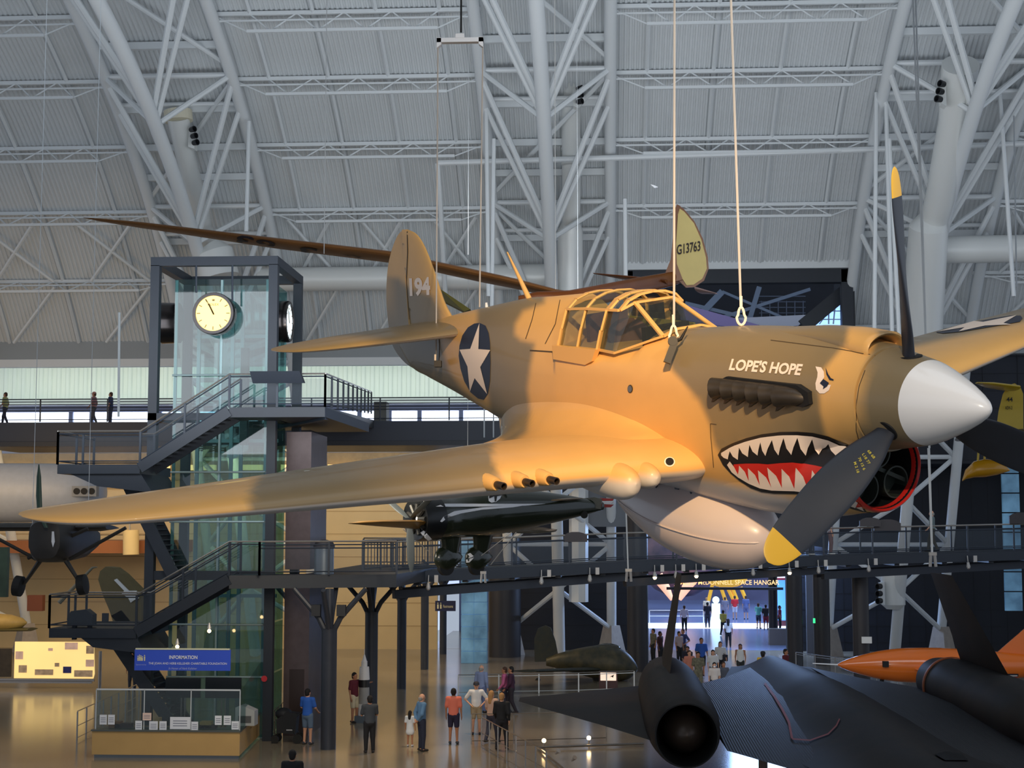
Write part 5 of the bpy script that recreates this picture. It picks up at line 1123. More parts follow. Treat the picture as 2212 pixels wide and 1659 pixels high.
q=empty('tail_hook',AY(944,785,Yt-.15),label='small black hook bolt on the rear fuselage side',cat='hook'); MB().box((-.03,-.03,-.04),(.05,.05,.03)).build('hook_block',hm,q); MB().tube([(-.02,0,.02),(-.02,0,.1)],.012,6).build('hook_eye',shk,q)
for (x0,y0,x1,y1,Y,lab) in ((1972,0,2008,968,34,'white double cable passing behind the spinner, left strand'),(1978,0,2014,1195,34,'white double cable passing behind the spinner, right strand'),(2005,968,2013,1195,34,'lower length of the cable below the spinner'),(1352,1090,1357,1235,38,'white cable with turnbuckle below the drop tank tail'),(2190,250,2196,620,40,'thin white cable near the right edge'),(258,675,256,900,60,'thin pale double cable left of the clock tower'),(1046,870,1046,945,40,'thin white cable behind the rear fuselage underside, left'),(1066,880,1066,945,40,'thin white cable behind the rear fuselage underside, right')):
    cable(AY(x0,y0,Y),AY(x1,y1,Y),lab,.02 if Y<50 else .05,STEEL)
for px,py,Y,lab in ((2015,1208,34,'pale turnbuckle at the foot of the cable below the spinner'),(1358,1242,38,'pale turnbuckle at the foot of the cable left of the drop tank'),(1044,1246,42,'white turnbuckle under the dark green fighter')):
    q=empty('turnbuckle',AY(px,py,Y),label=lab,cat='turnbuckle')
    for s in (-1,1): MB().tube([(s*.06,0,-.16),(s*.04,0,.12)],.035,6).build('side_bar',LB,q)
    MB().box((-.08,-.04,.08),(.08,.04,.15)).build('yoke',LB,q)
# ---- glider
GB_=mat('glider_brown',(150,100,52),.5,noise=.25,nscale=1.5); GY=mat('glider_yellow',(252,232,150),.5,noise=.12,nscale=2); GW=mat('glider_wood',(140,78,34),.35,noise=.2,nscale=3); GD=mat('glider_ink',(44,34,40),.6)
gt=AY(180,473,21.5); gr=AY(1230,640,20.3); q=empty('glider',gr,label='brown and yellow glider hanging behind the fighter, long wing to the left',cat='glider'); O=gr
secs=[]
for i in range(41):
    t=i/40; top=(lerp([0,.12,.37,.63,.8,.88,1],[1230,1090,840,560,380,300,180],t)); ty=lerp([180,300,560,840,935,1100,1210,1230],[470,482,515,548,570,605,632,634],top)
    Yv=20.3+1.2*t; p=AY(top,ty,Yv); ch=lerp([0,.1,.2,.65,.9,.97,1],[.75,1.0,1.12,.95,.55,.3,.05],t)
    secs.append((p-O,Vector((.1,1,.02))*ch,Vector((0,0,1)),.11))
w=wing_mb(secs,12).build('wing',GB_,q,True)
text_mesh_uv=text_mesh('G13763',.02)
GBV=bvh_of([w]); GI=Matrix.Translation(-O)
def gtext(s,pts,m_,parent,bv,inv,off=.01,thick=.02):
    tl,tr,bl=pts; textpx('registration',s,tl,tr,bl,m_,off,thick,parent,bv,0.,inv)
gtext('G13763',((795,574),(508,525),(800,556)),GD,q,GBV,GI)
MB().prism([v-O for v in (AY(945,620,20.6),AY(1016,668,20.3),AY(1003,673,20.3),AY(958,650,20.6))],(0,.25,0)).build('lift_strut',mat('glider_olive',(96,92,44),.5),q)
rr=[]
for px,py,Y,r in ((1120,644,20.2,.03),(1160,646,20.2,.1),(1230,648,20.4,.13),(1300,636,21.2,.14),(1380,618,22.2,.13),(1450,603,23,.11),(1480,596,23.3,.09)):
    c=AY(px,py,Y)-O; rr.append([c+Vector((0,r*math.cos(a),r*math.sin(a))) for a in [2*PI*k/16 for k in range(16)]])
MB().loft(rr).build('tail_boom',GW,q,True)
FZ=lambda P,Y,d,nm,m_:MB().prism([AY(x,y,Y)-O for x,y in P],d).build(nm,m_,q)
FZ([(1462,441),(1470,445),(1462,470),(1460,520),(1462,570),(1475,604),(1462,607),(1440,604),(1418,612),(1436,592),(1449,560),(1455,500),(1459,450)],23,(0,.08,0),'fin',GW)
ru=FZ([(1462,441),(1476,450),(1500,478),(1518,515),(1529,555),(1531,580),(1521,606),(1500,620),(1482,621),(1466,606),(1462,570),(1460,520),(1462,470)],23.05,(0,.05,0),'rudder',GW)
ry=FZ([(1465,448),(1478,457),(1499,482),(1515,518),(1525,556),(1527,580),(1517,602),(1498,615),(1483,616),(1474,602),(1462,575),(1459,545),(1462,500),(1464,470)],23.03,(0,.02,0),'rudder_fabric',GY)
text_flat('registration','G13763',AY(1462,551,23.02)-O,AY(1513,542,23.02)-AY(1462,551,23.02),AY(1462,529,23.02)-AY(1462,551,23.02),GD,q,.015,nrm=Vector((0,-1,0)),off=.012)
wing_mb([(AY(1436,606,22.6)-O,Vector((.15,.6,0)),Vector((0,0,1)),.1),(AY(1360,598,22.6)-O,Vector((.1,.5,0)),Vector((0,0,1)),.1),(AY(1281,590,22.8)-O,Vector((.05,.12,0)),Vector((0,0,1)),.1)],10).build('tailplane',GW,q,True)
wing_mb([(AY(1500,622,22.6)-O,Vector((.15,.6,0)),Vector((0,0,1)),.1),(AY(1545,633,22.6)-O,Vector((.05,.12,0)),Vector((0,0,1)),.1)],10).build('tailplane',mat('pale_pink',(190,160,160),.5),q,True)
# ---- dark green fighter below the wing
DG=mat('fighter_green',(40,46,34),.18,noise=.15,coat=.4); DY_=mat('fighter_yellow_dark',(128,96,48),.35,noise=.35,nscale=1.2)
O=AY(1100,1110,44); q=empty('green_fighter_plane',O,label='small dark green radial engine fighter hanging above the ramp',cat='airplane')
T=[(905,1121,39,41.6),(915,1120,46,41.8),(950,1119,47,42.2),(975,1117,46,42.6),(1000,1113,48,42.9),(1040,1106,53,43.3),(1080,1103,50,43.8),(1150,1099,40,44.6),(1220,1096,27,45.4),(1275,1094,15,46),(1300,1093,9,46.3)]
axis=(AY(1300,1093,46.3)-AY(905,1121,41.6)).normalized(); sx=axis.cross(Vector((0,0,1))).normalized(); uz=sx.cross(axis)
rr=[]
for i in range(61):
    x=905+395*i/60; cy,r,Y=catmull(T,x); c=AY(x,cy,Y)-O; r=r/FPX*Y; rr.append([c+sx*r*.9*math.cos(a)+uz*r*math.sin(a) for a in [2*PI*k/40 for k in range(40)]])
fu=MB().loft(rr).build('fuselage',DG,q,True)
cen=AY(905,1121,41.6)-O
eng=MB().lathe([(-.05,.38),(-.12,.56),(.0,.60),(.5,.62),(.5,.55),(0,.5),(.02,0)],cen,axis,32).build('engine_ring',mat('ring_black',(24,26,28),.3),q,True)
for k in range(9):
    a=2*PI*k/9; d=sx*math.cos(a)+uz*math.sin(a); MB().tube([cen-axis*.08+d*.12,cen-axis*.08+d*.42],.07,8).build('engine_cylinder',mat('engine_metal',(70,70,68),.4,.7),q)
for k in range(3):
    a=R(150)+2*PI*k/3; d=sx*math.cos(a)+uz*math.sin(a); MB().loft([[cen-axis*.32+d*r+(axis*.5+sx*.5).normalized()*w_*math.cos(t)+axis*.02*math.sin(t) for t in [2*PI*j/10 for j in range(10)]] for r,w_ in ((.1,.05),(.5,.11),(1.1,.1),(1.4,.03))]).build('propeller_blade',mat('prop_grey',(76,82,84),.4,.3),q,True)
ww=wing_mb([(AY(990,1142,43.4)-O,axis*2.0,uz,.15),(AY(900,1138,41.6)-O,axis*1.9,uz,.13),(AY(800,1133,39.9)-O,axis*1.4,uz,.11),(AY(765,1131,39.3)-O,axis*.9,uz,.1),(AY(752,1131,39.1)-O,axis*.3,uz,.08)],12).build('wing',DY_,q,True)
wing_mb([(AY(1000,1140,43.8)-O,axis*2.0,uz,.15),(AY(1130,1150,47)-O,axis*1.4,uz,.11),(AY(1180,1150,48.3)-O,axis*.4,uz,.1)],12).build('wing',DG,q,True)
wing_mb([(AY(1215,1080,45)-O,axis*.9,uz,.1),(AY(1190,1081,43.9)-O,axis*.5,uz,.1)],10).build('tailplane',DY_,q,True)
MB().prism([AY(x,y,45.9)-O for x,y in ((1245,1078),(1285,1074),(1300,1078),(1298,1100),(1250,1092))],(.02,.08,0)).build('fin',DG,q)
for i,(m_,y0,y1) in enumerate(((mat('red_stripe',(170,36,34),.5),1076,1082),(WT,1082,1089),(MT['red_stripe'],1089,1096))):
    MB().prism([AY(x,y,46.4)-O for x,y in ((1296,y0),(1325,y0+1),(1322-i*2,y1),(1296,y1))],(.02,.06,0)).build('rudder',m_,q)
MB().tube([AY(1262,1112,45.6)-O+Vector((0,-.06,0)),AY(1262,1112,45.6)-O+Vector((0,.06,0))],.11,14).build('tail_wheel',mat('tyre_black',(20,20,20),.7),q,True)
MB().ball(AY(1021,1058,43)-O,(.28,.25,.14),16).build('windscreen',mat('windscreen_blue',(110,140,165),.1),q,True); MB().loft([[AY(x,y,43.4)-O+Vector((0,r*math.cos(a),r*math.sin(a))) for a in [2*PI*k/12 for k in range(12)]] for x,y,r in ((1040,1058,.12),(1060,1056,.16),(1112,1057,.05))]).build('headrest_fairing',WT,q,True)
TYR=MT['tyre_black']
for (x,y,Y,lx) in ((962,1206,42.6,975),(1028,1206,43.6,1045)):
    c=AY(x,y,Y)-O; t=AY(lx,1140,Y)-O
    MB().loft([[p+axis*hc*math.cos(a)+sx*.12*math.sin(a) for a in [2*PI*k/16 for k in range(16)]] for p,hc in ((t,.42),(t*.5+c*.5+axis*.1,.32),(c+axis*.15,.25))]).build('leg_fairing',DG,q,True)
    sp=MB().loft([[c+axis*(u-.25)+uz*r_*math.cos(a)*1.1+sx*r_*.55*math.sin(a) for a in [2*PI*k/20 for k in range(20)]] for u,r_ in ((-.13,.02),(-.08,.15),(.05,.27),(.25,.32),(.5,.27),(.75,.12),(.85,.02))]).build('wheel_spat',DG,q,True)
    MB().lathe([(-.07,.25),(.07,.25),(.07,.0)],c+axis*-.0-uz*.22,sx,20).build('wheel',TYR,q,True)
    SV=bvh_of([sp]); mx,my=(542,1222) if x<1000 else (797,1210); zq=lambda L:[(740+(mx+u)/2.989,800+(my+v)/2.989) for u,v in L]
    decal('spat_mark',[zq([(8,-40),(30,-28),(48,-10),(30,0),(12,-20)]),zq([(0,12),(30,5),(50,-2),(40,12),(20,30),(6,50)]),zq([(30,72),(60,62),(74,70),(62,86),(40,84)])],WT,q,off=.01,step=6,bv=SV,inv=Matrix.Translation(-O),gap=1)
FB=bvh_of([fu,eng]); TI=Matrix.Translation(-O); z9=lambda L:Z(740,800,2.989,L)
decal('side_stripe',[z9([(600,880),(660,862),(900,862),(1310,862),(1180,874),(900,880),(700,882)])],WT,q,off=.01,bv=FB,inv=TI,gap=1)
decal('side_stripe',[z9([(628,975),(650,945),(720,910),(900,885),(1200,868),(1100,884),(900,900),(760,925),(680,950),(640,980)])],WT,q,off=.01,bv=FB,inv=TI,gap=1)
bd=decal('unit_emblem',[z9([(940,820),(950,785),(975,768),(1005,762),(1026,775),(1030,800),(1015,830),(990,850),(960,855),(943,845)])],WT,q,off=.01,bv=FB,inv=TI,gap=1)
decal('bird_mark',[z9(p) for p in ([(975,775),(990,800),(1028,790),(1026,810),(996,815),(990,845),(980,850),(978,815),(945,830),(944,812),(972,800)],)],blk,bd,off=.02,bv=FB,inv=TI,gap=1,step=5)
for P in ([(515,870),(530,830),(575,830),(560,860),(530,882)],[(478,955),(490,930),(520,950),(500,972),(480,972)],[(508,1050),(530,1035),(575,1085),(570,1108),(535,1080)]): decal('cowl_patch',[z9(P)],WT,q,off=.03,bv=FB,inv=TI,gap=1,step=6)
for a,c in (((1115,1150),(1060,1220)),((1105,1150),(1040,1200)),((870,1143),(925,1190)),((945,1095),(947,1130))): MB().tube([AY(*a,42)-O,AY(*c,42.6)-O],.012,5).build('bracing_wire',LB,q)
# ---- dark high wing plane, left
DK=mat('liaison_olive',(46,42,38),.5,noise=.3,nscale=3); O=AY(115,1170,30); q=empty('liaison_plane',O,label='dark high wing plane seen nose on below the left wing tip',cat='airplane')
pp=lambda x,y,Y=30:AY(x,y,Y)-O
rr=[]
for dy,s in ((-.55,.35),(-.5,.8),(-.3,.97),(.3,1.),(1.4,.85),(2.4,.4)):
    o_=[]
    for k in range(32):
        a=2*PI*k/32; c_,s_=math.cos(a),math.sin(a); o_.append(Vector((.385*s*math.copysign(abs(c_)**.6,c_)*(1 if s_>-.2 else .93),dy,.03+.44*s*math.copysign(abs(s_)**.6,s_))))
    rr.append(o_)
MB().loft(rr).build('fuselage',DK,q,True)
wing_mb([(pp(-120,1139,30.2),Vector((0,1.4,-.02)),Vector((0,0,1)),.12),(pp(200,1139,30.2),Vector((0,1.4,-.02)),Vector((0,0,1)),.12),(pp(228,1139,30.4),Vector((0,.9,-.02)),Vector((0,0,1)),.1)],10).build('wing',DK,q,True)
for a,c in (((150,1208),(272,1140)),((78,1208),(-30,1150)),((150,1160),(190,1142)),((78,1198),(60,1206))): MB().tube([pp(*a),pp(*c)],.035,8).build('wing_strut',DK,q,True)
for s,(a,c,w_) in ((-1,((86,1212),(52,1262),(40,1266))),(1,((143,1212),(172,1258),(178,1263)))):
    MB().tube([pp(*a),pp(*c)],[.08,.05],8,flat=.6).build('landing_leg',DK,q,True); cc=pp(*w_); MB().lathe([(-.09,.12),(-.07,.2),(.07,.2),(.09,.12),(.09,0)],cc,(1,0,.15*s),18).build('wheel',TYR,q,True)
MB().prism([pp(112,1148,29.4),pp(116,1148,29.4),pp(118,1170,29.4),pp(114,1182,29.4),pp(111,1170,29.4)],(0,.02,0)).build('nose_mark',WT,q)
PG=mat('propeller_green',(44,72,58),.4); MB().loft([[pp(x,y,29.2)+Vector((w_*math.cos(t),w_*.4*math.sin(t),0)) for t in [2*PI*j/10 for j in range(10)]] for x,y,w_ in ((84,1003,.01),(84,1030,.045),(84,1070,.058),(86,1110,.05),(100,1140,.04))]).build('propeller_blade',PG,q,True)
# ---- pale jet body and other exhibits at the left
O=AY(100,1060,72); q=empty('white_fuselage',O,label='long pale rounded aircraft fuselage high at the left edge behind the stair landing',cat='aircraft'); WFm=mat('pale_fuselage',(172,178,190),.45,noise=.08)
MB().loft([[Vector((x,1.4*s*math.cos(a),-.1+1.4*s*math.sin(a))) for a in [2*PI*k/28 for k in range(28)]] for x,s in ((-6,1),(-1,1),(1.2,.98),(2.0,.9),(2.5,.72),(2.8,.3))]).build('fuselage',WFm,q,True)
MB().box((1.75,-1.5,-.3),(2.9,-1.1,.18)).build('gauge_box',mat('box_grey',(130,134,140),.5),q)
for i in range(3): MB().lathe([(0,0),(0,.15),(.04,.15),(.04,0)],(1.98+i*.35,-1.53,-.06),(0,1,0),16).build('gauge',dark,q)
MB().box((-2.4,-1.5,-.4),(-1.9,-1.3,.0)).build('hatch',dark,q)
OLV=mat('folded_olive',(112,100,66),.55,noise=.12); O=AY(255,1345,60); q=empty('folded_wing',O,label='olive folded wing panel standing upright beyond the lower stair landing',cat='wing')
pw=[AY(x,y,60)-O for x,y in ((212,1252),(216,1234),(228,1224),(243,1226),(262,1240),(284,1262),(304,1282),(306,1350),(246,1350),(236,1318),(222,1285))]
MB().prism(pw,(.2,.35,0)).build('wing_panel',OLV,q)
MB().prism([AY(x,y,59.9)-O for x,y in ((246,1253),(252,1250),(278,1276),(295,1276),(294,1288),(300,1292),(290,1296),(282,1302),(276,1290),(262,1284),(268,1276))],(0,.08,0)).build('wing_star',WT,q)
MB().tube([AY(128,1302,61)-O,AY(200,1226,61)-O,AY(210,1225,61)-O],[.09,.05,.02],8).build('boom_edge',mat('boom_grey',(120,118,104),.5),q,True)
MB().prism([AY(x,y,60)-O for x,y in ((240,1330),(262,1318),(282,1342),(262,1358))],(0,.4,0)).build('flap',OLV,q)
O=AZ(172,1470); O=AY(172,1345,49.2); q=empty('reading_desk',O,label='dark navy display console on the lower stair landing',cat='console'); MB().prism([(-.38,0,-.1),(.42,0,-.1),(.42,0,.25),(.2,.0,.42),(-.3,0,.36),(-.42,0,.12)],(0,.4,0)).build('console_top',BL,q)
for s in (-.28,.22): MB().box((s,0.1,-.55),(s+.12,.25,-.1)).build('console_leg',BL,q)
MB().box((.72,0,.02),(.92,.08,.3)).build('side_plate',BL,q)
O=AZ(20,1500); O=AY(10,1345,68); q=empty('cream_nose_plane',O,label='cream aircraft nose at the left edge above the lit exhibit board',cat='airplane'); CRN=mat('nose_cream',(196,164,92),.4,noise=.15)
MB().loft([[Vector((x,.5*s*math.cos(a),.42*s*math.sin(a))) for a in [2*PI*k/20 for k in range(20)]] for x,s in ((-3,1),(-.6,1),(.3,.85),(.8,.5),(1.,.1))]).build('nose',CRN,q,True)
wing_mb([(Vector((-3,-.4,-.35)),Vector((0,1.5,0)),Vector((0,0,1)),.12),(Vector((1.2,-.4,-.3)),Vector((0,1.3,0)),Vector((0,0,1)),.12)],8).build('wing',mat('wing_darkolive',(90,84,50),.5),q,True)
O=AY(8,1230,50); tag(MB().box((O.x-1.5,50,AY(8,1290,50).z),(AY(16,1200,50).x,50.2,AY(8,1182,50).z)).build('green_plane_side',mat('plane_side_green',(70,90,72),.6,noise=.5,nscale=1.5)),'dark green plane side at the left edge behind the wheel','panel')  # flat box standing for the side of a green plane
tag(MB().box(tuple(AY(58,1320,80)),tuple(AY(92,1286,80)+Vector((0,.4,0)))).build('brown_crate',mat('crate_brown',(110,58,34),.6)),'red brown crate by the tan wall at the left','crate')
tag(MB().prism([AZ(73,1370),AZ(103,1400),AZ(100,1375)+Vector((0,0,1.2)),AZ(80,1362)+Vector((0,0,1.7))],(0,.1,0)).build('white_flap',mat('flap_white',(190,180,160),.5)),'pale leaning panel left of the lower stair landing','panel')
# ---- long dark jet on the floor
BK=mat('jet_black',(36,29,28),.55,noise=.25,nscale=1.2,c2=(19,18,21),spec=.16); BKR=mat('jet_corrugated',(30,30,37),.5,spec=.2)
nt=BKR.node_tree; tc=nt.nodes.new('ShaderNodeTexCoord'); wv=nt.nodes.new('ShaderNodeTexWave'); wv.inputs['Scale'].default_value=5.5; wv.bands_direction='X'; nt.links.new(tc.outputs['Object'],wv.inputs['Vector']); bp=nt.nodes.new('ShaderNodeBump'); bp.inputs['Strength'].default_value=.3; bp.inputs['Distance'].default_value=.02; nt.links.new(wv.outputs['Fac'],bp.inputs['Height']); nt.links.new(bp.outputs['Normal'],nt.nodes['Principled BSDF'].inputs['Normal'])
O=Vector((5.87,34.2,0)); q=empty('black_spy_jet',O,label='long matte black twin engine jet on the floor, tail towards the viewer',cat='airplane')
FT=[(-9.5,.15,2.55,.08),(-8,.7,2.45,.25),(-6,1.3,2.36,.4),(-3,1.9,2.28,.5),(0,2.2,2.24,.58),(4,2.4,2.22,.66),(9,2.4,2.2,.68),(12,2.3,2.15,.6),(16,2.1,2.1,.5),(22,1.4,2.0,.4)]
rr=[]
for i in range(64):
    y=-9.5+31.5*i/63; w_,zc_,h_=catmull(FT,y); rr.append([Vector((w_*u,y,zc_+h_*(math.exp(-(u*2.1)**2)-math.exp(-4.41)))) for u in [1-2*k/30 for k in range(31)]]+[Vector((w_*u*.9,y,zc_-.5*h_*(1-u*u)-.03)) for u in [-1+2*k/12 for k in range(13)]])
fsj=MB().loft(rr).build('fuselage',BK,q,True)
for s in (-1,1):
    X=s*4.0-.12; NP=[(0,.67),(.02,.70),(.6,.76),(2,.84),(6,.86),(9.5,.84),(11.5,.74),(12.5,.66)]
    MB().lathe([(t,catmull(NP,t)[0]) for t in [12.5*i/40 for i in range(41)]],(X,0,2.48),(0,1,0),48,caps=False).build('engine_nacelle',BK,q,True)
    MB().lathe([(-.02,.69),(-.02,.66),(.5,.62),(2.,.56),(2.05,.02)],(X,0,2.48),(0,1,0),48,caps=False).build('exhaust_lip',dark,q,True)
    MB().lathe([(.05,.0),(.1,.12),(.3,.30),(.7,.45),(1.3,.52),(1.9,.54)],(X,-.1,2.48),(0,1,0),40).build('exhaust_plug',mat('plug_brown',(72,60,52),.4,.4),q,True) if s<0 else MB().lathe([(1.2,.0),(1.0,.3),(1.9,.56)],(X,-.1,2.48),(0,1,0),40).build('exhaust_plug',mat('plug_copper',(110,66,44),.35,.5),q,True)
    for k in range(3): MB().box((X+.15*s-.28,8.6+.35*k,3.12),(X+.15*s+.25,8.75+.35*k,3.22)).build('vent_slot',dark,q)
    if s>0: MB().lathe([(10.6,.80),(10.62,.835),(10.8,.825),(10.82,.79)],(X,0,2.48),(0,1,0),40,caps=False).build('nacelle_band',mat('band_orange',(168,90,50),.5),q,True)
    zt_=2.25
    # outer and inner wing panels
    MB().loft([[Vector((X+s*.5,y,z)) for y,z in ((13,zt_),(6,zt_+.22),(0.3,zt_),(6,zt_-.15))],[Vector((X+s*1.8,y,z)) for y,z in ((11.6,zt_),(8,zt_+.12),(3.4,zt_),(8,zt_-.1))],[Vector((X+s*3.3,y,z)) for y,z in ((10,zt_),(9,zt_+.08),(6.6,zt_),(9,zt_-.06))],[Vector((X+s*4.1,y,z)) for y,z in ((9.4,zt_),(9,zt_+.03),(8.4,zt_),(9,zt_-.03))]]).build('outer_wing',BK,q,True)
    MB().loft([[Vector((s*x,y,z)) for y,z in ((yl,zt_),(lerp([0,1],[yl,yt],.45),zt_+.2),(yt,zt_),(lerp([0,1],[yl,yt],.5),zt_-.15))] for x,yl,yt in ((1.0,19,-4.6),(2.1,15.5,-3.4),(3.3,12.8,-.6))]).build('inner_wing',BKR,q,True)
    rr=[]
    for i in range(11):
        t=i/10; xx=X+s*.2-s*.55*t; z=3.05+2.6*t; y0=lerp([0,1],[4.6,8.8],t); y1=lerp([0,1],[10.2,11.6],t); rr.append([Vector((xx,y0,z)),Vector((xx+.09*(1-.5*t),(y0+y1)/2,z)),Vector((xx,y1,z)),Vector((xx-.09*(1-.5*t),(y0+y1)/2,z))])
    MB().loft(rr).build('fin',BK,q,True)
    MB().tube([(s*2.2,3,2.1),(s*2.2,3,.45)],.11,10).build('gear_leg',mat('gear_leg',(110,90,80),.4,.5),q,True)
    for k in (-.32,0,.32): MB().lathe([(-.12,.3),(-.1,.38),(.1,.38),(.12,.3),(.12,0)],(s*2.2+k,3,.38),(1,0,0),20).build('wheel',TYR,q,True)
JB=bvh_of([c for c in q.children if c.name.startswith(('fuselage','inner_wing'))]); JI=Matrix.Translation(-O)
PKL=mat('marking_red',(150,70,72),.6)
def jl(pts,w):
    P=[];Q=[]
    for i,p in enumerate(pts):
        a=pts[max(i-1,0)];c=pts[min(i+1,len(pts)-1)]; dx,dy=c[0]-a[0],c[1]-a[1]; L=math.hypot(dx,dy); P.append((p[0]-dy/L*w/2,p[1]+dx/L*w/2)); Q.append((p[0]+dy/L*w/2,p[1]-dx/L*w/2))
    return P+Q[::-1]
decal('wing_marking',[jl([(1652,1478),(1672,1505),(1690,1535),(1704,1562),(1711,1598)],5)],PKL,q,off=.03,bv=JB,inv=JI,gap=3,step=6)
decal('wing_marking',[jl([(1711,1599),(1750,1602),(1790,1588),(1808,1570),(1815,1555)],3)],PKL,q,off=.03,bv=JB,inv=JI,gap=3,step=6)
decal('dorsal_vent',[[(2018,1632),(2040,1626),(2075,1630),(2092,1645),(2040,1645)]],mat('vent_dark',(14,16,22),.25),q,off=.03,bv=JB,inv=JI,gap=3,step=6)
# ---- orange rocket plane
ORG=mat('rocket_orange',(226,112,30),.22,coat=.6); O=AY(1985,1437,62); q=empty('orange_rocket_plane',(O.x,O.y,O.z),label='glossy orange rocket plane behind the black jet at the right edge',cat='airplane')
XT=[(-3.15,.02),(-2.9,.16),(-2.3,.36),(-1.5,.55),(-.6,.66),(.6,.68),(2,.62),(3.5,.5),(5,.36),(6.5,.2)]
rr=[]
for i in range(51):
    x=-3.15+9.65*i/50; r_,=catmull(XT,x); rr.append([Vector((x,r_*math.cos(a),r_*math.sin(a))) for a in [2*PI*k/36 for k in range(36)]])
xb=MB().loft(rr).build('fuselage',ORG,q,True)
MB().tube([(-3.1,0,0),(-4.1,0,.05)],[.03,.02],8).build('nose_probe',WT,q); MB().prism([(3.0,-.04,.5),(5,-.04,.3),(5,-.04,1.9),(4.4,-.04,1.7)],(0,.08,0)).build('fin',ORG,q)
for x in (-1.5,2.15): MB().box((x,-.75 if x>0 else -.7,-.02 if x<0 else .0),(x+.22,-.5,.2)).build('side_window',dark,q)
wing_mb([(Vector((-.3,-.5,-.1)),Vector((1.8,0,0)),Vector((0,0,1)),.1),(Vector((.1,-3.8,-.1)),Vector((1.,0,0)),Vector((0,0,1)),.08)],10).build('wing',ORG,q,True)
for px in (1905,2110): p=AY(px,1470,62); MB().tube([(p.x-O.x,0,-.5),(p.x-O.x,0,-O.z)],.08,8).build('stand_leg',dark,q)
XB=bvh_of([xb]); XI=Matrix.Translation(-O)
zx=lambda L:[(1600+x/3.26,1150+y/3.26) for x,y in L]
rd=decal('roundel',[[(2153+11*math.cos(a),1450+11*math.sin(a)) for a in [2*PI*k/20 for k in range(20)]]],nvy,q,off=.01,bv=XB,inv=XI,step=5)
decal('insignia_bar',[zx([(1855,995),(1955,995),(1955,1045),(1855,1045)])],nvy,q,off=.01,bv=XB,inv=XI,step=5); decal('insignia_bar',[zx([(1860,1003),(1948,1003),(1948,1012),(1860,1012)]),zx([(1860,1028),(1948,1028),(1948,1036),(1860,1036)])],WT,q,off=.02,bv=XB,inv=XI,step=4); decal('insignia_bar',[zx([(1860,1014),(1948,1014),(1948,1026),(1860,1026)])],red,q,off=.02,bv=XB,inv=XI,step=4)
decal('roundel_star',[zx([(1810,952),(1818,980),(1838,985),(1822,990),(1800,990),(1798,985)])],WT,q,off=.02,bv=XB,inv=XI,step=4)
# ---- mottled rocket fighter
MG=mat('mottled_brown',(84,76,50),.5,noise=.6,nscale=3,c2=(40,44,34)); MGD=mat('mottled_green',(34,42,40),.55,noise=.5,nscale=4,c2=(50,50,36))
O=AZ(1270,1470); q=empty('mottled_rocket_fighter',O,label='stubby brown and green mottled rocket fighter between the white arch feet',cat='airplane')
K=[(1180,1430,8),(1205,1428,16),(1240,1428,25),(1280,1430,34),(1310,1432,38),(1340,1436,34),(1360,1440,25),(1374,1443,10),(1378,1444,2)]
rr=[]
for i in range(41):
    x=1180+198*i/40; cy,r_=catmull(K,x); c=AY(x,cy,O.y)-O; r_=r_/FPX*O.y; rr.append([c+Vector((0,r_*1.0*math.cos(a),r_*math.sin(a))) for a in [2*PI*k/28 for k in range(28)]])
MB().loft(rr).build('fuselage',MG,q,True); MB().ball(AY(1312,1402,O.y)-O,(.62,.3,.26),18).build('canopy',mat('canopy_dark',(70,70,62),.15),q,True)
MB().prism([AY(x,y,O.y)-O for x,y in ((1155,1430),(1154,1380),(1162,1358),(1178,1351),(1190,1356),(1200,1385),(1208,1428))],(0,.14,0)).build('fin',MGD,q)
wing_mb([(AY(1310,1446,O.y-.5)-O,Vector((-1.9,0,0)),Vector((0,0,1)),.1),(AY(1160,1450,O.y-3.6)-O,Vector((-1.2,0,0)),Vector((0,0,1)),.1)],10).build('wing',MGD,q,True)
MB().tube([AY(1280,1394,O.y)-O,AY(1281,1370,O.y)-O],.015,5).build('antenna_mast',dark,q); MB().tube([AY(1162,1470,O.y)-O+Vector((0,-.1,0)),AY(1162,1470,O.y)-O+Vector((0,.1,0))],.12,14).build('tail_wheel',TYR,q)
MB().tube([AY(1300,1452,O.y)-O,AY(1300,1470,O.y)-O],[.5,.4],12).build('belly_stand',dark,q)
p=AZ(1314,1490); q=empty('small_lit_sign',p,label='small white lit sign with aircraft shape in front of the mottled rocket fighter',cat='sign'); a=AY(1297,1470,p.y)-p; c=AY(1331,1453,p.y)-p
MB().box((a.x-.06,0,a.z-.35),(c.x+.06,.12,c.z+.06)).build('sign_frame',mat('sign_maroon',(70,40,44),.5),q); MB().box((a.x,-.02,a.z),(c.x,0,c.z)).build('sign_face',mat('face_cream',(255,228,205),1,emit=.8),q)
MB().prism([Vector((a.x+w_*(c.x-a.x),-.03,a.z+h_*(c.z-a.z))) for w_,h_ in ((.6,.45),(.72,.62),(.88,.75),(.82,.55),(.8,.35),(.72,.5))],(0,.01,0)).build('plane_mark',dark,q)
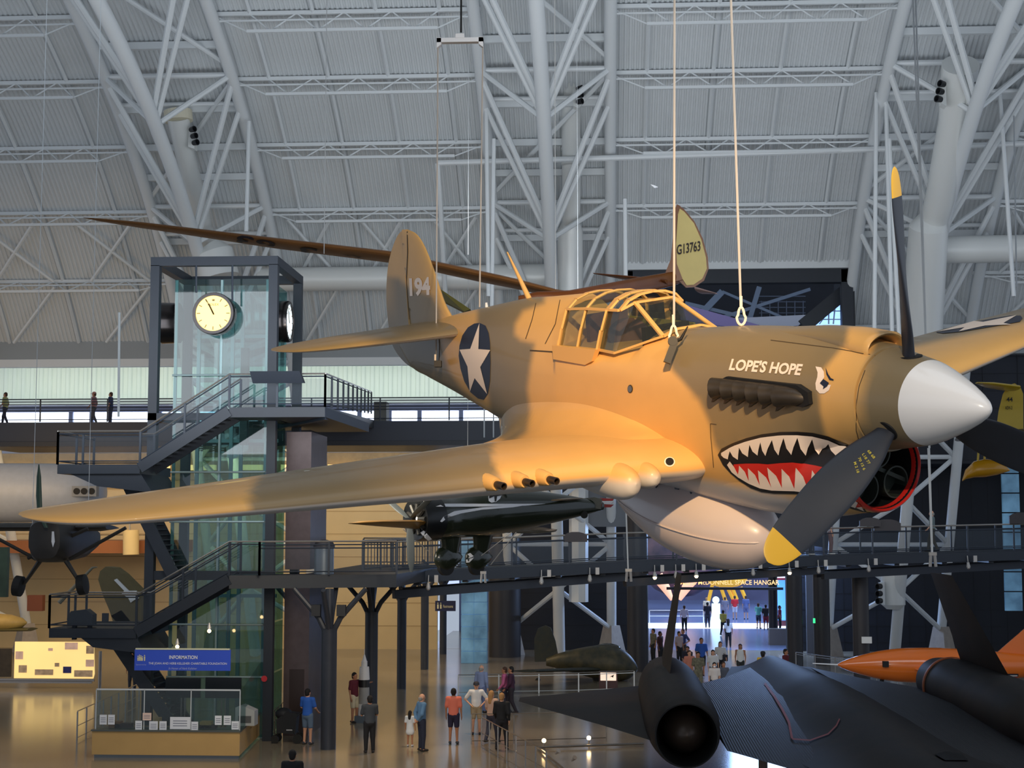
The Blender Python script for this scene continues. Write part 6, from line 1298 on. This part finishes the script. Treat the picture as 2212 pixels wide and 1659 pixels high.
# ---- yellow floatplane at the right edge
YL=mat('float_yellow',(226,190,50),.35,coat=.3,noise=.06); O=AY(2180,900,42); q=empty('yellow_floatplane',O,label='yellow floatplane tail and float at the right edge behind the spinner',cat='airplane'); pp=lambda x,y,Y=42:AY(x,y,Y)-O
MB().prism([pp(x,y) for x,y in ((2153,960),(2152,925),(2157,888),(2166,852),(2178,832),(2192,828),(2204,836),(2210,850),(2211,990))],(.05,.16,0)).build('fin',YL,q)
MB().prism([pp(x,y,42.05) for x,y in ((2213,846),(2260,840),(2270,1000),(2213,992))],(.05,.12,0)).build('rudder',YL,q)
wing_mb([(pp(2205,836,40.8),Vector((0,1.3,.0)),Vector((0,0,1)),.1),(pp(2150,829,40.9),Vector((0,1.1,.0)),Vector((0,0,1)),.1),(pp(2112,826,41.3),Vector((0,.3,.0)),Vector((0,0,1)),.1)],10).build('tailplane',YL,q,True)
for s,x0,y0,x1,y1 in (('44',2174,868,2187,858),('ASW-3',2171,885,2186,877)): a=pp(x0,y0,41.95); c=pp(x1,y1,41.95); text_flat('tail_number',s,a,Vector((c.x-a.x,0,0)),Vector((0,0,c.z-a.z)),blk,q,.02,nrm=Vector((0,-1,0)),off=.02)
MB().loft([[pp(x,y,42)+Vector((0,w_*math.cos(a),h_*math.sin(a) if math.sin(a)>0 else h_*.8*math.sin(a))) for a in [2*PI*k/16 for k in range(16)]] for x,y,w_,h_ in ((2079,1038,.05,.02),(2086,1026,.16,.14),(2104,1016,.24,.24),(2128,1013,.27,.27),(2152,1012,.24,.22),(2172,1014,.12,.1),(2181,1016,.02,.02))]).build('float',mat('float_amber',(226,160,30),.25,coat=.5),q,True)
for x in (2112,2126): MB().tube([pp(x,1000),pp(x+3,950)],.03,6).build('float_strut',YL,q)
wing_mb([(pp(2075,944,41),Vector((.2,1.6,0)),Vector((0,0,1)),.12),(pp(2260,930,42),Vector((.2,1.8,0)),Vector((0,0,1)),.12)],10).build('wing',mat('wing_under',(70,66,56),.5),q,True)
tag(MB().prism([AY(x,y,58) for x,y in ((1405,398),(1413,400),(1422,404),(1414,406))],(0,.2,.02)).build('model_glider',mat('bar_white',(238,238,240),.4)),'tiny white model aircraft hanging against the vault left of the yellow rudder','model')
# ---- saturn-like model rocket, stroller, misc
O=AZ(786,1560); q=empty('model_rocket',O,label='tall white and black model rocket standing before the second branching column',cat='model'); pz=lambda y:AY(786,y,O.y).z
RW_=mat('rocket_white',(214,214,216),.4); RB_=mat('rocket_black',(26,26,30),.4)
for y0,y1,r0,r1,m_,nm in ((1545,1520,.22,.22,RW_,'lower_stage'),(1520,1484,.19,.19,mat('rocket_grey',(150,150,150),.4),'lower_stage'),(1484,1468,.2,.2,RB_,'interstage'),(1468,1440,.2,.17,RW_,'upper_stage'),(1440,1428,.11,.11,RW_,'service_module'),(1428,1414,.09,.02,RW_,'nose_cone'),(1414,1402,.012,.01,RW_,'escape_tower')):
    MB().tube([(0,0,pz(y0)),(0,0,pz(y1))],[r0,r1],20).build(nm,m_,q,True)
MB().box((-.3,-.3,0),(.3,.3,pz(1545))).build('plinth',mat('plinth_grey',(80,92,104),.5),q)
O=AZ(622,1604); q=empty('stroller',O,label='black baby stroller in front of the man in the blue shirt',cat='stroller'); CV=mat('stroller_cloth',(22,24,30),.7)
MB().prism([(-.32,-.28,.35),(.28,-.28,.3),(.34,-.28,.95),(-.02,-.28,1.0),(-.34,-.28,.75)],(0,.5,0)).build('seat_fabric',CV,q); MB().ball((-.15,0,.92),(.28,.3,.2),14).build('sun_canopy',CV,q,True)
MB().tube([(.3,-.25,.85),(.48,-.25,1.0),(.48,.22,1.0),(.3,.22,.85)],.018,8).build('handle',CV,q,True)
for x,y,r_ in ((-.38,-.25,.13),(.36,-.28,.15),(-.38,.25,.13),(.36,.26,.15)): MB().lathe([(-.03,r_),(.03,r_),(.03,r_*.5),(.03,0)],(x,y,r_),(0,1,0),18).build('wheel',TYR,q,True); MB().tube([(x,y,r_),(x*.5,y,.5)],.018,6).build('frame_tube',mat('frame_dark',(40,42,46),.4,.5),q)
text_flat('stroller_tag','mockingbird',(-.02,-.285,.42),(.22,0,0),(0,0,.035),WT,q,nrm=Vector((0,-1,0)),off=.005) if 0 else MB().box((.0,-.288,.42),(.2,-.281,.45)).build('name_patch',mat('patch_grey',(190,190,195),.5),q)
for px,py,Y,dx,lab in ((700,548,20.9,30,'thin cable holding the glider wing up, left of the fighter fin'),(1200,634,20.4,8,'thin cable holding the glider body up, behind the cockpit'),(70,1132,30.2,10,'thin cable holding the dark high wing plane, left one'),(190,1135,30.2,10,'thin cable holding the dark high wing plane, right one'),(1010,1062,43,0,'thin cable holding the dark green fighter up, front one'),(1250,1075,45.6,0,'thin cable holding the dark green fighter up, rear one')):
    a=AY(px,py,Y); t=math.asin((Y-YC)/YR); cable(a,Vector((a.x,a.y,ZR*math.cos(t))),lab,.006,STEEL)
# ================================================================ visitors
SK={'l':(214,160,130),'m':(176,122,92),'d':(110,72,54)}
HC={'black':(22,18,18),'brown':(70,46,34),'blond':(176,132,84),'grey':(150,146,140)}
def person(px,top,h=1.72,face=0,shirt=(90,90,90),pants=(40,40,50),skin='m',hair='black',long=False,style='pants',pose='stand',label='',group=None,z=0.,loc=None,cap=None,mask=False,bald=False,sleeve='short',bag=None,seed=0,shoes=(40,38,40)):
    """px, top: where the crown of the head stands in the photograph; the figure then stands on height z"""
    if loc is None:
        d=ray(px,top); s=(z+h-7)/d.z; loc=EYE+d*s; loc.z=z
    k=h/1.75; q=empty('person',loc,R(face),label,'person',group); q.scale=(k,k,k)
    st=.16 if pose=='walk' else .0; L={}
    hipz=.92; hx=.095
    feet=[(-hx-.02,-st*1.1,.06),(hx+.02,st*1.3,.06 if pose!='walk' else .09)]; knees=[(-hx-.01,-st*.7-.02,.49),(hx+.01,st*.35-.03,.49)]
    if pose=='sit': feet=[(-.11,-.32,.05),(.11,-.3,.05)]; knees=[(-.12,-.34,.45),(.12,-.34,.45)]; hipz=.5
    dz=hipz-.92; sh=[(-.185,0,1.43+dz),(.185,0,1.43+dz)]
    arms={'stand':[((-.24,.02,1.14),(-.25,-.04,.88)),((.24,.02,1.14),(.25,-.04,.88))],'walk':[((-.24,.08,1.14),(-.24,.02,.9)),((.24,-.04,1.14),(.24,-.2,.95))],
      'hips':[((-.38,.06,1.17),(-.2,-.1,1.0)),((.38,.06,1.17),(.2,-.1,1.0))],'phone':[((-.24,-.06,1.16),(-.1,-.3,1.2)),((.24,-.06,1.16),(.1,-.3,1.22))],
      'reach':[((-.24,.02,1.14),(-.25,-.04,.88)),((.36,-.1,1.3),(.55,-.22,1.36))],'point':[((-.24,.02,1.14),(-.25,-.04,.88)),((.34,-.12,1.4),(.44,-.3,1.5))],
      'push':[((-.25,-.05,1.16),(-.2,-.32,1.0)),((.25,-.05,1.16),(.2,-.32,1.0))],'sit':[((-.24,-.08,1.14),(-.15,-.3,1.05)),((.24,-.08,1.14),(.15,-.3,1.05))],'back':[((-.26,.1,1.15),(-.1,.16,.96)),((.26,.1,1.15),(.1,.16,.98))]}[pose]
    arms=[tuple((a[0],a[1],a[2]+dz) for a in ar) for ar in arms]; hd=(0,-.01,1.63+dz)
    c=[(hd,(0,-.03,1.56+dz),.098,.07,(.86,1.,1.12)),((0,.015,1.55+dz),(0,.02,1.44+dz),.055,.062),((0,0,1.36+dz),(0,0,1.1+dz),.14,.12,(1.15,.78,1)),((0,0,1.08+dz),(0,.01,.95+dz),.12,.145,(1.12,.85,1)),
       ((0,-.115,1.61+dz),(0,-.125,1.595+dz),.014,.018),((-.085,0,1.62+dz),(-.088,0,1.6+dz),.02,.015),((.085,0,1.62+dz),(.088,0,1.6+dz),.02,.015)]
    legs=[]
    for i,s in enumerate((-1,1)):
        hp=(s*hx,0,hipz); legs+=[(hp,knees[i],.088,.058),(knees[i],feet[i],.056,.038)]; c+=legs[-2:]; f=feet[i]; c.append(((f[0],f[1]+.03,f[2]-.015),(f[0]*1.08,f[1]-.14,f[2]-.028),.04,.032))
        e,w_=arms[i]; c+=[((s*.1,0,1.43+dz),sh[i],.065,.062),(sh[i],e,.052,.04),(e,w_,.038,.026),(w_,tuple(Vector(w_)+(Vector(w_)-Vector(e)).normalized()*.07),.03,.028,(.7,1,1))]
    big=(top>1430 and px<1200)
    v,f=capsules_mesh(c,.026 if big else .034,.03); b=MB().add(v,f)
    for i,s in enumerate((-1,1)):   # five fingers per hand
        e,w_=arms[i]; d=(Vector(w_)-Vector(e)).normalized(); o=Vector(w_)+d*.075; sd=Vector((0,1,0)) if abs(d.y)<.7 else Vector((1,0,0)); cv=Vector((-s,0,0))*.3
        for j in range(4): a=o+sd*(j-1.5)*.017; ln=(.06,.07,.066,.05)[j]; b.tube([a-d*.02,a+d*ln*.55+cv*.02,a+d*ln+cv*.05],[.0095,.009,.007],5)
        a=Vector(w_)+d*.03-sd*.028; b.tube([a,a-sd*.02+d*.03,a-sd*.025+d*.06+cv*.03],[.011,.01,.008],5)
    b.build('body',mat('skin_'+skin,SK[skin],.5),q,True,ang=80)
    def cloth(name,caps,col,res=.034,cut=None,k_=.03,noise=0):
        v,f=capsules_mesh(caps,res,k_,cut)
        if v: MB().add(v,f).build(name,mat('cloth_%d_%d_%d'%tuple(col),col,.8,noise=noise,nscale=14),q,True,ang=80)
    tors=[((0,0,1.38+dz),(0,0,1.1+dz),.152,.14,(1.18,.82,1)),((0,0,1.08+dz),(0,.01,.93+dz),.142,.158,(1.12,.88,1))]
    for i,s in enumerate((-1,1)):
        e,w_=arms[i]; eV=Vector(sh[i])+(Vector(e)-Vector(sh[i]))*(.8 if sleeve=='short' else 1); 
        if sleeve!='none': tors+=[((s*.1,0,1.43+dz),sh[i],.078,.078),(sh[i],tuple(eV),.072,.066)]
        else: tors+=[((s*.08,0,1.4+dz),(s*.12,0,1.44+dz),.07,.05)]
        if sleeve=='long': tors+=[(e,w_,.054,.04)]
    cm=28 if shirt=='camo' else 0; sc_=(120,116,96) if cm else shirt
    hem=.9+dz
    if style=='dress': tors+=[((0,0,1.0+dz),(0,0,.72+dz),.15,.2,(1.1,.9,1))]; hem=.56
    cloth('shirt' if style!='dress' else 'dress',tors,sc_,.03 if big else .036,lambda g:np.maximum(hem-g[...,2],g[...,2]-(1.5+dz)),noise=.5 if cm else 0)
    if style!='dress':
        zl={'pants':.07,'shorts':.52,'short_shorts':.72}[style]; P=[((0,0,1.0+dz),(0,.01,.92+dz),.135,.15,(1.15,.9,1))]
        for i,s in enumerate((-1,1)): P+=[((s*hx,0,hipz),knees[i],.105,.08),(knees[i],feet[i],.078,.058)]
        cloth('trousers' if style=='pants' else 'shorts',P,pants,.034,lambda g:(np.maximum(zl-g[...,2],g[...,2]-(1.0+dz))),noise=.4 if pants==(121,116,96) else 0)
    S=[]
    for f_ in feet: S.append(((f_[0],f_[1]+.04,f_[2]-.012),(f_[0]*1.08,f_[1]-.15,f_[2]-.025),.05,.042))
    for i in (0,1): cloth('shoe',[S[i]],shoes,.034,lambda g:g[...,2]-(feet[i][2]+.04))
    H=[((0,.012,1.655+dz),(0,.03,1.6+dz),.106,.085,(.9,1,1.08))]
    if long: H.append(((0,.07,1.6+dz),(0,.1,1.36+dz),.075,.06,(1.3,.7,1)))
    if not bald: cloth('hair',H,HC[hair],.03,lambda g:np.where(g[...,1]<-.045,1.668+dz-g[...,2],-1.))
    elif hair: cloth('hair',[((0,.03,1.6+dz),(0,.04,1.57+dz),.1,.08,(.95,.9,.8))],HC[hair],.03,lambda g:np.maximum(g[...,2]-(1.65+dz),-.0-g[...,1]))
    if cap: MB().lathe([(0,.108),(.06,.104),(.1,.07),(.115,0)],(0,.0,1.655+dz),(0,0,1),18).build('cap',mat('cap_%d'%cap[0],cap,.7),q,True); MB().prism([(-.07,-.09,1.665+dz),(.07,-.09,1.665+dz),(.05,-.2,1.65+dz),(-.05,-.2,1.65+dz)],(0,0,.012)).build('cap_peak',mat('cap_%d'%cap[0],cap,.7),q)
    if abs(((face+180)%360)-180)<100:
        b=MB()
        for s in (-1,1): b.ball((s*.034,-.1,1.635+dz),.011,6)
        b.beam((-.022,-.117,1.57+dz),(.022,-.117,1.57+dz),.006,.006); b.build('face_features',mat('feature_dark',(60,34,30),.5),q)
        if mask: MB().ball((0,-.085,1.57+dz),(.06,.045,.05),12).build('face_mask',WT,q,True)
    if bag: MB().box((bag[0]-.12,bag[1]-.06,.85),(bag[0]+.12,bag[1]+.06,1.15)).build('bag',mat('bag_dark',(30,30,36),.7),q); MB().tube([(bag[0],bag[1],1.12),(-bag[0]*.5,0,1.46)],.012,6).build('bag_strap',MT['bag_dark'],q)
    return q
N_=(30,34,52); K_=(26,26,30)
person(665,1488,1.76,160,(44,98,190),(96,116,140),'l','black',style='shorts',pose='push',label='person in bright blue t-shirt and grey shorts holding the stroller, seen from behind',shoes=(60,60,66))
person(681,1467,1.6,150,(176,130,140),(60,62,84),'l','blond',pose='point',label='person with reddish hair and pink top raising an arm behind the blue shirt',sleeve='none')
person(766,1453,1.76,60,(92,24,40),(206,192,160),'m','black',style='shorts',pose='reach',label='person in maroon polo and cream shorts beside the model rocket')
person(799,1503,1.74,200,(62,66,72),K_,'m','black',pose='phone',label='person in dark grey shirt and black trousers, back turned, near the rocket')
person(886,1535,1.12,170,(222,226,230),K_,'m','black',long=True,style='dress',label='small child with long black hair in a white dress',shoes=(220,220,225))
person(911,1498,1.77,120,(96,134,170),(34,40,60),'l','grey',bald=True,pose='back',label='balding person in light blue shirt and navy trousers next to the child',sleeve='long')
person(980,1487,1.76,175,(226,120,98),(40,38,66),'m','black',style='shorts',label='person in coral shirt and navy shorts seen from behind',shoes=(70,74,80))
person(1029,1473,1.74,5,(226,226,226),(164,146,118),'l','black',style='shorts',pose='hips',cap=(34,36,48),label='person in white t-shirt, khaki shorts and black cap, hands on hips')
person(1084,1497,1.76,170,K_,(34,34,42),'l','blond',sleeve='long',pose='walk',label='person in black jacket and dark trousers walking away, right of the white t-shirt',shoes=(30,30,34))
person(1062,1492,1.66,150,(206,170,150),(60,62,80),'l','blond',long=True,pose='walk',label='long haired person in pale top and grey trousers beside the black jacket')
person(1040,1436,1.78,150,(130,146,186),(96,110,150),'l','grey',bald=True,label='tall grey haired person in pale blue clothes near the blue glass pier',sleeve='long')
person(1090,1441,1.7,-90,(190,96,140),(44,44,60),'m','brown',pose='walk',sleeve='long',label='person in pink top striding right behind the black jacket')
person(1104,1440,1.74,-90,(60,24,50),(36,30,40),'m','black',pose='walk',sleeve='long',label='person in dark purple clothes striding just behind the pink top')
person(632,1620,1.75,180,(22,22,26),K_,'m','black',label='person in black with head showing at the bottom edge of the picture')
person(287,1405,1.7,10,(60,60,70),(50,54,66),'m','black',label='person half hidden under the dark flight behind the desk')
person(1411,1358,1.7,-60,'camo',K_,'m','black',label='person in patterned shirt left of the entrance, by the brown column')
person(1426,1364,1.68,60,(60,26,30),K_,'d','black',label='person in dark red beside the patterned shirt at the brown column')
person(1475,1359,1.72,-40,(50,60,110),(70,60,60),'m','brown',label='person in blue shirt standing close to a second one at the fin tip',pose='hips')
person(1467,1364,1.66,40,(170,150,150),K_,'m','black',label='person in pale top at the left of the pair beyond the black fin')
person(1485,1378,1.66,-20,(36,36,54),K_,'m','black',label='person in dark clothes just below the pair beyond the black fin',pose='sit')
person(1515,1378,1.8,10,(44,88,170),K_,'m','brown',style='shorts',pose='walk',label='tall person in blue t-shirt walking towards the black jet')
person(1556,1386,1.7,5,(206,204,200),K_,'l','brown',long=True,style='shorts',pose='walk',bag=(.2,-.1),label='long haired person in white t-shirt with dark shoulder bag, centre of the group')
person(1540,1404,1.6,0,(214,214,214),(110,116,130),'l','black',long=True,pose='walk',label='long dark haired person in white top left of the shoulder bag')
person(1543,1431,1.55,0,(216,206,200),K_,'l','black',long=True,mask=True,label='person wearing a white face mask at the front of the group')
person(1563,1430,1.5,10,(84,88,100),K_,'m','brown',label='young person in grey shirt right of the masked one')
person(1599,1391,1.66,-8,(232,232,228),(50,52,48),'m','brown',long=True,style='short_shorts',sleeve='none',pose='walk',label='long haired person in white tank top and dark shorts walking alone')
person(1648,1407,1.76,150,(232,184,56),(60,60,66),'d','black',cap=(28,28,34),label='person in yellow t-shirt and black cap seen from behind')
person(1668,1419,1.5,160,(120,70,60),K_,'m','brown',label='dark haired person half hidden right of the yellow t-shirt')
person(1697,1402,1.72,60,(96,26,36),K_,'m','black',label='person in dark red shirt at the right jamb of the entrance')
person(1508,1408,1.72,0,'camo',(121,116,96),'m','black',label='person in camouflage clothes in front of the blue t-shirt')
person(1489,1405,1.66,20,(190,120,100),(110,100,96),'l','brown',label='person in coral top left of the camouflage clothes')
person(1528,1301,1.75,180,(34,34,48),N_,'m','black',label='person in black standing before the glowing spacesuit display')
person(1562,1318,1.6,150,(190,180,90),K_,'m','black',pose='walk',label='person in yellow top in the middle of the entrance hall')
person(1573,1337,1.62,175,(206,206,206),K_,'m','black',long=True,label='person in white t-shirt and black leggings in the entrance hall')
person(1587,1287,1.75,180,(210,44,50),(216,212,216),'l','brown',style='shorts',label='person in red t-shirt and white shorts deep in the space hangar')
person(1611,1287,1.75,180,(90,104,150),(110,116,150),'l','brown',style='shorts',label='person in blue grey clothes right of the red t-shirt')
person(1566,1290,1.7,180,(120,116,130),(150,140,150),'l','brown',label='person in grey clothes left of the red t-shirt')
person(1638,1303,1.72,150,(96,170,160),(40,48,66),'m','brown',style='shorts',pose='phone',label='person in teal t-shirt near the right side of the space hangar')
person(1654,1306,1.68,170,(36,30,34),(130,30,44),'m','black',style='shorts',label='person in black top and red shorts beside the teal t-shirt')
person(1684,1308,1.72,90,(110,26,50),K_,'m','black',label='person in dark red leaning by the blue kiosk')
person(1526,1291,1.65,180,(220,200,170),(214,206,214),'l','blond',label='blond person in pale clothes left of the spacesuit display')
person(1478,1308,1.7,180,(200,190,200),K_,'l','brown',label='person in pale top behind the white barrier in the space hangar')
for px,fy,h,fc,sh,pn,lab,ps in ((10,918,1.72,-90,(150,150,100),(40,42,60),'person in olive green top walking at the left edge of the gallery','walk'),(202,916,1.72,-90,(150,110,110),(80,80,84),'person in dusty pink with light cap on the far gallery','walk'),(238,916,1.7,-90,(36,48,90),(60,64,84),'person in dark blue on the far gallery','stand')):
    p=AY(px,fy,79); p.z=zg; person(px,0,h,fc,sh,pn,'m','brown',pose=ps,label=lab,loc=p,cap=(170,120,110) if px==202 else None)
p=on_ramp(2030)+Vector((0,1.9,0)); person(0,0,1.74,-100,(110,124,124),(60,56,44),'l','grey',pose='walk',label='grey haired person in green grey shirt on the ramp right of the spinner',loc=p,bald=True)
p=on_ramp(1808)+Vector((0,1.9,0)); person(0,0,1.7,90,(150,150,160),(120,92,92),'l','brown',label='person in pinkish trousers on the ramp behind the propeller blade',loc=p,shoes=(220,220,220))
p=on_ramp(1765)+Vector((0,2.1,0)); person(0,0,1.7,90,(70,90,110),(50,56,70),'l','brown',label='person in dark clothes on the ramp close behind the propeller blade',loc=p,shoes=(220,220,220))
person(934,1297,1.72,10,(214,214,220),(60,80,130),'m','grey',label='person in white shirt and blue jeans in the bright corridor')
# ================================================================ light
w=bpy.data.worlds.new('world'); SC.world=w; w.use_nodes=True
bg=w.node_tree.nodes['Background']; bg.inputs[0].default_value=(.62,.72,.88,1); bg.inputs[1].default_value=.62
def light(name,kind,loc,tgt,e,col,size=.3,spot=60,blend=.5,sy=None):
    l=bpy.data.lights.new(name,kind); l.energy=e; l.color=col
    o=bpy.data.objects.new(name,l); COL.objects.link(o); o.location=loc
    o.rotation_euler=(Vector(tgt)-Vector(loc)).to_track_quat('-Z','Y').to_euler()
    if kind=='SPOT': l.spot_size=R(spot); l.spot_blend=blend; l.shadow_soft_size=size
    elif kind=='AREA': l.size=size; l.shape='RECTANGLE'; l.size_y=sy or size
    else: l.shadow_soft_size=size
    return o
WARM=(1,.60,.25)
light('lamp_fighter','SPOT',(0,-4,14),PM@Vector((-4.1,-.6,-.1)),19000,(1,.63,.25),.12,17,1.)
light('lamp_fighter','SPOT',(.6,-4,14),PM@Vector((-4.0,-.8,-.1)),5600,(1,.86,.68),.15,50,.7)
light('vault_fill','AREA',(0,44,13),(0,66,27),3250,(.88,.94,1),40,sy=8)  # unseen fill added to brighten the vault
light('warm_wall','AREA',(-20,76,9),(-20,88,3),900,(1,.72,.38),22,sy=3)
light('warm_wall','AREA',(-30,62,10),(-26,80,0),600,(1,.66,.3),6)
light('warm_floor','SPOT',(-9,68,11),(-6,74,0),2600,(1,.7,.36),.4,60,.8)
light('warm_floor','SPOT',(-5,52,12),(-5,52,0),2600,(1,.66,.34),.4,70,.9)
light('warm_floor','SPOT',(1,44,10),(-.5,44,0),700,(1,.6,.3),.3,50,.9)
light('desk_fill','AREA',(-7.5,40,8.5),(-8,47,1.5),420,(1,.86,.66),3)  # added fill for the dark desk area, no fixture there
light('space_hall','AREA',(13,118,14),(13,118,0),9000,(.42,.6,1),18,sy=30)
light('glider_fill','SPOT',(4,2,11.6),(1.0,23,11.2),3600,(1,.93,.8),.3,40,.8)  # unseen fill spot added to brighten the glider
light('cool_fill','AREA',(3,8,17),(2,11,8),420,(.75,.87,1),12)  # cool fill added over the fighter; the roof has no opening here
light('cool_fill','AREA',(-12,30,20),(-10,50,0),350,(.75,.87,1),14)  # second added cool fill, aimed at the tower side
light('entrance_blue','AREA',(9.5,88,6.5),(8.5,84,0),1500,(.35,.55,1),5,sy=3)
light('entrance_blue','SPOT',(8.6,80,9),(8.3,72,0),11000,(.26,.46,1),.5,50,.8)
light('recess_glow','AREA',(-20,80,15.5),(-20,84,14),330,(.85,1,.82),30,sy=1)
vs=SC.view_settings; vs.view_transform='Standard'; vs.look='None'; vs.gamma=1; vs.use_curve_mapping=False; vs.exposure=0
